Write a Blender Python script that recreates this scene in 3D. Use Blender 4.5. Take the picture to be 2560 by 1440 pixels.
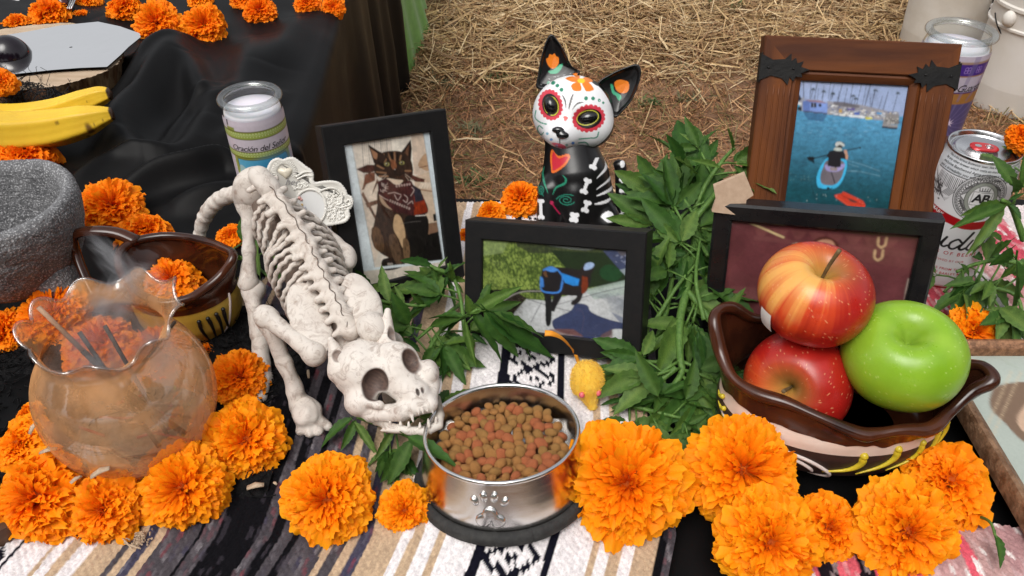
import bpy, math, random
import numpy as np
from mathutils import Vector, Matrix
for _o in list(bpy.data.objects): bpy.data.objects.remove(_o)
SC = bpy.context.scene
COL = SC.collection
rng = np.random.default_rng(7)
random.seed(7)

# ------------------------------------------------------------------ camera, sky, sun, exposure
LENS, SENSOR, PITCH, CAMZ = 28.0, 36.0, 39.3, 0.52
cam_d = bpy.data.cameras.new('camera'); cam = bpy.data.objects.new('camera', cam_d); COL.objects.link(cam)
cam_d.lens = LENS; cam_d.sensor_width = SENSOR; cam_d.clip_start = 0.02; cam_d.clip_end = 400
cam.location = (0, 0, CAMZ); cam.rotation_euler = (math.radians(90-PITCH), 0, 0)
SC.camera = cam
SUN_EL, SUN_AZ = 60.0, 205.0       # azimuth from +Y towards +X: high behind the viewer, a little to the left
w = bpy.data.worlds.new('World'); SC.world = w; w.use_nodes = True
nt = w.node_tree; nt.nodes.clear()
sky = nt.nodes.new('ShaderNodeTexSky'); sky.sky_type = 'NISHITA'; sky.sun_disc = False
sky.sun_elevation = math.radians(SUN_EL); sky.sun_rotation = math.radians(SUN_AZ)
sky.air_density = 1.0; sky.dust_density = 5.0; sky.ozone_density = 1.0
hs = nt.nodes.new('ShaderNodeHueSaturation'); hs.inputs['Saturation'].default_value = 0.16
bg = nt.nodes.new('ShaderNodeBackground'); bg.inputs['Strength'].default_value = 0.15
wo = nt.nodes.new('ShaderNodeOutputWorld')
nt.links.new(sky.outputs[0], hs.inputs['Color']); nt.links.new(hs.outputs[0], bg.inputs[0]); nt.links.new(bg.outputs[0], wo.inputs[0])
sun_d = bpy.data.lights.new('sun', 'SUN'); sun_d.energy = 0.85; sun_d.angle = math.radians(35); sun_d.color = (1.0, 0.955, 0.88)
sun = bpy.data.objects.new('sun', sun_d); COL.objects.link(sun)
_e, _a = math.radians(SUN_EL), math.radians(SUN_AZ)
_sd = Vector((math.sin(_a)*math.cos(_e), math.cos(_a)*math.cos(_e), math.sin(_e)))
sun.rotation_euler = (-_sd).to_track_quat('-Z', 'Y').to_euler(); sun.location = _sd*5
SC.view_settings.view_transform = 'Standard'; SC.view_settings.look = 'None'
SC.view_settings.exposure = 0.36; SC.view_settings.gamma = 1.0; SC.view_settings.use_curve_mapping = False
SC.render.engine = 'CYCLES'
SC.cycles.use_denoising = True
SC.cycles.max_bounces = 10; SC.cycles.transparent_max_bounces = 24; SC.cycles.transmission_bounces = 10
SC.cycles.caustics_reflective = False; SC.cycles.caustics_refractive = False
SC.cycles.volume_step_rate = 2.0

# ------------------------------------------------------------------ measuring from the photograph (2560 x 1440 grid)
FPX = LENS/SENSOR*2560
_p = math.radians(PITCH)
CC = np.array([0, 0, CAMZ]); CF = np.array([0, math.cos(_p), -math.sin(_p)]); CU = np.array([0, math.sin(_p), math.cos(_p)]); CR = np.array([1., 0, 0])
def ray(x, y): return CF + (x-1280)/FPX*CR - (y-720)/FPX*CU
def P(x, y, z=0.0):
    r = ray(x, y); return CC + r*((z-CAMZ)/r[2])
def PY(x, y, Y):
    r = ray(x, y); return CC + r*(Y/r[1])
def PD(x, y, d): return CC + ray(x, y)*d
def pix(p):
    v = np.asarray(p, float)-CC; d = v@CF; return np.stack([1280+FPX*(v@CR)/d, 720-FPX*(v@CU)/d], -1)
def depth(p): return float((np.asarray(p)-CC) @ CF)
class View:
    """a sculptor's bench: local axes right, up and out of a small object, 1 unit = 1 pixel of the photograph at its distance"""
    def __init__(s, cx, cy, d):
        s.o = PD(cx, cy, d); s.cx, s.cy = cx, cy
        t = -ray(cx, cy); s.t = t/np.linalg.norm(t)
        r = np.cross(CU, s.t); s.r = r/np.linalg.norm(r); s.u = np.cross(s.t, s.r)
        s.k = d*np.linalg.norm(ray(cx, cy))/np.linalg.norm(ray(cx, cy))/FPX
    def __call__(s, x, y, w=0.0):
        x, y, w = np.broadcast_arrays(np.asarray(x, float), np.asarray(y, float), np.asarray(w, float))
        return s.o + s.k*((x-s.cx)[..., None]*s.r - (y-s.cy)[..., None]*s.u + w[..., None]*s.t)
    def inv(s, v):
        q = (np.asarray(v)-s.o)/s.k
        return q@s.r+s.cx, -(q@s.u)+s.cy, q@s.t

# ------------------------------------------------------------------ geometry
def nrm(a):
    a = np.asarray(a, float); return a/(np.linalg.norm(a, axis=-1, keepdims=True)+1e-12)
def spline(pts, n):
    pts = np.asarray(pts, float); m = len(pts)
    if m < 3: return pts[0]+(pts[-1]-pts[0])*np.linspace(0, 1, n)[:, None]
    q = np.vstack([2*pts[0]-pts[1], pts, 2*pts[-1]-pts[-2]])
    t = np.linspace(0, m-1-1e-9, n); i = t.astype(int); u = (t-i)[:, None]
    a, b, c, d = q[i], q[i+1], q[i+2], q[i+3]
    return .5*((2*b)+(-a+c)*u+(2*a-5*b+4*c-d)*u*u+(-a+3*b-3*c+d)*u**3)
def spline_closed(pts, n):
    pts = np.asarray(pts, float); m = len(pts)
    t = np.linspace(0, m, n, endpoint=False); i = t.astype(int); u = (t-i)[:, None]
    a, b, c, d = pts[(i-1) % m], pts[i % m], pts[(i+1) % m], pts[(i+2) % m]
    return .5*((2*b)+(-a+c)*u+(2*a-5*b+4*c-d)*u*u+(-a+3*b-3*c+d)*u**3)
class Geo:
    def __init__(s): s.v = []; s.f = []; s.c = []; s.n = 0
    def add(s, v, f, c=None):
        v = np.asarray(v, float).reshape(-1, 3); s.v.append(v)
        s.f += [tuple(int(j)+s.n for j in q) for q in f]
        s.c.append(np.broadcast_to(np.asarray((1, 1, 1) if c is None else c, float), (len(v), 3))); s.n += len(v); return s
    def grid(s, A, cu=False, cv=False, c=None, flip=False):
        H, W = A.shape[:2]; idx = np.arange(H*W).reshape(H, W)
        r0 = np.arange(H if cv else H-1); c0 = np.arange(W if cu else W-1)
        a = idx[np.ix_(r0, c0)]; b = idx[np.ix_(r0, (c0+1) % W)]; d = idx[np.ix_((r0+1) % H, c0)]; e = idx[np.ix_((r0+1) % H, (c0+1) % W)]
        q = np.stack([a, b, e, d], -1).reshape(-1, 4)
        if flip: q = q[:, ::-1]
        if c is not None and np.ndim(c) == 3: c = np.asarray(c).reshape(-1, 3)
        return s.add(A.reshape(-1, 3), q.tolist(), c)
    def tube(s, path, rad, n=8, c=None, cap=True, flat=1.0, up=None):
        path = np.asarray(path, float); m = len(path); rad = np.broadcast_to(np.asarray(rad, float), (m,))
        T = nrm(np.gradient(path, axis=0)); ref = np.array([0, 0, 1.]) if up is None else np.asarray(up, float)
        if up is None and abs(T[0] @ ref) > .9: ref = np.array([1., 0, 0])
        N = np.zeros_like(path); cur = ref
        for i in range(m):
            cur = ref if up is not None else cur
            q = cur - (cur @ T[i])*T[i]; N[i] = q/(np.linalg.norm(q)+1e-12); cur = N[i]
        B = np.cross(T, N); th = np.linspace(0, 2*math.pi, n, endpoint=False)
        A = path[:, None]+rad[:, None, None]*(np.cos(th)[None, :, None]*B[:, None]+flat*np.sin(th)[None, :, None]*N[:, None])
        base = s.n; s.grid(A, cu=True, c=c)
        if cap: s.f.append(tuple(base+i for i in range(n))[::-1]); s.f.append(tuple(base+(m-1)*n+i for i in range(n)))
        return s
    def lathe(s, prof, n=48, o=(0, 0, 0), ax=None, c=None, fn=None):
        prof = np.asarray(prof, float); th = np.linspace(0, 2*math.pi, n, endpoint=False)
        A = np.stack([prof[:, :1]*np.cos(th), prof[:, :1]*np.sin(th), np.repeat(prof[:, 1:2], n, 1)], -1)
        if fn is not None: A = fn(A, th)
        if ax is not None: A = A@np.asarray(ax)
        if c is not None and np.ndim(c) == 2: c = np.repeat(np.asarray(c)[:, None], n, 1)
        return s.grid(A+np.asarray(o, float), cu=True, c=c)
    def ell(s, o, r, n=12, m=8, ax=None, c=None):
        ph = np.linspace(-math.pi/2+1e-3, math.pi/2-1e-3, m)
        pr = np.stack([np.cos(ph), np.sin(ph)], 1); th = np.linspace(0, 2*math.pi, n, endpoint=False)
        A = np.stack([pr[:, :1]*np.cos(th), pr[:, :1]*np.sin(th), np.repeat(pr[:, 1:2], n, 1)], -1)*np.asarray(r, float)
        if ax is not None: A = A@np.asarray(ax)
        return s.grid(A+np.asarray(o, float), cu=True, c=c)
    def box(s, o, sz, ax=None, c=None, bev=0.0):
        h = np.asarray(sz, float)/2; o = np.asarray(o, float)
        if bev <= 0:
            v = np.array([[x, y, z] for x in (-1, 1) for y in (-1, 1) for z in (-1, 1)])*h
            f = [(0, 1, 3, 2), (4, 6, 7, 5), (0, 4, 5, 1), (2, 3, 7, 6), (0, 2, 6, 4), (1, 5, 7, 3)]
        else:
            v = []; idx = {}
            for x in (-1, 1):
                for y in (-1, 1):
                    for z in (-1, 1):
                        for a in range(3):
                            q = np.array([x, y, z])*(h-bev); q[a] = (x, y, z)[a]*h[a]; idx[(x, y, z, a)] = len(v); v.append(q)
            f = []
            for a in range(3):
                b, d = (a+1) % 3, (a+2) % 3
                for sg in (-1, 1):
                    q = []
                    for (p1, p2) in ((-1, -1), (1, -1), (1, 1), (-1, 1)):
                        k = [0, 0, 0]; k[a] = sg; k[b] = p1; k[d] = p2; q.append(idx[(*k, a)])
                    f.append(tuple(q if sg > 0 else q[::-1]))
                for p1 in (-1, 1):
                    for p2 in (-1, 1):
                        q = []
                        for (e, w2) in ((-1, b), (1, b), (1, d), (-1, d)):
                            k = [0, 0, 0]; k[a] = e; k[b] = p1; k[d] = p2; q.append(idx[(*k, w2)])
                        f.append(tuple(q if p1*p2 > 0 else q[::-1]))
            for x in (-1, 1):
                for y in (-1, 1):
                    for z in (-1, 1):
                        q = [idx[(x, y, z, a)] for a in range(3)]; f.append(tuple(q if x*y*z > 0 else q[::-1]))
        v = np.asarray(v)
        if ax is not None: v = v@np.asarray(ax)
        return s.add(v+o, f, c)
    def prism(s, top, bot, c=None):
        n = len(top); v = np.vstack([top, bot])
        f = [tuple(range(n)), tuple(range(2*n-1, n-1, -1))]+[(i, n+i, n+(i+1) % n, (i+1) % n) for i in range(n)]
        return s.add(v, f, c)
    def verts(s): return np.vstack(s.v)
def root_of(p):
    while p.parent is not None: p = p.parent
    return p
def link(name, me, mat, parent=None):
    o = bpy.data.objects.new(name, me); COL.objects.link(o)
    if mat is not None and not me.materials: me.materials.append(mat)
    if parent is not None: o.parent = parent
    return o
def to_mesh(name, g, mat, off=(0, 0, 0), smooth=True, cols=None):
    me = bpy.data.meshes.new(name); V = g.verts()-np.asarray(off)
    f = g.f; n = len(f)
    ls = np.fromiter((len(q) for q in f), int, n); flat = np.fromiter((j for q in f for j in q), int, int(ls.sum()))
    me.vertices.add(len(V)); me.vertices.foreach_set('co', V.astype('f4').ravel())
    me.loops.add(len(flat)); me.loops.foreach_set('vertex_index', flat.astype('i4'))
    me.polygons.add(n); st = np.concatenate([[0], np.cumsum(ls)[:-1]]) if n else np.zeros(0)
    me.polygons.foreach_set('loop_start', st.astype('i4')); me.polygons.foreach_set('loop_total', ls.astype('i4'))
    me.polygons.foreach_set('use_smooth', np.full(n, smooth))
    c = np.vstack(g.c) if cols is None else cols
    if not np.allclose(c, 1):
        at = me.color_attributes.new('Col', 'FLOAT_COLOR', 'POINT')
        at.data.foreach_set('color', np.hstack([c, np.ones((len(c), 1))]).astype('f4').ravel())
    me.update(); me.validate()
    if mat is not None: me.materials.append(mat)
    return me
def obj(name, g, mat, parent=None, smooth=True, local=False, kind=None, sharp=None):
    """one mesh object; coordinates are places in the scene unless local"""
    off = (0, 0, 0)
    if parent is not None and not local: off = np.array(root_of(parent).location)
    me = to_mesh(name, g, mat, off, smooth)
    if sharp:
        me.set_sharp_from_angle(angle=math.radians(sharp))
    o = link(name, me, None, parent)
    if kind: o['kind'] = kind
    return o
def tag(o, label=None, cat=None, group=None, kind=None):
    if label: o['label'] = label
    if cat: o['category'] = cat
    if group: o['group'] = group
    if kind: o['kind'] = kind
    return o
def thing(name, label, cat, loc=(0, 0, 0), group=None):
    o = bpy.data.objects.new(name, None); COL.objects.link(o); o.empty_display_size = .02
    o.location = tuple(float(t) for t in loc)
    return tag(o, label, cat, group)

# signed distance fields, meshed by surface nets
def sd_ell(p, o, r, ax=None):
    q = p-np.asarray(o, float)
    if ax is not None: q = q@np.asarray(ax).T
    r = np.asarray(r, float); k0 = np.linalg.norm(q/r, axis=-1); k1 = np.linalg.norm(q/(r*r), axis=-1)
    return k0*(k0-1)/(k1+1e-9)
def sd_cap(p, a, b, ra, rb=None):
    a = np.asarray(a, float); b = np.asarray(b, float); rb = ra if rb is None else rb
    ab = b-a; t = np.clip(((p-a)@ab)/(ab@ab+1e-12), 0, 1)
    return np.linalg.norm(p-a-t[..., None]*ab, axis=-1)-(ra+(rb-ra)*t)
def smin(a, b, k):
    h = np.clip(.5+.5*(b-a)/k, 0, 1); return b+(a-b)*h-k*h*(1-h)
def smax(a, b, k): return -smin(-a, -b, k)
def nets(fn, lo, hi, res):
    lo = np.asarray(lo, float); hi = np.asarray(hi, float); n = np.ceil((hi-lo)/res).astype(int)+1
    X = np.stack(np.meshgrid(*[lo[i]+res*np.arange(n[i]) for i in range(3)], indexing='ij'), -1)
    D = fn(X); S = D < 0
    acc = np.zeros((n[0]-1, n[1]-1, n[2]-1, 3)); cnt = np.zeros((n[0]-1, n[1]-1, n[2]-1))
    sl = lambda d, m: tuple(slice(d[i], d[i]+m[i]) for i in range(3))
    m = n-1
    for a in range(3):
        b, c = [i for i in range(3) if i != a]
        for i in (0, 1):
            for j in (0, 1):
                d0 = [0, 0, 0]; d0[b] = i; d0[c] = j; d1 = list(d0); d1[a] = 1
                A, B = D[sl(d0, m)], D[sl(d1, m)]; x = (A < 0) != (B < 0)
                t = np.where(x, A/(A-B+1e-20), 0)
                off = np.zeros(t.shape+(3,)); off[..., a] = t; off[..., b] = i; off[..., c] = j
                acc += np.where(x[..., None], off, 0); cnt += x
    act = cnt > 0; ids = -np.ones(act.shape, int); ids[act] = np.arange(act.sum())
    cell = np.stack(np.nonzero(act), -1); V = lo+res*(cell+acc[act]/cnt[act][:, None])
    Q = []
    for a in range(3):
        b, c = [(a+1) % 3, (a+2) % 3]
        d1 = [0, 0, 0]; d1[a] = 1; e = n.copy(); e[a] -= 1
        A = S[sl([0, 0, 0], e)]; B = S[sl(d1, e)]
        x = np.stack(np.nonzero(A != B), -1)
        x = x[(x[:, b] > 0) & (x[:, c] > 0) & (x[:, b] < m[b]) & (x[:, c] < m[c])]
        g = lambda db, dc: ids[tuple((x-np.eye(3, dtype=int)[b]*db-np.eye(3, dtype=int)[c]*dc).T)]
        q = np.stack([g(1, 1), g(0, 1), g(0, 0), g(1, 0)], -1)
        fl = ~A[tuple(x.T)]; q[fl] = q[fl][:, ::-1]; Q.append(q)
    return V, np.vstack(Q)
def vnoise(p, s, seed=0):
    """cheap smooth noise for modelling lumps"""
    r = np.random.default_rng(seed); out = 0
    p = np.asarray(p)
    for i in range(5):
        k = r.normal(size=3)*s; out = out+np.sin(p@k+r.uniform(0, 6.28))
    return out/3

# flat print: painted point by point on a fine mesh
def lin(c):
    c = np.asarray(c, float)/255; return np.where(c <= .04045, c/12.92, ((c+.055)/1.055)**2.4)
class Paint:
    def __init__(s, W, H, bg, quad=None, box=None):
        """quad: the four corners (TL TR BR BL) in the tracing's own units"""
        s.W, s.H = W*2, H*2; s.a = np.empty((s.H, s.W, 3)); s.a[:] = lin(bg)
        u, v = np.meshgrid((np.arange(s.W)+.5)/s.W, (np.arange(s.H)+.5)/s.H)
        s.box = None if quad is not None else (box or (0, 0, 1, 1))
        if quad is None:
            x0, y0, x1, y1 = s.box; s.x = x0+u*(x1-x0); s.y = y0+v*(y1-y0)
        else:
            q = np.asarray(quad, float); src = [(0, 0), (1, 0), (1, 1), (0, 1)]; A = []; bb = []
            for (a, b), (x, y) in zip(src, q):
                A += [[a, b, 1, 0, 0, 0, -x*a, -x*b], [0, 0, 0, a, b, 1, -y*a, -y*b]]; bb += [x, y]
            h = np.linalg.solve(np.array(A), np.array(bb)); d = h[6]*u+h[7]*v+1
            s.x = (h[0]*u+h[1]*v+h[2])/d; s.y = (h[3]*u+h[4]*v+h[5])/d
        s.u, s.v = u, v
    def win(s, pts, pad):
        """the rows and columns a stroke can touch, where the tracing is upright"""
        if s.box is None: return (slice(0, s.H), slice(0, s.W))
        x0, y0, x1, y1 = s.box; p = np.asarray(pts, float); xs = sorted(((p[:, 0].min()-pad-x0)/(x1-x0)*s.W, (p[:, 0].max()+pad-x0)/(x1-x0)*s.W)); ys = sorted(((p[:, 1].min()-pad-y0)/(y1-y0)*s.H, (p[:, 1].max()+pad-y0)/(y1-y0)*s.H))
        if x1 < x0 or y1 < y0:
            xs = sorted(((p[:, 0].min()-pad-x0)/(x1-x0)*s.W, (p[:, 0].max()+pad-x0)/(x1-x0)*s.W)); q = [(p[:, 1].min()-pad-y0)/(y1-y0)*s.H, (p[:, 1].max()+pad-y0)/(y1-y0)*s.H]; ys = [min(q), max(q)]
        c = lambda v, n: int(np.clip(v, 0, n))
        return (slice(c(ys[0]-2, s.H), c(ys[1]+3, s.H)), slice(c(xs[0]-2, s.W), c(xs[1]+3, s.W)))
    def put(s, m, c, op=1.0, k=None):
        k = k or (slice(None), slice(None)); m = np.clip(np.asarray(m, float), 0, 1)[..., None]*op; s.a[k] = s.a[k]*(1-m)+lin(c)*m; return s
    def poly(s, pts, c, op=1.0):
        p = np.asarray(pts, float); k = s.win(p, 0); X, Y = s.x[k], s.y[k]; m = np.zeros(X.shape, bool)
        for (xa, ya), (xb, yb) in zip(p, np.roll(p, -1, 0)):
            if ya == yb: continue
            m ^= ((Y >= min(ya, yb)) & (Y < max(ya, yb)) & (X < xa+(Y-ya)*(xb-xa)/(yb-ya)))
        return s.put(m, c, op, k)
    def blob(s, pts, c, op=1.0): return s.poly(spline_closed(pts, 60), c, op)
    def ell(s, cx, cy, rx, ry, c, rot=0, op=1.0, soft=0.0):
        R = max(rx, ry)*(1+soft/2); k = s.win([(cx-R, cy-R), (cx+R, cy+R)], 0)
        r = math.radians(rot); dx, dy = s.x[k]-cx, s.y[k]-cy; a = (dx*math.cos(r)+dy*math.sin(r))/rx; b = (-dx*math.sin(r)+dy*math.cos(r))/ry
        d = np.hypot(a, b); return s.put((d < 1) if soft == 0 else (1+soft/2-d)/soft, c, op, k)
    def line(s, pts, w, c, op=1.0, taper=False, smooth=True):
        p = spline(pts, max(2, 8*len(pts))) if smooth and len(pts) > 2 else np.asarray(pts, float)
        k = s.win(p, w); X, Y = s.x[k], s.y[k]; best = np.full(X.shape, 1e9); n = len(p)-1
        for i in range(n):
            a, b = p[i], p[i+1]; ab = b-a; L = ab@ab+1e-12
            t = np.clip(((X-a[0])*ab[0]+(Y-a[1])*ab[1])/L, 0, 1)
            d = np.hypot(X-a[0]-t*ab[0], Y-a[1]-t*ab[1])
            if taper: d = d/(.25+.75*math.sin(math.pi*(i+.5)/n))
            best = np.minimum(best, d)
        return s.put(best < w/2, c, op, k)
    def noise(s, amt, sx, sy, seed=0):
        r = np.random.default_rng(seed); g = r.normal(size=(s.H//sy+2, s.W//sx+2))
        yi, xi = np.linspace(0, g.shape[0]-1.01, s.H), np.linspace(0, g.shape[1]-1.01, s.W)
        y0, x0 = yi.astype(int), xi.astype(int); fy, fx = (yi-y0)[:, None], (xi-x0)[None]
        n = (g[np.ix_(y0, x0)]*(1-fx)+g[np.ix_(y0, x0+1)]*fx)*(1-fy)+(g[np.ix_(y0+1, x0)]*(1-fx)+g[np.ix_(y0+1, x0+1)]*fx)*fy
        return n*amt
    def mul(s, n, m=1.0): s.a = s.a*np.clip(1+n*m, 0, 3)[..., None]; return s
    def soft(s, n=1, grain=.03, seed=1):
        for _ in range(n):
            p = np.pad(s.a, ((1, 1), (1, 1), (0, 0)), 'edge'); s.a = (p[:-2, 1:-1]+p[2:, 1:-1]+p[1:-1, :-2]+p[1:-1, 2:]+2*s.a)/6
        s.a = s.a*(1+grain*np.random.default_rng(seed).normal(size=s.a.shape[:2]+(1,)))*(1+s.noise(.07, 22, 22, seed)+s.noise(.05, 7, 7, seed+1))[..., None]; return s
    def done(s):
        a = s.a.reshape(s.H//2, 2, s.W//2, 2, 3).mean((1, 3)); return np.clip(a, 0, 1)
    def sample(s, u, v):
        a = s.done(); H, W = a.shape[:2]
        x = np.clip(u*W-.5, 0, W-1.001); y = np.clip(v*H-.5, 0, H-1.001); x0, y0 = x.astype(int), y.astype(int); fx, fy = (x-x0)[..., None], (y-y0)[..., None]
        return (a[y0, x0]*(1-fx)+a[y0, x0+1]*fx)*(1-fy)+(a[y0+1, x0]*(1-fx)+a[y0+1, x0+1]*fx)*fy
def letters(body, size, shear=0.0, bold=0.0, spacing=1.0):
    """outline letters as points and faces, lying in x, y"""
    cu = bpy.data.curves.new('lettering', 'FONT'); cu.body = body; cu.size = size; cu.shear = shear; cu.offset = bold*size; cu.resolution_u = 3
    cu.space_character = spacing; cu.align_x = 'CENTER'; cu.align_y = 'CENTER'
    o = bpy.data.objects.new('lettering', cu); COL.objects.link(o); dg = bpy.context.evaluated_depsgraph_get()
    me = o.evaluated_get(dg).to_mesh()
    v = np.array([q.co[:] for q in me.vertices]).reshape(-1, 3); f = [tuple(q.vertices) for q in me.polygons]
    o.evaluated_get(dg).to_mesh_clear(); bpy.data.objects.remove(o); bpy.data.curves.remove(cu)
    return v, f

# ------------------------------------------------------------------ materials
def mat(name, c=(.5, .5, .5), c2=None, scale=30, rough=.5, r2=None, bump=0, bscale=None, metal=0, coat=0, sheen=0, spec=.5, attr=None,
        sss=0, trans=0, det=4, stretch=(1, 1, 1), lo=.35, hi=.65, ior=1.45, bdist=.002, objcol=False, aniso=0):
    m = bpy.data.materials.new(name); m.use_nodes = True; n = m.node_tree.nodes; L = m.node_tree.links; b = n['Principled BSDF']
    b.inputs['Roughness'].default_value = rough; b.inputs['Metallic'].default_value = metal
    b.inputs['Coat Weight'].default_value = coat; b.inputs['Coat Roughness'].default_value = .05
    b.inputs['Sheen Weight'].default_value = sheen; b.inputs['Specular IOR Level'].default_value = spec; b.inputs['IOR'].default_value = ior
    if sss: b.inputs['Subsurface Weight'].default_value = sss; b.inputs['Subsurface Radius'].default_value = (.006, .004, .003)
    tc = n.new('ShaderNodeTexCoord'); mp = n.new('ShaderNodeMapping'); mp.inputs['Scale'].default_value = stretch; L.new(tc.outputs['Object'], mp.inputs[0])
    nz = n.new('ShaderNodeTexNoise'); nz.inputs['Scale'].default_value = scale; nz.inputs['Detail'].default_value = det; nz.inputs['Roughness'].default_value = .6
    L.new(mp.outputs[0], nz.inputs['Vector'])
    mr = n.new('ShaderNodeMapRange'); mr.inputs[1].default_value = lo; mr.inputs[2].default_value = hi; L.new(nz.outputs[0], mr.inputs[0])
    mx = n.new('ShaderNodeMix'); mx.data_type = 'RGBA'; mx.inputs[6].default_value = (*c, 1); mx.inputs[7].default_value = (*(c2 or c), 1); L.new(mr.outputs[0], mx.inputs[0])
    out = mx.outputs[2]
    if attr:
        at = n.new('ShaderNodeVertexColor'); at.layer_name = attr
        mu = n.new('ShaderNodeMix'); mu.data_type = 'RGBA'; mu.blend_type = 'MULTIPLY'; mu.inputs[0].default_value = 1
        L.new(at.outputs[0], mu.inputs[6]); L.new(out, mu.inputs[7]); out = mu.outputs[2]
    if objcol:
        oi = n.new('ShaderNodeObjectInfo'); mu = n.new('ShaderNodeMix'); mu.data_type = 'RGBA'; mu.blend_type = 'MULTIPLY'; mu.inputs[0].default_value = 1
        L.new(oi.outputs['Color'], mu.inputs[6]); L.new(out, mu.inputs[7]); out = mu.outputs[2]
    L.new(out, b.inputs['Base Color'])
    if r2 is not None:
        rr = n.new('ShaderNodeMapRange'); rr.inputs[3].default_value = rough; rr.inputs[4].default_value = r2; L.new(mr.outputs[0], rr.inputs[0]); L.new(rr.outputs[0], b.inputs['Roughness'])
    if bump:
        bn = n.new('ShaderNodeTexNoise'); bn.inputs['Scale'].default_value = bscale or scale*3; bn.inputs['Detail'].default_value = 5; L.new(mp.outputs[0], bn.inputs['Vector'])
        bu = n.new('ShaderNodeBump'); bu.inputs['Strength'].default_value = bump; bu.inputs['Distance'].default_value = bdist
        L.new(bn.outputs[0], bu.inputs['Height']); L.new(bu.outputs[0], b.inputs['Normal'])
    if trans:
        tr = n.new('ShaderNodeBsdfTranslucent'); L.new(out, tr.inputs[0]); ms = n.new('ShaderNodeMixShader'); ms.inputs[0].default_value = trans
        L.new(b.outputs[0], ms.inputs[1]); L.new(tr.outputs[0], ms.inputs[2]); L.new(ms.outputs[0], n['Material Output'].inputs[0])
    m.diffuse_color = (*c, 1)
    return m
def thin_glass(name, tint=(.97, .98, .97), rough=.02, ior=1.5, film=None, filmop=0.0):
    """a thin pane or wall of clear glass: mostly lets light through, reflects more at a slant; film: a dull layer of stain and painted glow"""
    m = bpy.data.materials.new(name); m.use_nodes = True; n = m.node_tree.nodes; L = m.node_tree.links; n.remove(n['Principled BSDF'])
    tr = n.new('ShaderNodeBsdfTransparent'); tr.inputs[0].default_value = (*tint, 1)
    gl = n.new('ShaderNodeBsdfGlossy'); gl.inputs['Roughness'].default_value = rough
    f0 = ((ior-1)/(ior+1))**2; lw = n.new('ShaderNodeLayerWeight'); lw.inputs[0].default_value = .5; pw = n.new('ShaderNodeMath'); pw.operation = 'POWER'; pw.inputs[1].default_value = 5; L.new(lw.outputs['Facing'], pw.inputs[0])
    fr = n.new('ShaderNodeMapRange'); fr.inputs[3].default_value = f0*1.6; fr.inputs[4].default_value = .9; L.new(pw.outputs[0], fr.inputs[0])
    ms = n.new('ShaderNodeMixShader'); L.new(fr.outputs[0], ms.inputs[0]); L.new(tr.outputs[0], ms.inputs[1]); L.new(gl.outputs[0], ms.inputs[2]); out = ms.outputs[0]
    if film:
        df = n.new('ShaderNodeBsdfDiffuse'); df.inputs[0].default_value = (*film, 1)
        tc = n.new('ShaderNodeTexCoord'); nz = n.new('ShaderNodeTexNoise'); nz.inputs['Scale'].default_value = 28; nz.inputs['Detail'].default_value = 5; L.new(tc.outputs['Object'], nz.inputs['Vector'])
        mr = n.new('ShaderNodeMapRange'); mr.inputs[1].default_value = .4; mr.inputs[2].default_value = .75; mr.inputs[3].default_value = filmop*.35; mr.inputs[4].default_value = filmop; L.new(nz.outputs[0], mr.inputs[0])
        m2 = n.new('ShaderNodeMixShader'); L.new(mr.outputs[0], m2.inputs[0]); L.new(out, m2.inputs[1]); L.new(df.outputs[0], m2.inputs[2]); out = m2.outputs[0]
    L.new(out, n['Material Output'].inputs[0]); return m
M = {}
M['attr'] = mat('printed_paper', (1, 1, 1), (.94, .94, .94), scale=400, rough=.35, attr='Col')
M['attr_matte'] = mat('painted_matte', (1, 1, 1), (.9, .9, .9), scale=90, rough=.6, attr='Col', bump=.15, bscale=300)
M['attr_gloss'] = mat('painted_gloss', (1, 1, 1), (.93, .93, .93), scale=60, rough=.28, attr='Col', bump=.06, bscale=120)
M['wool'] = mat('woven_wool', (1, 1, 1), (.72, .70, .72), scale=420, rough=.95, attr='Col', bump=.3, bscale=900, sheen=.05, spec=.08, bdist=.001)
M['black_frame'] = mat('black_painted_wood', (.007, .007, .0075), (.010, .0095, .0095), scale=120, rough=.42, bump=.08, bscale=300, spec=.3)
M['black_gloss'] = mat('black_lacquer', (.008, .008, .009), (.012, .011, .011), scale=60, rough=.16, r2=.26, spec=.4)
M['pane'] = thin_glass('picture_glass', (.985, .99, .985), rough=.03, ior=1.3)
M['glass'] = thin_glass('clear_glass', (.94, .96, .95), rough=.01, ior=1.5)
M['leaf'] = mat('marigold_leaf', (.036, .100, .017), (.075, .155, .028), scale=55, rough=.48, bump=.25, bscale=160, trans=.30, objcol=True, spec=.35, attr='Col')
M['stem'] = mat('green_stem', (.055, .13, .02), (.11, .21, .04), scale=60, rough=.55, stretch=(5, 5, 1), bump=.4)
M['petal'] = mat('marigold_petal', (1, .95, .9), (1, .82, .7), scale=60, rough=.6, trans=.26, attr='Col', objcol=True, spec=.2)
M['calyx'] = mat('marigold_calyx', (.10, .16, .03), (.16, .2, .05), scale=80, rough=.6)
M['iron'] = mat('black_iron', (.009, .009, .0095), (.014, .0135, .013), scale=90, rough=.5, bump=.2, spec=.25)
M['dark_wood'] = mat('dark_wood', (.06, .025, .012), (.11, .05, .022), scale=20, rough=.5, stretch=(1, 1, 8))
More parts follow.
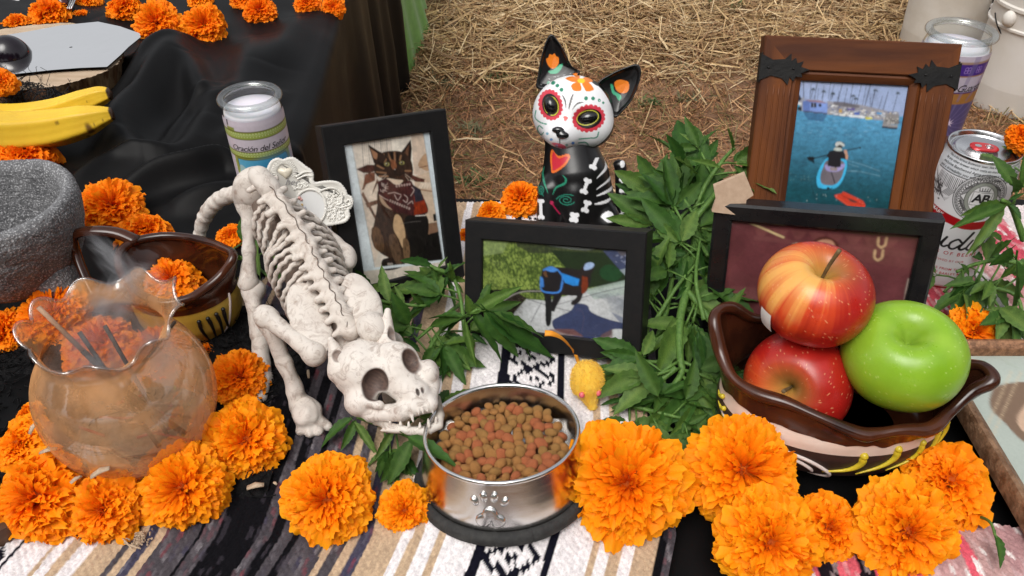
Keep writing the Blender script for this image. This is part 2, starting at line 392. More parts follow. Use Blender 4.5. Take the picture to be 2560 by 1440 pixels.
# ------------------------------------------------------------------ ground, straw, tables
GZ = -0.55
def build_ground():
    m = mat('dry_dirt', (.165, .088, .048), (.255, .145, .083), scale=5, rough=.95, bump=.6, bscale=70, bdist=.012, det=8)
    g = Geo(); xs = np.concatenate([[-60, -20, -8], np.linspace(-3.2, 3.4, 180), [8, 20, 60]]); ys = np.concatenate([[-60, -20, -5], np.linspace(-.5, 4.6, 150), [8, 20, 60]])
    X, Y = np.meshgrid(xs, ys); p = np.stack([X, Y, 0*X], -1)
    Z = GZ+.006*vnoise(p, 6, 3)+.003*vnoise(p, 22, 4); g.grid(np.stack([X, Y, Z], -1))
    tag(obj('ground', g, m), kind='structure')
    def blades(n, xr, yr, dens, L, W, cols, tilt, lift, seed, name, mt):
        r = np.random.default_rng(seed); x = r.uniform(*xr, n); y = r.uniform(*yr, n)
        k = r.uniform(size=n) < dens(x, y); x, y = x[k], y[k]; n = len(x)
        th = r.uniform(0, 2*math.pi, n); el = r.normal(0, tilt, n); ln = r.uniform(*L, n); wd = r.uniform(*W, n)
        d = np.stack([np.cos(th)*np.cos(el), np.sin(th)*np.cos(el), np.abs(np.sin(el))], 1); s = np.stack([-np.sin(th), np.cos(th), r.normal(0, .5, n)], 1)
        b = np.stack([x, y, GZ+r.uniform(0, lift, n)], 1); bend = r.normal(0, .12, (n, 3)); bend[:, 2] -= .05
        V = np.empty((n, 6, 3))
        for i, t in enumerate((0, .5, 1)):
            c = b+d*(ln*t)[:, None]+bend*(ln*t*t)[:, None]
            wv = s*(wd*(1-.4*t))[:, None]; V[:, 2*i] = c-wv; V[:, 2*i+1] = c+wv
        V[..., 2] = np.maximum(V[..., 2], GZ-.004)
        i0 = np.arange(n)*6; F = np.concatenate([np.stack([i0, i0+1, i0+3, i0+2], 1), np.stack([i0+2, i0+3, i0+5, i0+4], 1)])
        cc = lin(np.asarray(cols)[r.integers(0, len(cols), n)])*r.uniform(.75, 1.15, (n, 1))
        gg = Geo(); gg.add(V.reshape(-1, 3), F.tolist(), np.repeat(cc, 6, 0)); o = obj(name, gg, mt, smooth=False); tag(o, kind='stuff'); return o
    ms = mat('dry_straw', (1, 1, 1), (.8, .76, .7), scale=40, rough=.6, attr='Col', trans=.15)
    edge = lambda x, y: 2.2+.10*np.sin(x*2.3+1)+.06*np.sin(x*6.1)
    o = blades(62000, (-.9, 2.3), (1.7, 4.3), lambda x, y: np.clip((y-edge(x, y))*2.6+.10, 0.015, 1), (.05, .17), (.0012, .0030),
               [(210, 180, 134), (190, 158, 114), (224, 200, 160), (166, 132, 92), (200, 170, 122), (146, 112, 78)], .16, .028, 11, 'straw', ms)
    o['label'] = 'loose golden straw scattered over the bare ground behind the altar'; o['category'] = 'straw'
    o = blades(95000, (-.9, 2.1), (.95, 3.2), lambda x, y: np.clip(.85-.25*np.abs(np.sin(x*3+y*4)), 0, 1)*np.clip((y-1.38-.2*np.sin(x*2.9))*2.0+.25, .10, 1), (.018, .07), (.0007, .0019),
               [(176, 132, 92), (150, 108, 72), (196, 156, 112), (128, 88, 58), (120, 110, 62), (160, 112, 78)], .35, .006, 12, 'dry_grass', ms)
    o['label'] = 'short dead brown grass litter on the trodden dirt behind the altar'; o['category'] = 'grass'
    mw = mat('weed_green', (.06, .11, .03), (.12, .16, .05), scale=60, rough=.6, trans=.2)
    mp_ = mat('weed_dull', (.12, .12, .06), (.17, .16, .08), scale=60, rough=.7, trans=.2)
    W = [(1110, 385, .05, 1, 'green grass tuft on the dirt just right of the standing cat photo'), (1180, 330, .05, 0, 'small dull tuft of grass on the dirt above the standing cat photo'), (1100, 215, .06, 0, 'grey-green tuft on the dirt near the green cloth edge'),
         (1120, 70, .07, 0, 'dull tuft half under straw right of the green cloth'), (1300, 120, .07, 0, 'faded tuft among straw left of the painted figurine ears'), (1230, 200, .05, 1, 'low green tuft left of the figurine face'),
         (1620, 265, .05, 1, 'small weed on the dirt right of the figurine ear'), (1820, 25, .10, 1, 'bright green weed sprouting through the straw at the top of the scene'), (1725, 250, .05, 0, 'dull tuft of grass left of the wooden frame'),
         (1700, 180, .05, 0, 'thin tuft on the straw edge left of the wooden frame'), (1190, 460, .05, 1, 'grass sprig beside the upper right corner of the standing cat photo'), (2530, 290, .05, 1, 'green weed at the foot of the right bucket'), (1290, 20, .06, 0, 'sparse tuft in the straw above the figurine')]
    for i, (x, y, h, gr, lab) in enumerate(W):
        c = P(x, y, GZ); g = Geo(); r = np.random.default_rng(50+i)
        for k in range(38):
            th = r.uniform(0, 6.28); sp = r.uniform(.1, 1.1); L = h*r.uniform(.5, 1.2); b = np.array([r.normal(0, h*.4), r.normal(0, h*.3), 0])
            t = np.linspace(0, 1, 4)[:, None]; d = np.array([math.cos(th)*sp, math.sin(th)*sp, .75]); q = b+d*L*t-np.array([0, 0, .35])*L*t*t
            wv = np.array([-math.sin(th), math.cos(th), 0])*.0022*np.array([1, 1.3, .9, .15])[:, None]
            g.grid(np.stack([q-wv, q+wv], 1))
        o = thing('weed', lab, 'weed', c, 'weeds in the dirt'); obj('blades', g, mw if gr else mp_, o, local=True, kind='stuff')
build_ground()

def build_tables():
    m = mat('plywood', (.25, .17, .10), (.32, .23, .14), scale=14, rough=.7, stretch=(1, 8, 1)); mm = mat('grey_steel', (.3, .3, .31), rough=.4, metal=1)
    for lab, (x0, x1, y0, y1, zt) in (('low front table carrying the offerings under its blankets', (-.98, .98, .17, .808, -.014)), ('long side table reaching back under the black satin cloth', (-1.3, -.345, .815, 3.1, -.03))):
        o = thing('altar_table', lab, 'table', ((x0+x1)/2, (y0+y1)/2, GZ), 'altar tables')
        g = Geo(); g.box(((x0+x1)/2, (y0+y1)/2, zt-.0125), (x1-x0, y1-y0, .025), bev=.003); obj('tabletop', g, m, o)
        for a in (x0+.06, x1-.1):
            for b in (y0+.06, y1-.06):
                g = Geo(); g.tube(np.array([[a, b, zt-.025], [a, b, GZ-.004]]), .014, 12); obj('leg', g, mm, o)
build_tables()

# ------------------------------------------------------------------ cloths
def ridge_field(X, Y, ridges):
    Z = np.zeros_like(X)
    for pts, amp, wid in ridges:
        q = spline(np.array([P(a, b, 0)[:2] for a, b in pts]), 24); best = np.full(X.shape, 1e9); tt = np.zeros_like(X)
        for i in range(len(q)-1):
            a, b = q[i], q[i+1]; ab = b-a; t = np.clip(((X-a[0])*ab[0]+(Y-a[1])*ab[1])/(ab@ab+1e-12), 0, 1)
            d = np.hypot(X-a[0]-t*ab[0], Y-a[1]-t*ab[1]); u = d < best; best = np.where(u, d, best); tt = np.where(u, (i+t)/(len(q)-1), tt)
        Z += amp*np.exp(-(best/wid)**2)*np.sin(np.clip(tt*.9+.05, 0, 1)*math.pi)**.5
    return Z
M['satin'] = mat('black_satin', (.0035, .0035, .0038), (.0055, .0053, .0055), scale=8, rough=.42, r2=.52, bump=.35, bscale=900, bdist=.0005, sheen=.0, spec=.5, ior=1.2)
def build_satin():
    ny, nx, nf = 420, 300, 70
    ys = np.concatenate([np.linspace(.44, 1.5, 300), np.linspace(1.51, 3.12, ny-300)])
    ed = np.where(ys < .64, -.305, np.where(ys < .83, -.232, -.29)); ed = np.where(ys < .9, ed, np.where(ys < 1.2, -.31, -.325-.05*(ys-1.44)))
    ed = np.convolve(np.pad(ed, 12, 'edge'), np.ones(25)/25, 'valid')
    u = np.linspace(0, 1, nx)**.85; X = -1.3+(ed[:, None]+1.3)*u[None]; Y = np.repeat(ys[:, None], nx, 1)
    Rg = [([(480, 132), (400, 165), (335, 225), (292, 262)], .015, .016), ([(560, 250), (480, 300), (420, 380)], .010, .012), ([(700, 250), (640, 320), (560, 380)], .010, .014), ([(200, 500), (300, 440), (420, 425)], .008, .010), ([(470, 140), (430, 185), (350, 300), (305, 380)], .030, .028),
          ([(305, 300), (300, 350), (330, 400), (400, 425), (480, 400), (540, 300), (575, 270)], .016, .024), ([(485, 180), (500, 230), (520, 290)], .020, .020),
          ([(600, 432), (560, 432), (500, 455), (400, 480), (300, 520)], .026, .014), ([(620, 490), (520, 520), (430, 545)], .016, .018), ([(150, 190), (330, 180), (420, 130)], .012, .03),
          ([(640, 120), (620, 220), (560, 330)], .016, .03), ([(760, 60), (720, 130), (690, 190)], .012, .03), ([(120, 560), (260, 470), (380, 450)], .012, .03), ([(60, 60), (160, 45), (260, 60)], .010, .05)]
    Z = 1.35*ridge_field(X, Y, Rg)-.008*np.exp(-((X-P(400, 300)[0])**2+(Y-P(400, 300)[1])**2)/.05**2)
    p = np.stack([X, Y, 0*X], -1); Z = Z+.003*vnoise(p, 12, 5)+.0012*vnoise(p, 35, 6)+.008
    fr = np.linspace(0, 1, nf+1)[1:]; drop = np.clip((ys-.90)/.03, 0, 1)
    ph = ys*14+2.2*np.sin(ys*3.1); pl = .016*np.sin(ph)+.009*np.sin(ph*2.3+1)
    ang = np.minimum(fr*6, 1)*math.pi/2; xo = .022*np.sin(ang); zo = -.022*(1-np.cos(ang))-np.clip(fr-1/6, 0, 1)*(.525*6/5)
    XF = X[:, -1:]+drop[:, None]*(xo[None]+pl[:, None]*np.clip(fr*1.6, 0, 1)[None]+.012*fr[None])+(1-drop[:, None])*fr[None]*.004
    ZF = Z[:, -1:]+drop[:, None]*zo[None]-(1-drop[:, None])*fr[None]*.004
    ZF = np.maximum(ZF, GZ+.004+.003*np.sin(ys*9)[:, None]); YF = np.repeat(ys[:, None], nf, 1)
    A = np.concatenate([np.stack([X, Y, Z], -1), np.stack([XF, YF, ZF], -1)], 1)
    g = Geo().grid(A); o = obj('black_satin_cloth', g, M['satin'])
    tag(o, 'black satin cloth in deep soft folds at the left, hanging to the ground', 'cloth')
    # green fringed cloth under it
    mg = mat('lime_cloth', (.10, .26, .018), (.14, .33, .03), scale=30, rough=.85, bump=.2, bscale=600, sheen=.2)
    yy = np.linspace(2.18, 3.12, 80); t = np.linspace(0, 1, 40); fl = np.interp(yy, [2.18, 2.3, 2.5, 2.68, 2.85, 3.12], [.0, .025, .06, .085, .07, .075])+.006*np.sin(yy*40)
    e = -.325-.05*(yy-1.44); XX = e[:, None]+.018+fl[:, None]*t[None]**1.4; ZZ = -.03+(GZ+.035)*t[None]+0*XX; YY = yy[:, None]+0*XX
    o = thing('green_cloth', 'lime green fringed cloth showing past the edge of the hanging black satin', 'cloth', (e[0], 2.6, GZ))
    obj('sheet', Geo().grid(np.stack([XX, YY, ZZ], -1)), mg, o)
    g = Geo(); r = np.random.default_rng(3)
    for i in range(260):
        k = r.integers(0, 79); a = np.array([XX[k, -1], YY[k, -1]+r.uniform(0, .012), ZZ[k, -1]]); g.tube(np.array([a, a+(r.normal(0.004, .004), r.normal(0, .004), -.012), a+(r.normal(.014, .006), r.normal(0, .008), -.017)]), .0012, 4)
    obj('fringe', g, mg, o, kind='stuff')
build_satin()
def build_base_cloth():
    xs = np.linspace(-.97, .97, 240); ys = np.linspace(.175, .812, 110); X, Y = np.meshgrid(xs, ys); p = np.stack([X, Y, 0*X], -1)
    Z = -.011+.003*(.5+.5*np.sin(X*38+Y*11+2*np.sin(Y*9)))+.002*(1+vnoise(p, 14, 9)/2)
    k = (X > .115) & (X < .2) & (Y < .42); Z = np.where(k, Z+.003*np.sin((X-.115)*75)**2, Z)
    A = np.stack([X, Y, Z], -1); fr = A[:1].copy()
    rows = [np.stack([X[0], Y[0]-.012*(1-math.cos(a)) if False else Y[0]-.012*math.sin(a), Z[0]-.012*(1-math.cos(a))], -1) for a in (1.4, 1.0, .6, .3)]
    hang = np.stack([X[0]+.0, .160+.008*np.sin(X[0]*30), 0*X[0]-.30], -1)
    A = np.concatenate([hang[None], np.array(rows), A], 0)
    tag(obj('black_table_cloth', Geo().grid(A), M['satin']), 'plain black tablecloth showing dark between the striped blankets', 'cloth')
build_base_cloth()

def skew(Y): return np.where(Y > .34, .062*(Y-.34), .33*(Y-.34))
def fold_z(X, Y):
    b = P(1262, 1330, 0); z = .010*np.exp(-(((X-b[0])/.075)**2+((Y-b[1]-.005)/.035)**2))
    return z
def weave(name, x0, x1, y0, y1, colour, height, seed, res=.00125, sk=True, cw=.0028, cl=.0056, amp=.0021, mask=None):
    nx = int((x1-x0)/res); ny = int((y1-y0)/res); X, Y = np.meshgrid(np.linspace(x0, x1, nx), np.linspace(y0, y1, ny))
    S = X.copy(); Xw = X+(skew(Y) if sk else 0)
    wob = .0009*vnoise(np.stack([S, Y, 0*S], -1), 60, seed)
    ci = np.floor((S+wob)/cw); fx = (S+wob)/cw-ci; yy = Y/cl+.5*(ci % 2)+(fx-.5)*.55; cj = np.floor(yy); fy = yy-cj
    lump = np.sin(math.pi*fx)**.6*np.sin(math.pi*fy)**.55
    h = np.sin(ci*127.1+cj*311.7+seed)*43758.5453; h = h-np.floor(h); h2 = np.sin(ci*269.5+cj*183.3+seed)*43758.5453; h2 -= np.floor(h2); h3 = np.sin(ci*12.99+np.floor(cj/2)*78.23+seed)*43758.5453; h3 -= np.floor(h3)
    C = colour((ci+.5)*cw, (cj+.5-.5*(ci % 2))*cl, h, h2, h3)
    C = C*(.86+.24*h[..., None])
    Z = height(Xw, Y)+amp*(lump-.5)*(.8+.5*h2)
    g = Geo().grid(np.stack([Xw, Y, Z], -1), c=C)
    if mask is not None:
        k = mask(Xw, Y).ravel(); g.f = [q for q in g.f if k[q[0]] and k[q[2]]]
    return obj(name, g, M['wool'])
PXT = [(0, 'N'), (12, 'W'), (93, 'T'), (102, 'W'), (131, 'T'), (161, 'W'), (198, 'T'), (260, 'G'), (282, 'T'), (303, 'B'), (335, 'T'), (351, 'G'), (440, 'K'), (452, 'G'), (487, 'K'), (600, 'G'), (630, 'K'),
       (652, 'G'), (680, 'K'), (702, 'G'), (785, 'T'), (801, 'G'), (832, 'T'), (856, 'B'), (887, 'T'), (971, 'W'), (998, 'T'), (1023, 'W'), (1061, 'T'), (1081, 'W'), (1170, 'N'), (1196, 'D'), (1356, 'N'), (1378, 'W'), (1463, 'T'), (1486, 'W'), (1516, 'T'), (1543, 'W'), (1571, 'T'), (1629, 'K'), (1649, 'G')]
YC = {'N': (18, 18, 30), 'W': (236, 231, 230), 'T': (196, 170, 140), 'G': (80, 75, 79), 'K': (15, 14, 18), 'B': (74, 72, 90), 'D': (236, 231, 230)}
def px_s(px): return (px-1280)/FPX*.572-.33*(.313-.34)
def serape_colour(S, Y, h, h2, h3):
    edges = np.array([px_s(a) for a, _ in PXT]); code = np.searchsorted(edges, S, 'right')-1
    pre = code < 0; code = np.clip(code, 0, len(PXT)-1)
    pal = np.array([lin(YC[k]) for _, k in PXT]); C = pal[code]
    key = np.array([k for _, k in PXT])[code]
    # left of the table's first entry: another white band with a dark figure, then greys
    C = np.where(pre[..., None], lin((232, 228, 227)), C)
    C = np.where((pre & (S < px_s(-140)))[..., None], lin((92, 84, 92)), C)
    fle = lin(np.array([(136, 52, 62), (54, 52, 78), (140, 135, 138), (44, 42, 46), (108, 103, 107)]))
    gm = (key == 'G') | (key == 'B')
    k = np.clip((h3*5).astype(int), 0, 4); mixv = np.where(gm & (h > .3), (.12+.42*h2*(h > .72)), 0)
    C = C*(1-mixv[..., None])+fle[k]*mixv[..., None]
    C = np.where(((key == 'K') & (h3 > .8) & (h2 > .5))[..., None], lin((48, 44, 50)), C)
    for lo, hi in ((1196, 1356), (-130, 0)):
        a0, a1 = px_s(lo), px_s(hi); a = (S-(a0+a1)/2)/((a1-a0)/2); per = .052
        b = np.abs(((Y-.02)/per) % 1-.5)*4-1       # -1..1
        d = np.abs(np.abs(a)+np.abs(b)*1.0-1.0); d2 = np.abs(a)+np.abs(b)
        fig = ((d < .20) | (d2 < .26)) & (np.abs(a) < .9)
        C = np.where((fig & (np.abs(a) < 1))[..., None], lin((18, 18, 30)), C)
    return C
def serape_h(X, Y):
    return .004+fold_z(X, Y)+.0015*vnoise(np.stack([X, Y, 0*X], -1), 18, 21)-np.clip(.255-Y, 0, 1)**2*2.5
tag(weave('striped_blanket', -.62, .1215, .20, .79, serape_colour, serape_h, 31), 'blanket striped in cream, tan, grey and black under the steel bowl', 'blanket')
def pink_colour(S, Y, h, h2, h3):
    tb = [(-1, (206, 92, 104)), (.218, (30, 22, 28)), (.232, (214, 96, 108)), (.246, (30, 22, 28)), (.2545, (208, 84, 100)), (.29, (190, 150, 148)), (.318, (226, 96, 112)), (.331, (190, 152, 148)), (.352, (184, 142, 142)),
          (.41, (190, 74, 88)), (.436, (198, 150, 148)), (.446, (226, 218, 216)), (.455, (196, 128, 128)), (.461, (224, 216, 214)), (.472, (200, 140, 138)), (.478, (226, 220, 218)), (.492, (206, 150, 148)), (.52, (198, 80, 96)), (.56, (220, 210, 208)), (.6, (200, 140, 140))]
    e = np.array([t[0] for t in tb]); code = np.clip(np.searchsorted(e, S, 'right')-1, 0, len(tb)-1); C = np.array([lin(t[1]) for t in tb])[code]
    pk = h3 > .72
    C = np.where(pk[..., None], C*.7+.3*lin((232, 206, 204)), C); C = np.where((h2 > .93)[..., None], lin((236, 226, 222)), C); return C
def pink_h(X, Y):
    z = .006+.002*vnoise(np.stack([X, Y, 0*X], -1), 16, 23)+.012*np.exp(-((X-.30)/.06)**2-((Y-.315)/.03)**2)
    return z-np.clip(.262-Y, 0, 1)**2*3-np.clip(.20-X, 0, 1)**2*3
tag(weave('pink_blanket', .176, .62, .21, .78, pink_colour, pink_h, 37, res=.0015, sk=False, cw=.0034, cl=.0062, amp=.0021, mask=lambda X, Y: (Y < .350+.004*np.sin(X*60)) | (X > .395+.003*np.sin(Y*50))), 'pink and red woven blanket with black stripes under the lying frame', 'blanket')

def build_shawl():
    o = thing('black_yarn_shawl', 'fuzzy black looped yarn shawl lying beneath the glass vase', 'shawl', (-.38, .47, .004))
    xs = np.linspace(-.66, -.19, 150); ys = np.linspace(.37, .60, 80); X, Y = np.meshgrid(xs, ys); p = np.stack([X, Y, 0*X], -1)
    m = mat('black_yarn', (.005, .005, .0055), (.014, .0135, .014), scale=160, rough=.95, bump=.8, bscale=500, spec=.1)
    edge = np.minimum.reduce([(X+.66)/.04, (-.19-X+.02*np.sin(Y*50))/.04, (Y-.37)/.05, (.60-Y+.015*np.sin(X*40))/.04]); hz = np.clip(edge, 0, 1)**.5
    Z = .002+hz*(.009+.005*vnoise(p, 30, 41)+.003*vnoise(p, 90, 42)); obj('body', Geo().grid(np.stack([X, Y, Z], -1)), m, o)
    g = Geo(); r = np.random.default_rng(5)
    for i in range(1500):
        a = (r.uniform(-.65, -.2), r.uniform(.38, .59)); k = (np.argmin(abs(ys-a[1])), np.argmin(abs(xs-a[0])))
        if hz[k] < .1: continue
        c = np.array([a[0], a[1], Z[k]+.001]); th = r.uniform(0, 6.28); R = r.uniform(.003, .010); t = np.linspace(0, r.uniform(2.5, 6), 8)
        q = c+np.stack([R*np.cos(t+th)+.004*t*math.cos(th), R*.6*np.sin(t+th)+.004*t*math.sin(th), .003*np.sin(t*1.3)+.002], 1); g.tube(q, r.uniform(.0003, .0007), 4, cap=False)
    obj('loops', g, m, o, kind='stuff')
build_shawl()

def build_blocker_trees():  # unseen trees added behind the camera to darken reflections on black surfaces
    m = mat('tree_leaves', (.035, .065, .02), (.06, .10, .03), scale=3, rough=.7, trans=.1); bk = mat('tree_bark', (.10, .075, .055), (.16, .12, .09), scale=6, rough=.9, bump=.5)
    r = np.random.default_rng(77)
    for i, (x, y, h) in enumerate(((-5.2, -6.2, 6.0), (-1.9, -7.4, 6.6), (1.6, -6.8, 6.2), (5.0, -6.0, 5.8), (-8.2, -3.4, 5.6), (8.0, -3.0, 5.4))):
        o = thing('reflection_blocker_tree', 'unseen leafy tree added behind the viewer to darken reflections, %s' % ('left one', 'second from the left', 'second from the right', 'right one', 'furthest left', 'furthest right')[i], 'tree', (x, y, GZ), 'unseen trees added to darken reflections')
        c = np.array([x, y, GZ]); g = Geo().tube(spline([c, c+[.05, .1, h*.3], c+[.1, 0, h*.6]], 10), np.linspace(.20, .09, 10), 10)
        for k in range(5): a = r.uniform(0, 6.28); g.tube(spline([c+[.04, .05, h*.3], c+[.8*math.cos(a), .8*math.sin(a), h*.5], c+[1.5*math.cos(a), 1.5*math.sin(a), h*.62]], 7), np.linspace(.09, .03, 7), 7)
        obj('trunk', g, bk, o); n = 5200; d = nrm(r.normal(size=(n, 3))); q = c+[0, 0, h*.62]+d*np.array([2.1, 1.9, h*.40])*r.uniform(.35, 1.05, (n, 1))*(1+.18*vnoise(d, 3, i))[:, None]
        a, b = nrm(r.normal(size=(n, 3)))*.17, nrm(r.normal(size=(n, 3)))*.17; V = np.stack([q-a, q+b, q+a, q-b], 1).reshape(-1, 3); i0 = np.arange(n)*4; obj('crown', Geo().add(V, np.stack([i0, i0+1, i0+2, i0+3], 1).tolist()), m, o, smooth=False, kind='stuff')
build_blocker_trees()
# ------------------------------------------------------------------ marigolds
def petals_mesh(seed, N=300, core=0, flat=.74, thmax=112, ragged=1.0, pw=1.0):
    r = np.random.default_rng(seed); g = Geo(); nu, nv = 9, 6
    u = np.linspace(-1, 1, nu)[None, :]; v = np.array([0, .3, .55, .75, .9, 1.0])[:, None]; az0 = r.uniform(0, 6.28)
    deep, mid, lite = np.array([.88, .205, .002]), np.array([1.0, .31, .003]), np.array([1.0, .46, .008])
    for k in range(N):
        t = (k+.5)/N; ct = 1-t*(1-math.cos(math.radians(thmax))); th = max(math.acos(ct)+r.normal(0, .05), .02); az = az0+k*2.39996+r.normal(0, .14); q = min(th/math.radians(95), 1.1)
        Rm = 1/math.sqrt(math.sin(th)**2+(math.cos(th)/flat)**2)*(1+.05*math.sin(3*az+az0)+.03*math.sin(5*az+2*az0)+r.normal(0, .036*ragged))
        if core: Rm *= 1-.36*math.exp(-(th/.33)**2)*core
        if r.uniform() < .05: Rm *= 1.10
        a = np.array([math.sin(th)*math.cos(az), math.sin(th)*math.sin(az), math.cos(th)]); out = np.array([math.cos(th)*math.cos(az), math.cos(th)*math.sin(az), -math.sin(th)])
        wv = np.cross(out, a); ro = r.normal(0, .55*(1.2-q)+.15); out2 = out*math.cos(ro)+wv*math.sin(ro); wv = nrm(np.cross(a, -out2))
        W = (.10+.145*q)*pw*r.uniform(.75, 1.25); L0 = Rm*.40
        if core and th < .45: W *= .55
        bend = r.uniform(.4, 1.35)*(.45+.6*q); L = Rm-L0
        ca = np.sin(bend*v)/max(bend, .05); co = (1-np.cos(bend*v))/max(bend, .05)
        nl = r.integers(1, 4); p0 = r.uniform(0, 6.28)
        tip = 1+v**2*(-.26*np.abs(u)**2.4-.035*np.cos(u*math.pi*nl+p0)-.02*np.cos(u*math.pi*(nl+3)+2*p0))
        wid = W*np.interp(v, [0, .3, .75, 1], [.26, .62, 1.0, .97]); cup = r.uniform(-.05, .5)*W*u*u*v
        fr = W*ragged*(1.15-.4*q)*(.34*v**2*np.sin(u*math.pi*(.8+.6*r.uniform())+p0)+.20*v**4*np.sin(u*math.pi*(2.2+r.uniform())+2*p0))
        A = a*(L0+L*ca*tip)[..., None]+out2*(L*co*tip*.85+cup-fr)[..., None]+wv*(wid*u)[..., None]+np.array([0, 0, .34])
        sh = r.uniform(0, 1); tt = np.clip(.10+.62*(v+0*u)+.40*(sh-.5)+.14*q-(.30*core*math.exp(-(th/.35)**2)), 0, 1)[..., None]
        c = np.where(tt < .5, deep+(mid-deep)*tt*2, mid+(lite-mid)*(tt-.5)*2)
        if core and th < .25: c = c*np.array([.82, .66, 1])
        g.grid(A, c=c)
    g.ell((0, 0, .30), (.46, .46, .38), 14, 8, c=(.5, .10, .002))
    return to_mesh('marigold_petals', g, M['petal'])
def calyx_mesh():
    g = Geo(); g.lathe([(.0, -.12), (.12, -.1), (.20, .0), (.27, .16), (.24, .3), (.0, .3)], 12)
    g.tube(np.array([[0, 0, -.08], [.03, .02, -.3], [.08, .03, -.5]]), .06, 6); return to_mesh('marigold_calyx', g, M['calyx'])
PET = [petals_mesh(1, 400, .25, .76, 114, 1.1, .86), petals_mesh(2, 330, 1, .7, 110, 1.25, .95), petals_mesh(3, 460, .1, .82, 118, 1.1, .74), petals_mesh(4, 260, 1, .54, 100, 1.3, 1.15), petals_mesh(5, 360, .8, .76, 112, 1.5, .95), petals_mesh(6, 210, .4, .62, 104, 1.5, 1.45)]
CAL = calyx_mesh()
def marigold(px, py, rpx, var, label, axis=(0, -.5, .85), z=None, tint=(1, 1, 1), group='marigold heads', spin=None, base=0.0):
    R = .03; zz = .03
    for _ in range(4):
        zz = base+R*.62 if z is None else z
        c = P(px, py, zz); R = rpx/FPX*depth(c)
    ax = nrm(np.array(axis, float)+rng.normal(0, .04, 3)); c = c-ax*R*.36
    o = thing('marigold', label, 'marigold', c, group)
    q = Vector(ax).to_track_quat('Z', 'Y'); s = rng.uniform(0, 6.28) if spin is None else spin
    o.rotation_euler = (q @ Matrix.Rotation(s, 3, 'Z').to_quaternion()).to_euler(); o.scale = (R, R, R)
    p = link('petals', PET[var], None, o); p['kind'] = 'stuff'; p.color = (*tint, 1); link('calyx', CAL, None, o)
    return o
Y1, Y2, D1, D2 = (1, 1.00, 1), (1, .93, 1), (.97, .80, 1), (.95, .70, 1)
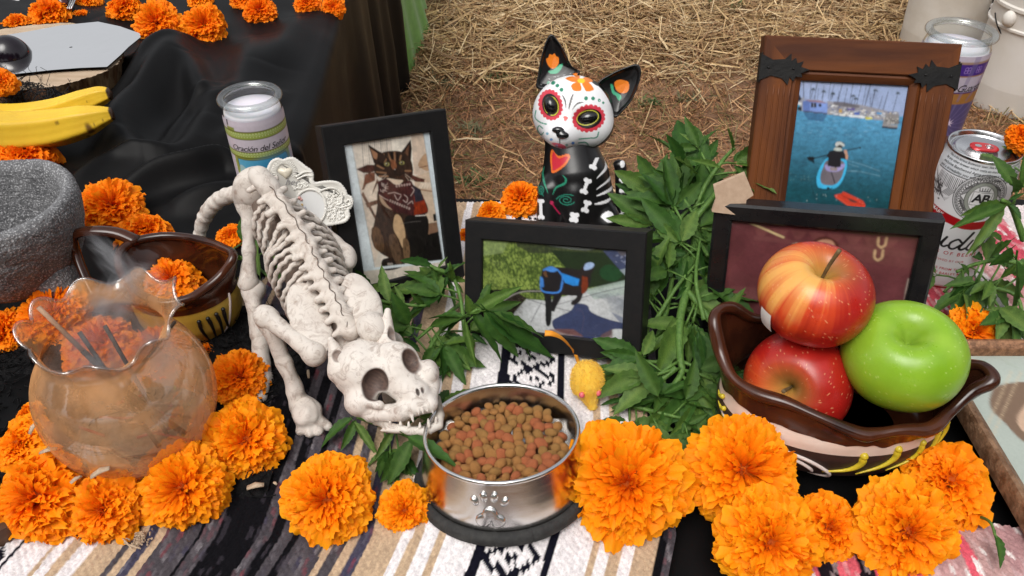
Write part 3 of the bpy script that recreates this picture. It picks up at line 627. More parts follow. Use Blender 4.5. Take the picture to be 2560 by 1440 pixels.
FL = [
 (1568, 1208, 158, 4, (-.1, -.62, .75), None, Y1, 'largest ruffled yellow orange marigold directly right of the steel bowl'),
 (1852, 1176, 146, 2, (.05, -.55, .8), None, Y1, 'big domed marigold touching the left foot of the clay fruit bowl'),
 (1918, 1352, 133, 1, (0, -.7, .7), None, Y1, 'marigold with a dark open centre at the front edge on black cloth'),
 (2066, 1322, 92, 5, (.1, -.45, .85), None, Y2, 'ragged loose petalled marigold between two full blooms at the front right'),
 (2258, 1328, 138, 1, (.05, -.66, .74), None, Y1, 'full golden marigold on the pink blanket at the front right'),
 (2368, 1208, 118, 3, (.1, -.22, .95), None, Y2, 'flat spreading marigold beside the edge of the lying frame'),
 (822, 1246, 120, 0, (-.05, -.62, .76), None, Y1, 'round dense marigold alone on grey stripes left of the steel bowl'),
 (1012, 1274, 70, 1, (.08, -.7, .7), None, Y1, 'small marigold leaning against the steel bowl at its left'),
 (614, 1102, 107, 1, (.35, -.5, .78), None, Y1, 'marigold by the skeleton front paw, right of the glass vase'),
 (597, 948, 80, 0, (.45, -.3, .8), None, D1, 'deep orange marigold behind the skeleton forearm and against the vase'),
 (520, 882, 34, 5, (.3, 0, .9), None, D1, 'scrap of orange marigold between the vase and the black yarn'),
 (464, 1218, 112, 2, (.05, -.65, .75), None, Y1, 'domed golden marigold in front of the vase base, right of a dark hearted one'),
 (266, 1272, 98, 1, (-.05, -.75, .66), None, Y2, 'brown hearted marigold directly in front of the glass vase'),
 (104, 1245, 118, 4, (-.2, -.6, .75), None, Y2, 'tall ruffled marigold at the front left corner with straw on it'),
 (58, 1112, 82, 3, (-.35, -.35, .85), .03, Y1, 'marigold half hidden at the left edge of the vase foot'),
 (72, 1040, 40, 5, (-.5, -.2, .8), .03, Y2, 'little marigold peeping out left of the vase belly'),
 (18, 835, 68, 0, (-.3, -.3, .9), None, D1, 'deep orange marigold cut by the left edge below the stone mortar'),
 (255, 868, 95, 0, (0, .1, 1), .026, D1, 'marigold seen only through the back wall of the glass vase'),
 (402, 890, 88, 2, (.2, .1, 1), .026, D1, 'marigold seen through the right back wall of the glass vase'),
 (140, 790, 92, 2, (0, -.2, .95), None, D1, 'orange marigold seen through the ruffled lip of the vase'),
 (280, 522, 86, 0, (.3, -.3, .85), None, D1, 'large deep orange marigold against the right side of the stone mortar'),
 (364, 582, 70, 5, (.1, .1, .98), None, D1, 'orange marigold behind the rim of the brown clay jug'),
 (580, 592, 42, 5, (-.2, -.1, .95), None, D1, 'small orange marigold left of the skeleton thigh'),
 (70, 396, 78, 3, (.1, .15, .98), None, D2, 'orange marigold squeezed between the bananas and the stone mortar'),
 (4, 204, 40, 3, (.5, -.3, .8), .07, D1, 'loose orange marigold at the left edge on the netted bundle'),
 (396, 60, 60, 2, (0, -.75, .66), None, D1, 'round marigold at the right corner of the mirror sheet'),
 (512, 66, 56, 4, (.1, -.6, .75), None, D1, 'marigold with hanging petals second from the mirror along the cloth edge'),
 (312, 24, 46, 4, (-.2, -.2, .95), None, D1, 'marigold behind the far right corner of the mirror sheet'),
 (44, 58, 33, 5, (0, -.2, .95), None, D1, 'small marigold behind the mirror, near the black ball'),
 (126, 36, 52, 4, (0, -.2, .95), None, D1, 'broad marigold behind the middle of the mirror'),
 (206, 44, 27, 5, (.1, -.1, .95), None, D1, 'little marigold right of the broad one behind the mirror'),
 (4, 70, 18, 5, (0, -.2, .95), None, D1, 'tiny bit of marigold at the left edge behind the mirror'),
 (222, 4, 34, 5, (0, -.2, .95), None, D1, 'marigold cut by the top edge beside a steel fork'),
 (500, 0, 32, 5, (0, -.3, .9), None, D1, 'marigold cut by the top edge above the one with hanging petals'),
 (612, 2, 36, 0, (0, -.4, .9), None, D2, 'marigold cut by the top edge, left one of a joined pair'),
 (650, 30, 43, 2, (.1, -.6, .75), None, D2, 'round marigold of the joined pair on the cloth edge'),
 (768, 12, 36, 0, (0, -.4, .9), None, D2, 'marigold near the end of the cloth edge, left of a dark eyed one'),
 (834, 20, 31, 1, (.15, -.7, .7), None, D2, 'dark eyed marigold last on the right along the black cloth edge'),
 (1302, 500, 54, 2, (-.1, -.1, .98), None, D1, 'orange marigold tucked behind the landscape frame left of the figurine'),
 (1226, 530, 36, 5, (-.2, -.1, .95), None, Y2, 'loose marigold petals tucked behind the top edge of the landscape frame'),
 (1163, 590, 22, 5, (-.4, -.3, .8), None, D1, 'sliver of marigold between the two black picture frames'),
 (2428, 832, 74, 1, (.2, -.75, .62), None, Y2, 'marigold with a red heart behind the green apple'),
 (2556, 348, 42, 2, (.2, -.2, .95), .16, D2, 'orange marigold cut by the right edge, above the beer can shoulder'),
]
for i, (x, y, r_, v_, ax_, z_, tn, lab) in enumerate(FL): marigold(x, y, r_, v_, lab, ax_, z_, tn)

# ------------------------------------------------------------------ foliage
def leaf_mesh(seed):
    r = np.random.default_rng(seed); nv = 15; g = Geo(); t = np.linspace(0, 1, nv); w = np.sin(math.pi*t**.85)**.9*(1-.25*t)+.012; w[0] = .05; w[-1] = .0
    ser = np.where(np.arange(nv) % 2 == 0, 1.0, .84); w = w*ser; dr = r.uniform(.02, .22); tw = r.uniform(-.35, .35); sw = r.uniform(-.08, .08)
    cx = t-.02*t*t; cz = -dr*t**2.2; cy = sw*np.sin(math.pi*t)
    U = np.array([-1, -.55, 0, .55, 1]); A = np.zeros((nv, 5, 3)); C = np.zeros((nv, 5, 3))
    for i in range(nv):
        a = tw*t[i]
        for j, u in enumerate(U):
            y = .5*w[i]*u; z = .16*abs(y)*1.4+.012*math.sin(t[i]*26+(u > 0)*1.5)*abs(u)*min(1, w[i]*2)
            A[i, j] = (cx[i]-abs(u)*.03*(w[i]), cy[i]+y*math.cos(a)-z*math.sin(a), cz[i]+y*math.sin(a)+z*math.cos(a))
            C[i, j] = np.array([1.45, 1.3, 1.2]) if j == 2 else np.array([1, 1, 1])*((1.16 if i % 3 == 1 else .9)+.05*(j in (0, 4)))
    g.grid(A, c=C); g.tube(np.stack([np.array([-.16, -.08, .0]), np.zeros(3), np.array([.02, .01, -.002])], 1), .018, 5, c=(1.2, 1.2, 1.05)); return to_mesh('leaf', g, M['leaf'])
LEAF = [leaf_mesh(80+i) for i in range(6)]
LTINT = [(1, 1, 1), (.8, .92, .85), (1.45, 1.25, 1.2), (.5, .68, .62), (2.0, 1.55, 2.0)]
def leaf(parent, a, b, wid=.26, up=(0, -.3, 1), tint=None, var=None):
    a, b = np.asarray(a, float), np.asarray(b, float); L = np.linalg.norm(b-a); x = (b-a)/L; z = np.asarray(up, float); z = z-(z@x)*x; z = nrm(z); y = np.cross(z, x)
    o = link('leaf', LEAF[rng.integers(0, 6) if var is None else var], None, parent)
    off = np.array(root_of(parent).location)
    m = Matrix(((x[0]*L, y[0]*wid/.5*L*.55, z[0]*L, a[0]-off[0]), (x[1]*L, y[1]*wid/.5*L*.55, z[1]*L, a[1]-off[1]), (x[2]*L, y[2]*wid/.5*L*.55, z[2]*L, a[2]-off[2]), (0, 0, 0, 1)))
    o.matrix_local = m; tn = LTINT[rng.choice(5, p=[.30, .2, .22, .14, .14])] if tint is None else tint; o.color = (*tn, 1); return o
def branch(label, stem, leaves, srad=.0024, group='cut marigold stems', twigs=()):
    """stem: [(px, py, z)]; leaves: [(base px, py, z, tip px, py, z, width)]"""
    q = spline([P(*s) for s in stem], 24); o = thing('leafy_branch', label, 'branch', q[0], group)
    g = Geo().tube(q, srad*np.linspace(1.15, .75, 24), 8)
    for tw in twigs: g.tube(spline([P(*s) for s in tw], 12), srad*.6, 6)
    obj('stem', g, M['stem'], o)
    for L in leaves:
        a, b = P(*L[:3]), P(*L[3:6]); leaf(o, a, b, L[6] if len(L) > 6 else .26, up=(rng.normal(0, .25), -.35+rng.normal(0, .2), 1))
    return o
def sprig(label, stem, n, ll=(.032, .058), srad=.0022, seed=0, spread=1.0, wid=(.30, .42), group='cut marigold stems', extra=(), lift=.3, t0=.05):
    r = np.random.default_rng(seed); q = spline([P(*s) for s in stem], 40); o = thing('leafy_branch', label, 'branch', q[0], group)
    g = Geo().tube(q, srad*np.linspace(1.2, .7, 40), 8); L = []
    T = nrm(np.gradient(q, axis=0)); up = np.array([0, -.45, .9])
    k = 0
    while k < n:
        i = int((t0+(1-t0)*r.uniform())*39); side = nrm(np.cross(T[i], up))*(1 if r.uniform() < .5 else -1)
        # a petiole with a fan of 3 to 5 leaflets
        d = nrm(T[i]*r.uniform(.2, .8)+side*spread+up*r.uniform(-.1, lift)); pl = r.uniform(.012, .03); e = q[i]+d*pl; g.tube(np.array([q[i], (q[i]+e)/2+up*.002, e]), srad*.45, 5)
        m = min(int(r.integers(3, 6)), n-k)
        for j in range(m):
            an = (j-(m-1)/2)*.55+r.normal(0, .12); s2 = nrm(np.cross(d, up)); dd = nrm(d*math.cos(an)+s2*math.sin(an)+up*r.normal(0, .25)-np.array([0, 0, .12]))
            le = r.uniform(*ll)*(1-.12*abs(j-(m-1)/2)); b = e+dd*le
            if b[2] < .006: b[2] = .006+r.uniform(0, .006)
            L.append((e+dd*.003, b, r.uniform(*wid), up+r.normal(0, .3, 3)))
        k += m
    obj('stem', g, M['stem'], o)
    for a, b, w_, u_ in L: leaf(o, a, b, w_, up=u_)
    for E in extra: leaf(o, P(*E[:3]), P(*E[3:6]), E[6] if len(E) > 6 else .26, up=(rng.normal(0, .2), -.4, 1))
    return o
# between the skeleton and the landscape frame
branch('leafy sprig arching from the skeleton shoulder below the standing cat photo', [(875, 730, .02), (930, 748, .03), (1020, 762, .035), (1075, 765, .03)],
       [(930, 748, .03, 868, 658, .06, .34), (975, 755, .035, 948, 658, .06, .30), (1010, 760, .035, 985, 712, .05, .30), (940, 752, .03, 920, 812, .02, .26), (1010, 762, .03, 985, 815, .02, .3), (1060, 765, .03, 1030, 735, .05, .3), (900, 740, .03, 985, 700, .05, .22), (1060, 765, .03, 1020, 800, .02, .26), (985, 756, .03, 905, 790, .02, .22)], .0018)
branch('leafy sprig lying on the lower edge of the standing cat photo frame', [(1135, 700, .03), (1110, 680, .045), (1085, 670, .05), (1060, 655, .055)],
       [(1085, 670, .05, 1000, 645, .07, .26), (1080, 668, .05, 1100, 725, .03, .26), (1110, 680, .045, 1055, 690, .04, .26), (1110, 684, .045, 1160, 655, .06, .3), (1130, 700, .035, 1125, 660, .06, .3), (1130, 700, .03, 1165, 700, .04, .3), (1120, 690, .04, 1090, 760, .02, .28), (1135, 705, .03, 1160, 735, .02, .3), (1095, 672, .05, 1120, 640, .06, .24), (1120, 700, .03, 1140, 780, .015, .24)])
branch('dark palmate leaf spray hanging over the lower left corner of the landscape frame', [(1075, 860, .008), (1110, 820, .02), (1165, 790, .05), (1195, 773, .06)],
       [(1170, 785, .055, 1310, 712, .075, .24), (1175, 785, .055, 1165, 735, .075, .5), (1180, 780, .055, 1268, 905, .02, .30), (1210, 780, .06, 1302, 902, .02, .30), (1220, 780, .06, 1345, 900, .018, .26), (1215, 778, .06, 1398, 898, .02, .28), (1235, 782, .06, 1375, 838, .035, .26),
        (1160, 792, .05, 1062, 785, .04, .26), (1155, 795, .05, 1065, 812, .03, .26), (1162, 800, .045, 1192, 925, .012, .16), (1150, 800, .04, 1098, 850, .02, .22)], .0020, twigs=[[(1195, 773, .06), (1235, 785, .055), (1290, 815, .045)]])
sprig('leafy sprig behind the skeleton jaw with pale leaves on the blanket stripes', [(1055, 915, .01), (1075, 870, .015), (1105, 820, .02)], 10, (.02, .04), .0022, 61, extra=[(1070, 905, .012, 1128, 842, .012, .28), (1085, 945, .008, 1160, 885, .01, .22), (1060, 930, .01, 1105, 945, .006, .2), (1050, 880, .02, 1005, 840, .03, .3), (1040, 890, .02, 1010, 870, .03, .3)])
sprig('leafy bundle lying under the skeleton jaw beside the steel bowl', [(895, 1040, .015), (960, 1065, .012), (1020, 1090, .012), (1040, 1110, .01)], 22, (.022, .045), .0022, 62, extra=[(880, 1045, .02, 792, 1115, .01, .32), (890, 1050, .02, 850, 1128, .008, .3), (885, 1055, .02, 950, 1138, .008, .2), (1020, 1092, .045, 1148, 1168, .05, .26), (1030, 1100, .03, 962, 1215, .01, .34), (1035, 1095, .03, 1020, 1070, .045, .4), (985, 1075, .02, 935, 1150, .01, .25), (1025, 1110, .02, 975, 1160, .01, .3)])
sprig('few leaf sprigs behind the skeleton thigh near the clay jug', [(560, 640, .01), (620, 650, .02), (680, 700, .03)], 12, (.02, .045), .0018, 63, extra=[(650, 690, .03, 640, 590, .05, .26), (600, 650, .02, 530, 645, .05, .3), (690, 720, .02, 720, 640, .04, .24)])
# the long heap between the landscape frame and the clay bowl
sprig('thick ribbed green stem running down beside the landscape frame', [(1745, 560, .06), (1722, 700, .05), (1700, 800, .04), (1700, 890, .03), (1705, 930, .025), (1680, 970, .02)], 24, (.036, .062), .0038, 64, spread=1.1, extra=[(1725, 720, .05, 1690, 745, .05, .3), (1700, 800, .04, 1660, 835, .04, .3), (1710, 640, .06, 1705, 740, .05, .2), (1740, 620, .06, 1765, 700, .05, .2)])
sprig('leafy stem dropping into the dark gap left of the clay fruit bowl', [(1720, 730, .05), (1765, 785, .04), (1790, 850, .03), (1760, 930, .02), (1790, 1000, .01)], 22, (.04, .066), .0026, 65, extra=[(1745, 830, .04, 1755, 940, .02, .28), (1750, 835, .04, 1800, 960, .02, .32), (1740, 840, .04, 1735, 910, .02, .22), (1800, 790, .06, 1862, 722, .09, .3)])
sprig('broad leaved sprig spread on the blanket right of the yellow toy mouse', [(1690, 920, .03), (1640, 960, .02), (1610, 985, .015), (1560, 1000, .01)], 12, (.04, .06), .0024, 66, extra=[(1610, 975, .02, 1465, 905, .015, .34), (1615, 985, .02, 1505, 965, .012, .36), (1645, 990, .03, 1588, 872, .06, .34), (1640, 990, .02, 1535, 985, .012, .34), (1560, 1000, .012, 1500, 1010, .012, .2), (1650, 995, .02, 1490, 1030, .006, .2), (1660, 985, .025, 1765, 940, .03, .2)])
sprig('dense leaves in shadow below the clay bowl and above the front marigolds', [(1650, 1010, .01), (1700, 1000, .012), (1760, 1020, .01), (1820, 1045, .008)], 26, (.034, .056), .0022, 67, extra=[(1770, 1000, .015, 1800, 1060, .01, .3), (1720, 1060, .01, 1770, 1030, .02, .35)])
sprig('upright leafy tops sprouting between the figurine and the wooden frame', [(1720, 560, .06), (1760, 470, .09), (1800, 410, .11), (1835, 370, .12)], 20, (.03, .05), .0026, 68, lift=.15, extra=[(1700, 420, .12, 1680, 335, .16, .26), (1830, 370, .13, 1820, 318, .16, .3), (1735, 430, .11, 1685, 390, .14, .3), (1800, 420, .12, 1730, 395, .13, .22)])
sprig('tangled pale leaves lying behind the upper right corner of the landscape frame', [(1660, 560, .05), (1690, 500, .06), (1730, 460, .07), (1780, 440, .08)], 28, (.042, .072), .0026, 69, lift=.25, extra=[(1665, 475, .08, 1600, 440, .09, .26), (1675, 505, .07, 1598, 490, .08, .22), (1690, 525, .07, 1610, 548, .06, .24)])
sprig('heaped leafy stem end beside the cardboard scrap', [(1660, 640, .04), (1700, 590, .06), (1760, 520, .08), (1800, 470, .1)], 22, (.042, .07), .0034, 70, lift=.3)
sprig('leafy stem squeezed against the side of the landscape frame', [(1640, 860, .02), (1665, 780, .03), (1680, 700, .04), (1690, 620, .05)], 24, (.028, .05), .0026, 71)
sprig('leaves behind the black frame and cardboard scrap', [(1620, 600, .05), (1680, 560, .06), (1740, 600, .06), (1770, 640, .06)], 24, (.025, .05), .0026, 72, lift=.5)
sprig('leaf spray in front of the standing cat photo, between skeleton and landscape frame', [(1150, 760, .01), (1100, 800, .02), (1040, 850, .02)], 16, (.038, .062), .002, 77)
sprig('leaf spray pushing out from under the left end of the landscape frame', [(1165, 860, .01), (1150, 740, .03), (1120, 660, .04)], 14, (.036, .058), .002, 78)
sprig('broad leaves under the right end of the landscape frame', [(1690, 900, .02), (1640, 905, .02), (1590, 900, .02)], 10, (.03, .05), .002, 79)
sprig('pale leaves heaped low behind the tail of the figurine', [(1660, 540, .03), (1700, 450, .04), (1750, 420, .05)], 16, (.035, .06), .0024, 81, lift=.1)
sprig('leaves over the foot of the beer can', [(2440, 640, .04), (2400, 690, .03), (2360, 730, .02)], 14, (.028, .045), .002, 82)
sprig('full leafy mass lying between the landscape frame and the dark stem bases', [(1640, 800, .03), (1690, 720, .05), (1740, 660, .06)], 20, (.042, .070), .002, 83, lift=.2)
sprig('leaves fanned over the blanket edge above the right front marigolds', [(1560, 1010, .01), (1640, 1030, .012), (1720, 1050, .01)], 16, (.04, .062), .002, 84)
sprig('leafy shoots spreading left of the cardboard scrap', [(1670, 640, .05), (1705, 540, .07), (1770, 500, .08)], 20, (.042, .070), .002, 85, lift=.2)
sprig('leafy shoots crowding the dark gap beside the black glossy frame', [(1760, 800, .04), (1740, 700, .06), (1750, 600, .07)], 16, (.04, .065), .002, 86, lift=.2)
# right edge, over the can
sprig('grey green leafy stem leaning across the front of the beer can', [(2560, 600, .10), (2530, 520, .13), (2505, 500, .14)], 3, (.03, .045), .0026, 73, extra=[(2520, 512, .135, 2404, 530, .130, .20), (2515, 515, .135, 2372, 572, .125, .2), (2510, 515, .135, 2415, 640, .10, .22), (2520, 510, .135, 2560, 545, .13, .3), (2525, 500, .14, 2560, 480, .15, .3), (2530, 480, .14, 2545, 430, .17, .3), (2490, 540, .12, 2425, 640, .09, .2)])
sprig('drooping leaf clusters below the can at the right edge', [(2555, 660, .07), (2500, 650, .07), (2440, 660, .06), (2390, 680, .05)], 20, (.028, .048), .0022, 74, extra=[(2530, 600, .1, 2460, 650, .07, .26), (2530, 620, .1, 2485, 665, .07, .3), (2540, 660, .08, 2500, 700, .06, .26), (2540, 650, .09, 2540, 800, .03, .24), (2400, 660, .06, 2430, 690, .05, .3)])
sprig('dark leaves trailing down to the lying frame at the right edge', [(2420, 720, .03), (2480, 720, .04), (2540, 740, .04), (2560, 800, .03)], 28, (.025, .05), .0022, 75, extra=[(2480, 790, .03, 2560, 830, .02, .2)])
sprig('leafy tips above the can shoulder at the right edge', [(2575, 470, .13), (2568, 440, .14), (2572, 400, .14)], 5, (.018, .03), .002, 76)
o_ = thing('fallen_leaf', 'single narrow leaf fallen on the rail of the lying frame', 'leaf', P(2470, 1302, .012))
_q = spline([P(2440, 1288, .012), P(2475, 1305, .024), P(2490, 1345, .024)], 10); obj('stem', Geo().tube(_q, .0011, 6), M['stem'], o_); leaf(o_, P(2490, 1338, .024), P(2505, 1420, .024), .3)
# ------------------------------------------------------------------ picture frames
class Pose:
    def __init__(s, x, y, z, yaw, lean, roll, w, h):
        c, n = math.cos, math.sin
        rz = np.array([[c(yaw), -n(yaw), 0], [n(yaw), c(yaw), 0], [0, 0, 1]]); rx = np.array([[1, 0, 0], [0, c(lean), n(lean)], [0, -n(lean), c(lean)]]); ry = np.array([[c(roll), 0, n(roll)], [0, 1, 0], [-n(roll), 0, c(roll)]])
        s.R = rz@rx@ry; s.o = np.array([x, y, z]); s.w, s.h = w, h
    def __call__(s, a, y, b):
        """a along the width from the left, b up from the bottom, y back from the front face"""
        a, y, b = np.broadcast_arrays(np.asarray(a, float), np.asarray(y, float), np.asarray(b, float))
        return np.stack([a-s.w/2, y, b], -1)@s.R.T+s.o
def rails(root, T, b, prof, m, name='frame_rail', sharp=30):
    """four mitred rails; prof: (distance in from the outer edge, depth behind the front)"""
    for cx, cz, dx, dz, ix, iz, L in ((0, 0, 1, 0, 0, 1, T.w), (T.w, 0, 0, 1, -1, 0, T.h), (T.w, T.h, -1, 0, 0, -1, T.w), (0, T.h, 0, -1, 1, 0, T.h)):
        g = Geo(); nseg = 14; A = []
        for t in np.linspace(0, 1, nseg):
            row = []
            for o, y in prof:
                s_ = o+t*(L-2*o); row.append(T(cx+dx*s_+ix*o, y, cz+dz*s_+iz*o))
            A.append(row)
        g.grid(np.array(A), cu=True); n = len(prof); g.f.append(tuple(range(n))); g.f.append(tuple(range((nseg-1)*n, nseg*n))[::-1])
        obj(name, g, m, root, sharp=sharp)
def corners(T, b, rec, x0, y0, sc):
    return [tuple((pix(T(a, rec, c))-(x0, y0))*sc) for a, c in ((b, T.h-b), (T.w-b, T.h-b), (T.w-b, b), (b, b))]
def photo(root, T, b, rec, paint, nu, name='photograph', inset=0):
    W, H = T.w-2*b, T.h-2*b; nv = int(nu*H/W); u, v = np.meshgrid(np.linspace(0, 1, nu), np.linspace(0, 1, nv)); paint.soft(3, .05)
    g = Geo().grid(T(b+u*W, rec, T.h-b-v*H), c=paint.sample(u, v)); o = obj(name, g, M['attr'], root); return o
def backing(root, T, b, rec, t):
    g = Geo(); c = [T(b*.5, rec+.003, b*.5), T(T.w-b*.5, rec+.003, b*.5), T(T.w-b*.5, rec+.003, T.h-b*.5), T(b*.5, rec+.003, T.h-b*.5)]; c2 = [T(b*.5, t, b*.5), T(T.w-b*.5, t, b*.5), T(T.w-b*.5, t, T.h-b*.5), T(b*.5, t, T.h-b*.5)]
    g.prism(np.array(c), np.array(c2)); obj('back_board', g, M['board'], root, smooth=False)
    top = T(T.w/2, t+.001, T.h*.62); foot = np.array(T(T.w/2, t+.02, 0)); foot[2] = .004; d = nrm(T(0, 1, 0)-T(0, 0, 0)); foot = foot+np.array([d[0], d[1], 0])*T.h*.5
    sx = nrm(T(1, 0, 0)-T(0, 0, 0))*.02; g = Geo(); q = [top-sx, top+sx, foot+sx*1.3, foot-sx*1.3]; g.prism(np.array(q), np.array(q)+d*.003); obj('easel_leg', g, M['board'], root, smooth=False)
def pane(root, T, b, y):
    g = Geo(); g.add(T(np.array([b-.001, T.w-b+.001, T.w-b+.001, b-.001]), y, np.array([b-.001, b-.001, T.h-b+.001, T.h-b+.001])), [(0, 1, 2, 3)]); obj('glass_pane', g, M['pane'], root, smooth=False)
M['board'] = mat('grey_board', (.05, .05, .05), (.07, .07, .07), scale=60, rough=.8)

def paint_cat(quad):
    k = Paint(150, 205, (222, 210, 196), quad=quad)
    for i in range(16):   # cupboard grooves behind
        x = 235+i*19; k.line([(x, 130), (x+30, 560)], 7, (196, 184, 172) if i % 3 else (150, 138, 128), smooth=False)
    k.poly([(500, 90), (700, 70), (740, 480), (540, 500)], (232, 222, 208)); k.poly([(690, 80), (800, 70), (860, 520), (720, 500)], (214, 192, 172))
    k.blob([(760, 400), (830, 310), (880, 420), (850, 470), (780, 440)], (186, 150, 118)); k.line([(770, 440), (860, 420)], 9, (120, 80, 60))
    k.poly([(200, 560), (380, 540), (400, 1200), (340, 1370), (260, 1000)], (218, 200, 182)); k.poly([(720, 520), (900, 470), (940, 1000), (760, 1000)], (206, 182, 158))
    for i in range(9): k.line([(770+i*14, 620+10*(i % 2)), (790+i*12, 580)], 6, (240, 226, 208), smooth=False)
    k.line([(760, 640), (890, 660)], 12, (150, 112, 86)); k.poly([(895, 870), (930, 860), (935, 930), (905, 935)], (16, 14, 14))
    k.poly([(820, 960), (950, 940), (990, 1290), (700, 1330), (780, 1050)], (22, 18, 17)); k.poly([(830, 960), (940, 945), (945, 1030), (840, 1060)], (132, 100, 78))
    for q in ([(235, 650), (300, 480), (330, 470), (260, 640)], [(250, 660), (390, 930), (375, 945), (235, 690)], [(270, 770), (400, 730), (400, 770), (290, 810)], [(345, 640), (380, 540), (395, 560), (330, 700)]): k.poly(q, (104, 74, 58))
    k.poly([(188, 455), (290, 412), (365, 415), (375, 470), (300, 490), (250, 488)], (74, 42, 34)); k.poly([(270, 500), (360, 480), (360, 560), (250, 608)], (116, 74, 56))
    k.poly([(690, 500), (760, 530), (820, 545), (815, 575), (740, 570), (690, 550)], (84, 48, 38))
    # body
    k.blob([(395, 640), (560, 600), (720, 620), (800, 760), (830, 900), (850, 1050), (760, 1260), (640, 1300), (540, 1290), (400, 1220), (325, 1090), (350, 960), (380, 800)], (58, 40, 30))
    k.blob([(330, 1000), (400, 1010), (440, 1120), (430, 1220), (350, 1170)], (92, 66, 46)); k.blob([(545, 880), (600, 900), (640, 1050), (620, 1180), (580, 1100), (530, 1000)], (196, 162, 124))
    k.blob([(640, 900), (830, 880), (850, 1060), (780, 1270), (690, 1290), (660, 1100)], (26, 22, 20)); k.blob([(430, 1290), (560, 1270), (640, 1330), (560, 1375), (440, 1385)], (34, 24, 20)); k.blob([(500, 1060), (560, 1080), (610, 1290), (580, 1350), (540, 1300), (490, 1150)], (88, 66, 50))
    k.blob([(620, 1100), (670, 1130), (680, 1280), (630, 1270)], (110, 84, 60))
    # head
    k.poly([(297, 225), (350, 260), (425, 305), (440, 400), (350, 400)], (40, 26, 20)); k.poly([(315, 262), (385, 310), (380, 370), (345, 350)], (150, 108, 80)); k.poly([(690, 180), (700, 260), (690, 400), (600, 380), (600, 300)], (36, 24, 18)); k.poly([(675, 225), (668, 330), (620, 320)], (112, 76, 56))
    k.blob([(420, 305), (520, 285), (610, 295), (680, 350), (712, 460), (680, 560), (560, 590), (430, 545), (360, 490), (360, 390)], (50, 34, 26))
    for q in ([(440, 310), (470, 350), (440, 400)], [(480, 300), (500, 360), (520, 400)], [(540, 300), (545, 380)], [(380, 420), (440, 450)], [(375, 480), (460, 490)], [(600, 330), (590, 370)], [(640, 470), (690, 470)], [(400, 520), (480, 520)]): k.line(q, 15, (142, 104, 76), taper=True)
    for q in ([(455, 320), (480, 370)], [(510, 300), (530, 380)], [(570, 310), (565, 370)], [(390, 390), (440, 420)]): k.line(q, 13, (18, 12, 10), taper=True)
    k.blob([(500, 380), (540, 370), (560, 430), (545, 470), (515, 440)], (124, 76, 50)); k.blob([(470, 540), (560, 550), (620, 560), (570, 600), (500, 590)], (216, 194, 172))
    for cx, cy in ((470, 408), (608, 396)): k.ell(cx, cy, 31, 22, (18, 14, 10)); k.ell(cx, cy, 25, 18, (150, 140, 86)); k.ell(cx, cy, 9, 15, (10, 8, 6)); k.ell(cx-6, cy-6, 4, 4, (230, 230, 220))
    k.ell(548, 462, 18, 13, (34, 20, 18)); k.ell(544, 456, 5, 4, (220, 200, 190)); k.line([(548, 472), (550, 500), (580, 510)], 6, (14, 10, 8))
    for q in ([(460, 500), (380, 560)], [(470, 510), (400, 590)], [(640, 500), (720, 560)], [(640, 515), (700, 600)]): k.line(q, 3, (214, 198, 180), smooth=False)
    # bandana
    k.blob([(390, 570), (470, 545), (560, 600), (680, 560), (715, 600), (800, 700), (850, 850), (730, 880), (600, 860), (480, 810), (400, 700), (388, 620)], (66, 32, 32)); k.poly([(720, 640), (800, 690), (850, 850), (720, 880)], (128, 44, 20)); k.poly([(710, 600), (780, 640), (810, 740), (730, 760)], (44, 42, 52)); k.blob([(405, 690), (470, 780), (520, 830), (440, 790), (405, 730)], (168, 142, 118))
    rr = np.random.default_rng(1)
    for i in range(9): k.ell(500+i*22, 745+i*9, 8, 11, (210, 188, 178), rot=20); k.ell(500+i*22, 745+i*9, 4, 6, (66, 32, 32), rot=20)
    for i in range(6): k.ell(560+i*24, 612-i*4, 8, 10, (205, 180, 172)); k.ell(560+i*24, 612-i*4, 4, 5, (66, 32, 32))
    for i in range(14): x, y = rr.uniform(400, 480), rr.uniform(575, 650); k.line([(x, y), (x+rr.uniform(-16, 16), y+rr.uniform(8, 20)), (x+rr.uniform(-10, 24), y+20)], 4, (206, 188, 178))
    for q in ([(480, 680), (540, 670), (600, 690)], [(540, 690), (570, 740), (600, 700)], [(620, 740), (650, 760), (660, 720), (630, 690)], [(690, 700), (720, 650), (700, 620)], [(660, 780), (700, 750), (710, 770)], [(400, 690), (440, 720), (480, 740)]): k.line(q, 6, (200, 178, 170))
    k.line([(735, 885), (825, 880)], 7, (230, 222, 214), smooth=False); k.noise
    m = (np.abs(k.a.mean(-1)) < .12); n = k.noise(.35, 3, 9, 5); k.a = np.where(m[..., None], k.a*np.clip(1+n, .3, 2)[..., None], k.a*np.clip(1+.06*k.noise(1, 8, 8, 6), .7, 1.3)[..., None])
    k.line([(600, 960), (700, 940), (780, 935)], 5, (120, 112, 108), .6, smooth=False)
    for i in range(2): k.ell(488+i*24, 1330, 12, 10, (190, 180, 170)); k.ell(488+i*24, 1330, 6, 5, (34, 24, 20))
    # white mat strips
    k.poly([(40, 180), (135, 165), (360, 1380), (250, 1400)], (216, 224, 228)); k.poly([(798, 60), (890, 50), (1085, 1300), (990, 1310)], (212, 222, 228)); k.line([(135, 170), (360, 1380)], 6, (170, 176, 180), smooth=False); k.line([(799, 70), (990, 1300)], 6, (168, 174, 178), smooth=False)
    k.poly([(258, 1372), (1080, 1280), (1085, 1300), (262, 1396)], (222, 230, 234)); return k
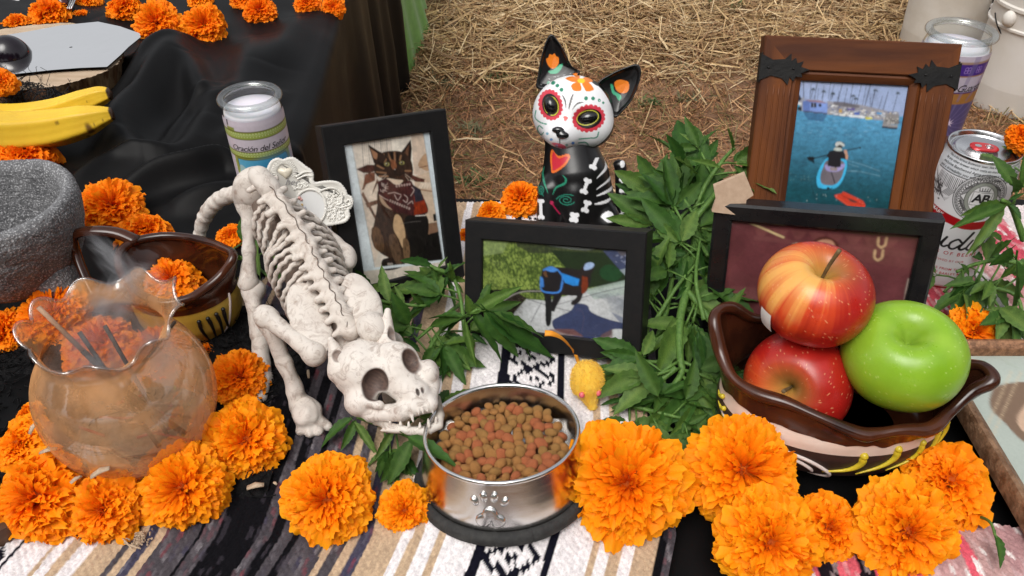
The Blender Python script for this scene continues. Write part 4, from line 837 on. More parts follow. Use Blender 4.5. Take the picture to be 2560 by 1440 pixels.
def paint_walk(quad):
    k = Paint(190, 130, (86, 104, 44), quad=quad)
    n = k.noise(.9, 2, 4, 3)+.5*k.noise(1, 4, 9, 4)+.35*k.noise(1, 30, 30, 5); k.a = np.where((n > .3)[..., None], lin((128, 146, 70)), k.a); k.a = np.where((n < -.5)[..., None], lin((58, 76, 28)), k.a)
    k.poly([(1160, 380), (1360, 395), (1300, 520), (1160, 540)], (150, 168, 112), .45); k.poly([(1380, 395), (2280, 470), (2280, 560), (1900, 560), (1700, 520), (1500, 520), (1400, 470)], (40, 44, 34), .8)
    k.blob([(1560, 420), (1900, 450), (1960, 480), (1880, 500), (1650, 470)], (112, 116, 116), .8); k.poly([(1640, 500), (2050, 520), (2200, 640), (2260, 720), (1880, 770), (1760, 640)], (30, 44, 22)); k.poly([(1750, 720), (1900, 700), (1900, 780), (1740, 800)], (36, 50, 26))
    k.poly([(2010, 500), (2280, 475), (2275, 720), (2150, 660)], (62, 70, 100)); k.poly([(2080, 470), (2280, 480), (2280, 540), (2140, 540)], (88, 84, 92)); k.poly([(2190, 480), (2225, 480), (2215, 600), (2185, 590)], (150, 140, 128)); k.poly([(2225, 490), (2275, 495), (2270, 570), (2230, 570)], (116, 104, 50))
    rr = np.random.default_rng(4)
    for i in range(26): x, y = rr.uniform(2090, 2250), rr.uniform(530, 600); k.line([(x, y), (x+rr.uniform(-20, 30), y+rr.uniform(-14, 14))], 6, (150, 156, 176) if i % 2 else (60, 62, 84), smooth=False)
    k.poly([(2130, 640), (2275, 600), (2275, 640), (2180, 690)], (150, 160, 166), .8)
    k.blob([(1990, 640), (2060, 600), (2150, 660), (2100, 720), (2010, 700)], (26, 74, 40), .6)
    # pavement
    k.poly([(1330, 1040), (1390, 930), (1470, 845), (1600, 860), (1900, 790), (2265, 712), (2258, 1230), (1150, 1090)], (188, 190, 192)); k.poly([(1880, 780), (2265, 690), (2265, 800), (1950, 850)], (156, 172, 164), .8)
    for q in ([(1470, 845), (1640, 900), (1900, 960), (2250, 1040)], [(1575, 870), (1500, 1010)], [(1640, 900), (1990, 800), (2265, 738)], [(1330, 1030), (1420, 1052)]): k.line(q, 5, (96, 96, 102), smooth=False)
    for i in range(240): x, y = rr.uniform(1340, 2250), rr.uniform(800, 1200); k.ell(x, y, rr.uniform(2, 5), 2, (110, 108, 110), op=.7)
    k.poly([(1150, 780), (1580, 780), (1590, 800), (1400, 800), (1250, 900), (1200, 940), (1150, 950)], (20, 20, 18)); k.poly([(1150, 820), (1400, 800), (1470, 840), (1390, 930), (1330, 1030), (1200, 1020), (1150, 1000)], (40, 32, 26)); k.line([(1210, 935), (1330, 840), (1440, 795), (1590, 790)], 8, (150, 146, 140))
    for i in range(70): x, y = rr.uniform(1300, 1440), rr.uniform(840, 950); k.ell(x, y, 6, 3, (96, 84, 74), op=.7)
    # cast shade in the print
    k.blob([(1650, 1010), (1700, 970), (1780, 930), (1820, 880), (1900, 890), (1930, 940), (2050, 990), (2240, 1040), (2245, 1070), (2090, 1060), (2060, 1110), (1940, 1120), (1700, 1080)], (52, 60, 92)); k.poly([(1640, 1060), (1800, 1060), (1900, 1130), (1600, 1085)], (120, 76, 60), .7); k.poly([(2000, 1100), (2080, 1060), (2080, 1120), (2020, 1180), (1980, 1140)], (110, 82, 78), .7)
    k.poly([(1600, 1090), (1950, 1120), (2040, 1170), (1990, 1190), (1700, 1130)], (40, 50, 92)); k.poly([(2070, 940), (2250, 1020), (2240, 1060), (2130, 1010)], (96, 104, 128), .8)
    for i in range(5): k.poly([(1900+i*70, 820+i*10), (2000+i*60, 800), (2250, 880+i*30), (2240, 900+i*30), (2050, 850+i*20)], (124, 130, 138), .35)
    # the dark cat in a blue scarf
    k.blob([(1600, 640), (1700, 620), (1850, 640), (1900, 640), (1930, 690), (1900, 780), (1840, 820), (1730, 820), (1640, 820), (1590, 760)], (34, 28, 28))
    for q, c_ in (([(1580, 770), (1640, 800), (1645, 990), (1625, 1040), (1605, 1010), (1600, 860)], (22, 20, 24)), ([(1680, 800), (1720, 820), (1680, 900), (1665, 935), (1640, 920), (1650, 860)], (26, 22, 26)), ([(1820, 790), (1870, 790), (1850, 860), (1800, 890), (1785, 870), (1825, 830)], (32, 26, 28)), ([(1870, 650), (1900, 680), (1900, 780), (1860, 800)], (110, 44, 20)), ([(1840, 660), (1880, 600), (1900, 590), (1950, 600), (1940, 650), (1900, 690)], (36, 28, 28))): k.blob(q, c_)
    k.blob([(1880, 640), (1885, 600), (1920, 585), (1950, 600), (1930, 630)], (150, 172, 206)); k.blob([(1575, 660), (1600, 625), (1650, 618), (1720, 650), (1730, 740), (1690, 800), (1620, 805), (1570, 760)], (28, 24, 26))
    for q in ([(1590, 640), (1640, 620), (1690, 640)], [(1570, 720), (1575, 780), (1620, 800), (1700, 795), (1725, 730)], [(1700, 650), (1725, 690), (1715, 760)]): k.line(q, 12, (60, 120, 196))
    k.poly([(1715, 660), (1845, 705), (1835, 750), (1800, 752), (1740, 730)], (40, 130, 210)); k.blob([(1600, 635), (1650, 617), (1690, 640), (1650, 655)], (70, 130, 204)); k.poly([(1585, 660), (1605, 640), (1620, 690), (1600, 690)], (92, 62, 40)); k.blob([(1565, 690), (1585, 700), (1590, 760), (1570, 750)], (60, 118, 190))
    k.mul(k.noise(.08, 4, 4, 7)); k.poly([(1150, 1072), (2256, 1218), (2256, 1232), (1150, 1080)], (20, 20, 22), .7); return k
def paint_harbor(quad):
    k = Paint(150, 190, (40, 96, 128), quad=quad)
    t = np.clip((k.y-380-(k.x-240)*.13)/760, 0, 1)[..., None]; k.a = lin((84, 150, 190))*(1-t)**1.3+lin((22, 84, 96))*t; k.a = k.a*(1-.45*np.clip((k.y-900)/500, 0, 1)[..., None])
    n = k.noise(.14, 10, 3, 3)+k.noise(.1, 3, 2, 8); k.mul(n)
    sky_ = k.y < 320+(k.x-240)*.10; k.put(sky_, (158, 174, 212)); k.put(sky_ & (k.y < 150), (168, 178, 214), .4)
    rr = np.random.default_rng(9)
    for x0, y0, x1, y1, w_ in ((302, 60, 280, 230, 5), (335, 60, 338, 240, 7), (410, 115, 395, 250, 4), (470, 80, 440, 255, 5), (530, 130, 515, 280, 4), (597, 85, 570, 260, 4), (630, 115, 580, 280, 4), (710, 90, 662, 280, 6), (752, 155, 720, 300, 5), (808, 100, 770, 310, 5), (890, 100, 840, 310, 5), (935, 110, 890, 340, 4), (975, 105, 910, 350, 7), (970, 240, 968, 350, 5), (1010, 180, 980, 340, 5), (1085, 225, 1050, 350, 4), (1140, 185, 1085, 375, 6), (675, 180, 660, 260, 4), (620, 190, 610, 250, 4), (480, 150, 470, 260, 3)):
        k.line([(x0, y0), (x1, y1)], w_, (56, 60, 78), smooth=False)
    for x, y, b in ((428, 165, 90), (528, 185, 70), (614, 206, 60), (808, 228, 90), (832, 255, 60), (1018, 175, 130), (1230, 202, 190)):
        k.line([(x, y), (x-b*.28, y+b)], 5, (64, 70, 84), smooth=False)
        for a in range(7): th = math.radians(-170+a*28); k.line([(x, y), (x+20*math.cos(th), y+10+22*math.sin(th))], 6, (48, 58, 58), smooth=False)
    k.poly([(560, 275), (640, 285), (880, 310), (1130, 370), (1240, 380), (1235, 470), (1080, 460), (560, 400)], (150, 148, 156)); k.poly([(620, 280), (720, 285), (870, 320), (860, 340), (620, 320)], (108, 104, 112))
    for i in range(150):
        x = rr.uniform(560, 1240); y = 330+(x-560)*.12+rr.uniform(-25, 62); k.poly([(x, y), (x+rr.uniform(8, 36), y+2), (x+rr.uniform(8, 32), y+rr.uniform(5, 14)), (x+2, y+9)], [(232, 232, 236), (204, 206, 214), (96, 98, 108), (74, 96, 150), (190, 176, 156), (244, 244, 244)][rr.integers(0, 6)])
    k.poly([(752, 345), (820, 340), (825, 362), (760, 365)], (96, 84, 150)); k.poly([(815, 385), (865, 385), (868, 408), (818, 408)], (60, 92, 176)); k.poly([(735, 400), (920, 415), (915, 438), (780, 428)], (222, 224, 228)); k.poly([(670, 400), (740, 402), (730, 415), (680, 412)], (240, 236, 228)); k.poly([(920, 425), (985, 430), (990, 450), (925, 448)], (214, 206, 84)); k.poly([(670, 350), (700, 352), (702, 385), (672, 385)], (196, 160, 92)); k.poly([(1030, 380), (1085, 384), (1075, 402), (1030, 400)], (70, 140, 196))
    k.poly([(245, 255), (345, 240), (340, 375), (240, 360)], (150, 152, 164)); k.poly([(242, 305), (300, 300), (300, 358), (240, 358)], (60, 150, 186)); k.poly([(248, 285), (320, 290), (318, 310), (245, 306)], (214, 216, 220)); k.poly([(255, 250), (300, 215), (320, 260), (290, 280)], (34, 36, 52)); k.poly([(280, 330), (320, 330), (316, 370), (285, 365)], (26, 28, 40))
    k.poly([(330, 275), (400, 270), (565, 298), (560, 395), (395, 375), (330, 365)], (98, 122, 186)); k.poly([(395, 290), (565, 300), (560, 392), (395, 372)], (124, 150, 212)); k.poly([(345, 262), (490, 268), (570, 298), (400, 282)], (150, 120, 130)); k.poly([(408, 292), (458, 296), (458, 338), (408, 332)], (40, 40, 56)); k.poly([(480, 302), (505, 304), (505, 332), (480, 328)], (40, 40, 56)); k.line([(432, 294), (432, 335)], 5, (180, 190, 216), smooth=False); k.poly([(330, 365), (560, 388), (560, 402), (330, 378)], (70, 70, 92))
    k.poly([(1120, 395), (1245, 405), (1235, 500), (1085, 492)], (140, 136, 136)); k.poly([(1090, 488), (1230, 505), (1228, 525), (1080, 515)], (150, 146, 148)); k.poly([(1080, 515), (1228, 525), (1220, 545), (1080, 532)], (40, 46, 60))
    for i in range(50): x, y = rr.uniform(1120, 1235), rr.uniform(430, 490); k.ell(x, y, rr.uniform(6, 12), rr.uniform(4, 7), (96, 92, 92) if i % 2 else (186, 182, 178))
    for i in range(90): x, y = rr.uniform(300, 1080), rr.uniform(395, 620); k.line([(x, y), (x+rr.uniform(10, 40), y+3)], 4, (36, 70, 108) if i % 2 else (156, 190, 214), .45, smooth=False)
    k.poly([(330, 380), (560, 405), (520, 470), (380, 450)], (44, 74, 120), .6)
    # wake and paddler
    for q in ([(760, 840), (900, 880), (1060, 940)], [(750, 935), (880, 945), (1060, 985)], [(760, 870), (860, 900)]): k.line(q, 5, (150, 190, 206), .55)
    for i in range(24): x, y = rr.uniform(200, 420), rr.uniform(960, 1030); k.ell(x, y, 3, 2, (170, 196, 186), op=.6)
    k.line([(410, 1070), (440, 1170), (480, 1230)], 6, (24, 50, 62)); k.line([(430, 820), (580, 780), (740, 742), (875, 716)], 9, (22, 22, 26), smooth=False); k.poly([(365, 805), (420, 800), (450, 812), (430, 835), (380, 835)], (20, 20, 24)); k.poly([(370, 830), (440, 835), (440, 870)], (20, 44, 56)); k.ell(874, 718, 9, 9, (20, 20, 24))
    k.blob([(560, 815), (620, 800), (720, 815), (748, 850), (740, 940), (700, 1040), (640, 1100), (560, 1110), (480, 1095), (458, 1020), (480, 930), (520, 860)], (64, 178, 226)); k.blob([(560, 840), (700, 840), (722, 900), (690, 1010), (620, 1070), (520, 1062), (495, 1000), (520, 910)], (112, 104, 112)); k.line([(600, 950), (620, 1010), (632, 1055)], 11, (40, 38, 46)); k.line([(470, 1100), (560, 1112), (610, 1100)], 8, (20, 30, 40)); k.ell(570, 1100, 14, 9, (16, 24, 34))
    k.blob([(540, 880), (600, 900), (720, 870), (715, 910), (650, 945), (560, 935)], (158, 150, 204)); k.poly([(550, 880), (690, 890), (690, 915), (560, 912)], (170, 158, 206)); k.poly([(585, 905), (660, 905), (655, 940), (590, 935)], (150, 136, 136))
    k.poly([(555, 800), (580, 750), (640, 738), (700, 750), (720, 760), (742, 800), (745, 830), (690, 822), (690, 900), (640, 905), (565, 890), (572, 815)], (30, 28, 34)); k.poly([(715, 740), (745, 738), (760, 800), (755, 830), (735, 826), (732, 780)], (196, 146, 120))
    k.blob([(640, 680), (670, 660), (710, 668), (725, 695), (705, 705), (690, 735), (650, 735)], (40, 34, 34)); k.blob([(638, 690), (650, 665), (690, 662), (724, 690), (716, 706), (680, 690), (650, 706)], (198, 200, 196)); k.blob([(620, 735), (640, 715), (690, 720), (700, 745), (650, 746)], (190, 196, 190))
    k.poly([(625, 1165), (700, 1150), (705, 1135), (730, 1138), (900, 1220), (925, 1262), (920, 1280), (800, 1305), (770, 1280), (640, 1190)], (204, 62, 40)); k.poly([(745, 1190), (780, 1200), (850, 1230), (830, 1242), (780, 1225)], (30, 60, 60)); k.line([(700, 1150), (720, 1180), (900, 1262)], 6, (140, 30, 20)); k.line([(640, 1180), (800, 1290)], 5, (232, 96, 70), smooth=False)
    for i in range(24): x, y = rr.uniform(150, 1080), rr.uniform(1130, 1340); k.ell(x, y, 3, 3, (210, 220, 220))
    k.poly([(60, 1280), (1090, 1372), (1080, 1400), (60, 1310)], (120, 150, 170), .5); return k  # pale strip along the foot: reflection on the glass, painted into the print
def paint_room(quad):
    k = Paint(180, 120, (104, 54, 58), quad=quad)
    k.mul(k.noise(.12, 30, 30, 2)+.05*k.noise(1, 3, 3, 3)); t = np.clip((k.y-300)/700, 0, 1); k.put(t, (112, 62, 66), .4)
    for i in range(8): x = 640+i*130; k.poly([(x, 330+i*12), (x+120, 345+i*12), (x+70, 400+i*12), (x+30, 395+i*12)], (132, 80, 76), .5)
    k.poly([(640, 395), (1800, 520), (1800, 560), (640, 425)], (128, 78, 76), .45); k.poly([(1250, 440), (1820, 500), (1815, 640), (1280, 560)], (124, 74, 72), .4); k.poly([(480, 750), (700, 770), (690, 860), (440, 860)], (126, 76, 76), .5)
    for i in range(9): x = 450+i*30; k.line([(x, 860), (x+14, 790), (x+26, 850)], 8, (140, 90, 90), .4)
    k.poly([(605, 308), (640, 308), (860, 405), (850, 416)], (214, 190, 140)); k.poly([(910, 450), (990, 470), (1010, 490), (940, 470)], (206, 188, 160)); k.line([(940, 450), (970, 470)], 8, (220, 206, 180))
    k.blob([(1048, 520), (1060, 440), (1110, 405), (1180, 410), (1235, 450), (1240, 530), (1150, 560)], (82, 40, 36)); k.blob([(1060, 520), (1075, 455), (1120, 425), (1190, 430), (1220, 480), (1210, 560), (1120, 580)], (196, 142, 116)); k.line([(1095, 475), (1125, 470)], 7, (96, 56, 48)); k.line([(1160, 485), (1190, 490)], 7, (96, 56, 48))
    for y0 in (410, 500):
        for s_ in (-1, 1): k.line([(1555+s_*28-(y0-410)*.28, y0), (1548+s_*26-(y0-410)*.28, y0+50), (1545-(y0-410)*.28, y0+72)], 16, (206, 170, 130))
    k.poly([(1735, 700), (1790, 705), (1750, 855), (1705, 850)], (196, 180, 168)); k.poly([(1748, 760), (1775, 765), (1750, 850), (1725, 850)], (120, 90, 84), .6)
    k.poly([(1815, 415), (1840, 420), (1745, 900), (1725, 900)], (200, 196, 190), .35); k.poly([(622, 960), (690, 965), (680, 990), (618, 990)], (214, 206, 190)); return k

def black_frame(label, pose, b, depth_, rec, paint, nu, m, cham=.0012):
    T = Pose(*pose); o = thing('picture_frame', label, 'picture frame', T(T.w/2, .005, 0), 'black picture frames')
    rails(o, T, b, [(0, depth_), (0, cham), (cham, 0), (b-cham, 0), (b, cham), (b, rec+.001), (b*.6, rec+.002), (b*.6, depth_)], m)
    photo(o, T, b, rec, paint[0](corners(T, b, rec, *paint[1:])), nu); pane(o, T, b, rec-.0012); backing(o, T, b, rec, depth_-.001); return T, o
black_frame('matt black upright frame holding a photo of a tabby cat in a bandana', (-.1015, .6127, .010, .6366, .3663, .1485, .129, .175), .0195, .016, .0042, (paint_cat, 840, 300, 3.693), 170, M['black_frame'])
T_, o_ = black_frame('matt black landscape frame with a photo of a cat in a blue scarf', (.0335, .531, .008, -.4131, .443, -.166, .171, .118), .0175, .026, .0042, (paint_walk, 800, 450, 2.844), 220, M['black_frame'])
black_frame('glossy black frame with a faded reddish photo behind the topmost red apple', (.2689, .5337, .0148, -.284, .2241, -.0801, .185, .1305), .0165, .020, .006, (paint_room, 1660, 450, 2.844), 200, M['black_gloss'], cham=.0022)
# scratches of white on the glossy frame's corner, where the lacquer is chipped
def wood_frame():
    M['wood'] = mat('stained_pine', (.17, .055, .016), (.085, .026, .009), scale=34, rough=.42, r2=.6, stretch=(1, .06, .06), bump=.25, bscale=60, det=8, lo=.3, hi=.7)
    def wm(name, st):
        return mat(name, (.16, .048, .011), (.06, .017, .006), scale=38, rough=.42, r2=.58, spec=.3, stretch=st, bump=.35, bscale=70, det=9, lo=.34, hi=.66)
    wh, wv = wm('stained_pine_across', (.07, 1, 1)), wm('stained_pine_upright', (1, .35, .07))
    T = Pose(.3139, .6097, .0025, -.0971, .4529, .0086, .1786, .2527); o = thing('wooden_frame', 'brown wooden frame with black iron corner straps and a harbour photo', 'picture frame', T(T.w/2, .005, 0))
    b = .0392; d = .018
    for k, (cx, cz, dx, dz, ix, iz, L) in enumerate(((0, 0, 1, 0, 0, 1, T.w), (T.w, 0, 0, 1, -1, 0, T.h), (T.w, T.h, -1, 0, 0, -1, T.w), (0, T.h, 0, -1, 1, 0, T.h))):
        for nm, prof in (('frame_rail', [(0, d), (0, .0012), (.0012, 0), (b-.010, 0), (b-.009, .001), (b-.009, .004), (b-.009, d)]), ('inner_moulding', [(b-.0087, .003), (b-.006, .0022), (b-.0015, .0045), (b, .006), (b, .010), (b-.0087, .010)])):
            g = Geo(); A = []
            for t in np.linspace(0, 1, 30):
                A.append([T(cx+dx*(q+t*(L-2*q))+ix*q, y_+(.0006*math.sin(t*40+k)*.0), cz+dz*(q+t*(L-2*q))+iz*q) for q, y_ in prof])
            g.grid(np.array(A), cu=True); n = len(prof); g.f.append(tuple(range(n))); g.f.append(tuple(range(29*n, 30*n))[::-1])
            obj(nm, g, wh if k % 2 == 0 else wv, o, sharp=30)
    # planed grooves on the uprights
    for s_ in (0, 1):
        for j, a in enumerate((.0075, .013, .0185, .024, .029)):
            a = a if s_ == 0 else T.w-a; q = np.array([T(a+.0006*math.sin(t*9+j), -.0001, t*(T.h-.02-2*0)+.008) for t in np.linspace(0, .86, 20)]); g = Geo().tube(q, .0009, 6, flat=.35, up=nrm(T(0, -1, 0)-T(0, 0, 0))); obj('grain_ridge', g, wv, o)
    photo(o, T, b, .009, paint_harbor(corners(T, b, .009, 1920, 180, 3.789)), 190); pane(o, T, b, .0078); backing(o, T, b, .012, d-.001)
    M['strap'] = M['iron']
    for mir in (0, 1):
        # outline in units of the frame, from the outer edge inwards; (along width, below top)
        pts = [(-.002, .012), (.010, .0175), (.022, .0165), (.0275, .0105), (.0285, .018), (.0325, .0145), (.0345, .020), (.0405, .0175), (.0385, .0235), (.0475, .026), (.0395, .030), (.0410, .034), (.0345, .0335), (.0325, .0385), (.0285, .034), (.0275, .0425), (.021, .036), (.010, .0335), (-.002, .039)]
        pts = [(a*.93, .0255+(c-.0255)*.90+.0035) for a, c in pts]
        pts = [(T.w-a, c) if mir else (a, c) for a, c in pts]
        if mir: pts = pts[::-1]
        f_ = np.array([T(a, -.0014, T.h-c) for a, c in pts]); bk = np.array([T(a, -.0001, T.h-c) for a, c in pts]); g = Geo(); g.prism(f_, bk)
        for a, c in ((.006, .029), (.029, .029)):
            a = T.w-a if mir else a; g.ell(T(a, -.0014, T.h-c), (.0014, .0014, .0012), 8, 6)
        s0 = -.0009 if not mir else T.w+.0009; q = np.array([T(s0, 0.0, T.h-.0155), T(s0, .012, T.h-.0155), T(s0, .012, T.h-.0425), T(s0, 0, T.h-.0425)]); q2 = np.array([T(0 if not mir else T.w, y_, T.h-c) for y_, c in ((0, .0155), (.012, .0155), (.012, .0425), (0, .0425))]); g.prism(q, q2)
        obj('corner_strap', g, M['iron'], o, smooth=False)
wood_frame()
# cardboard scrap
def cardboard():
    m = mat('brown_cardboard', (.36, .25, .17), (.42, .30, .21), scale=220, rough=.85, bump=.15)
    o = thing('cardboard_scrap', 'torn buff cardboard scrap stuck between the leaves and the wooden frame', 'cardboard', PY(1830, 500, .60))
    q = [(1784, 466), (1862, 434), (1884, 488), (1866, 500), (1862, 540), (1780, 530), (1790, 500)]; f_ = np.array([PY(x, y, .585+.0002*(520-y)) for x, y in q]); obj('sheet', Geo().prism(f_, f_+np.array([0, .003, .0005])), m, o, smooth=False)
cardboard()
def lying_frame():
    o = thing('lying_frame', 'brown edged picture frame lying flat on the pink blanket at the right edge', 'picture frame', (.49, .39, .008))
    wd = mat('worn_brown_rail', (.13, .065, .032), (.26, .15, .085), scale=120, rough=.5, bump=.6, bscale=400, det=7, lo=.4, hi=.6); cp = mat('worn_copper_rail', (.33, .165, .085), (.16, .075, .038), scale=240, rough=.4, bump=.5, det=6, lo=.4, hi=.6, metal=.3)
    x0, x1, y0, y1, z0, z1, b = .3735, .62, .235, .528, .013, .031, .012
    for k, (a0, a1) in enumerate((((x0, y0), (x0, y1)), ((x0, y1), (x1, y1)), ((x1, y1), (x1, y0)), ((x1, y0), (x0, y0)))):
        a0, a1 = np.array(a0), np.array(a1); d = nrm(a1-a0); inn = np.array([d[1], -d[0]]); A = []
        for t in np.linspace(0, 1, 16):
            row = []
            for off, z in ((0, z0), (0, z1-.004), (.002, z1-.001), (.005, z1), (b-.002, z1-.003), (b, z1-.006), (b, z0)):
                L = np.linalg.norm(a1-a0); p_ = a0+d*(off+t*(L-2*off))+inn*off; row.append((p_[0], p_[1], z))
            A.append(row)
        g = Geo().grid(np.array(A), cu=True); g.f.append(tuple(range(7))); g.f.append(tuple(range(15*7, 16*7))[::-1]); obj('frame_rail', g, cp if k == 1 else wd, o, sharp=35)
    k = Paint(160, 180, (184, 190, 182), box=(2380, 900, 2560, 1440)); k.mul(k.noise(.04, 20, 20, 1))
    k = Paint(160, 190, (186, 192, 184), box=(.38, .525, .62, .235))
    def wp(x, y): q = P(x, y, .02); return (q[0], q[1])
    k.mul(k.noise(.04, 24, 24, 1)); k.blob([wp(*q) for q in ((2478, 985), (2500, 960), (2580, 955), (2640, 1000), (2620, 1110), (2560, 1100), (2510, 1050), (2480, 1020))], (128, 98, 76)); k.blob([wp(*q) for q in ((2545, 1040), (2580, 1000), (2620, 1040), (2600, 1080), (2560, 1075))], (214, 176, 150))
    for a, c in (((2530, 925), (2440, 1130)), ((2555, 925), (2460, 1140))): k.line([wp(*a), wp(*c)], .0007, (226, 196, 160), smooth=False)
    u, v = np.meshgrid(np.linspace(0, 1, 130), np.linspace(0, 1, 150)); A = np.stack([.383+u*.23, .518-v*.275, 0*u+.0185], -1); obj('picture', Geo().grid(A, c=k.sample((A[..., 0]-.38)/.24, (.525-A[..., 1])/.29)), M['attr'], o)
    g = Geo(); g.add([(.383, .243, .0205), (.613, .243, .0205), (.613, .518, .0205), (.383, .518, .0205)], [(0, 1, 2, 3)]); obj('glass_pane', g, M['glass'], o, smooth=False)
    # brown wood corner at far left front
    o = thing('wood_offcut', 'reddish brown wooden corner at the lower left edge of the altar', 'wood', P(-20, 1300, .01)); q = np.array([P(-60, 1255, .02), P(12, 1270, .02), P(22, 1315, .02), P(-60, 1360, .02)]); obj('block', Geo().prism(q, q-np.array([0, 0, .018])), M['dark_wood'], o, smooth=False)
lying_frame()
# ------------------------------------------------------------------ clay bowl and jug
M['glaze'] = mat('brown_glaze', (.024, .008, .005), (.085, .024, .009), scale=16, rough=.12, r2=.18, coat=.2, spec=.4, bump=.10, bscale=60, bdist=.001)
M['clay_dark'] = mat('dark_painted_clay', (.034, .019, .016), (.05, .026, .02), scale=50, rough=.42, bump=.15, bscale=200)
M['clay_cream'] = mat('cream_slip', (.62, .46, .37), (.68, .54, .46), scale=40, rough=.4, bump=.05)
M['clay_yellow'] = mat('yellow_slip', (.42, .27, .035), (.48, .32, .06), scale=40, rough=.35, bump=.05)
M['dab_yellow'] = mat('yellow_slip_dab', (.55, .42, .02), (.6, .47, .04), scale=60, rough=.25)
M['dab_white'] = mat('white_slip_line', (.62, .53, .49), (.68, .6, .56), scale=60, rough=.3)
M['dab_black'] = mat('black_slip_dab', (.012, .01, .01), rough=.3)
class Pot:
    def __init__(s, rim, c, a, b, zb, prof, wall, n=200, ear=.30):
        q = spline_closed([P(*p) for p in rim], n); ph = np.arctan2((q[:, 1]-c[1])/b, (q[:, 0]-c[0])/a)
        s.q, s.ph, s.c, s.a, s.b, s.zb, s.prof, s.wall, s.ear, s.n = q, ph, c, a, b, zb, np.array(prof), wall, ear, n
        s.E = np.stack([c[0]+a*np.cos(ph), c[1]+b*np.sin(ph)], 1)
    def ring(s, t, inner=False, k=None):
        sel = slice(None) if k is None else k
        q, E = s.q[sel], s.E[sel]; cx = np.array(s.c[:2]); r = np.interp(t, s.prof[:, 0], s.prof[:, 1]); h = np.clip((t-(1-s.ear))/s.ear, 0, 1); h = h*h*(3-2*h)
        zm = .5*(q[:, 2].min()+np.median(q[:, 2])); zt = q[:, 2]*h+zm*(1-h)
        e = cx+(E-cx)*r; f = q[:, :2]; xy = e*(1-h)+f*h; z = s.zb+(zt-s.zb)*t
        if inner:
            d = cx-xy; L = np.linalg.norm(d, axis=1, keepdims=True); xy = xy+d/L*np.minimum(s.wall, L*.6); z = np.maximum(z, s.zb+s.wall)
        return np.concatenate([xy, z[:, None]], 1)
    def strip(s, t0, t1, n=14, inner=False):
        return np.stack([s.ring(t, inner) for t in np.linspace(t0, t1, n)])
    def on(s, ang, t, out=.0008):
        """a point on the outer wall: compass angle in degrees about the pot, height fraction t"""
        an = math.radians(ang); d = np.abs(np.angle(np.exp(1j*(s.ph-an)))); k = int(np.argmin(d)); p = s.ring(t, k=slice(k, k+1))[0]; v = np.array([math.cos(an), math.sin(an), .0]); return p+nrm(v)*out
def dab(root, pot, path, rad, m, name, n=16):
    q = spline(np.array([pot.on(a, t) for a, t in path]), n); g = Geo().tube(q, rad*np.interp(np.linspace(0, 1, n), [0, .12, .4, 1], [.7, 1.0, .75, .18]), 8); g.ell(q[0], rad*1.05, 8, 6); return obj(name, g, m, root)
def line_on(root, pot, path, rad, m, name, n=40):
    q = spline(np.array([pot.on(a, t, .0003) for a, t in path]), n); obj(name, Geo().tube(q, rad*np.interp(np.linspace(0, 1, n), [0, .1, .9, 1], [.5, 1, 1, .6]), 8), m, root)
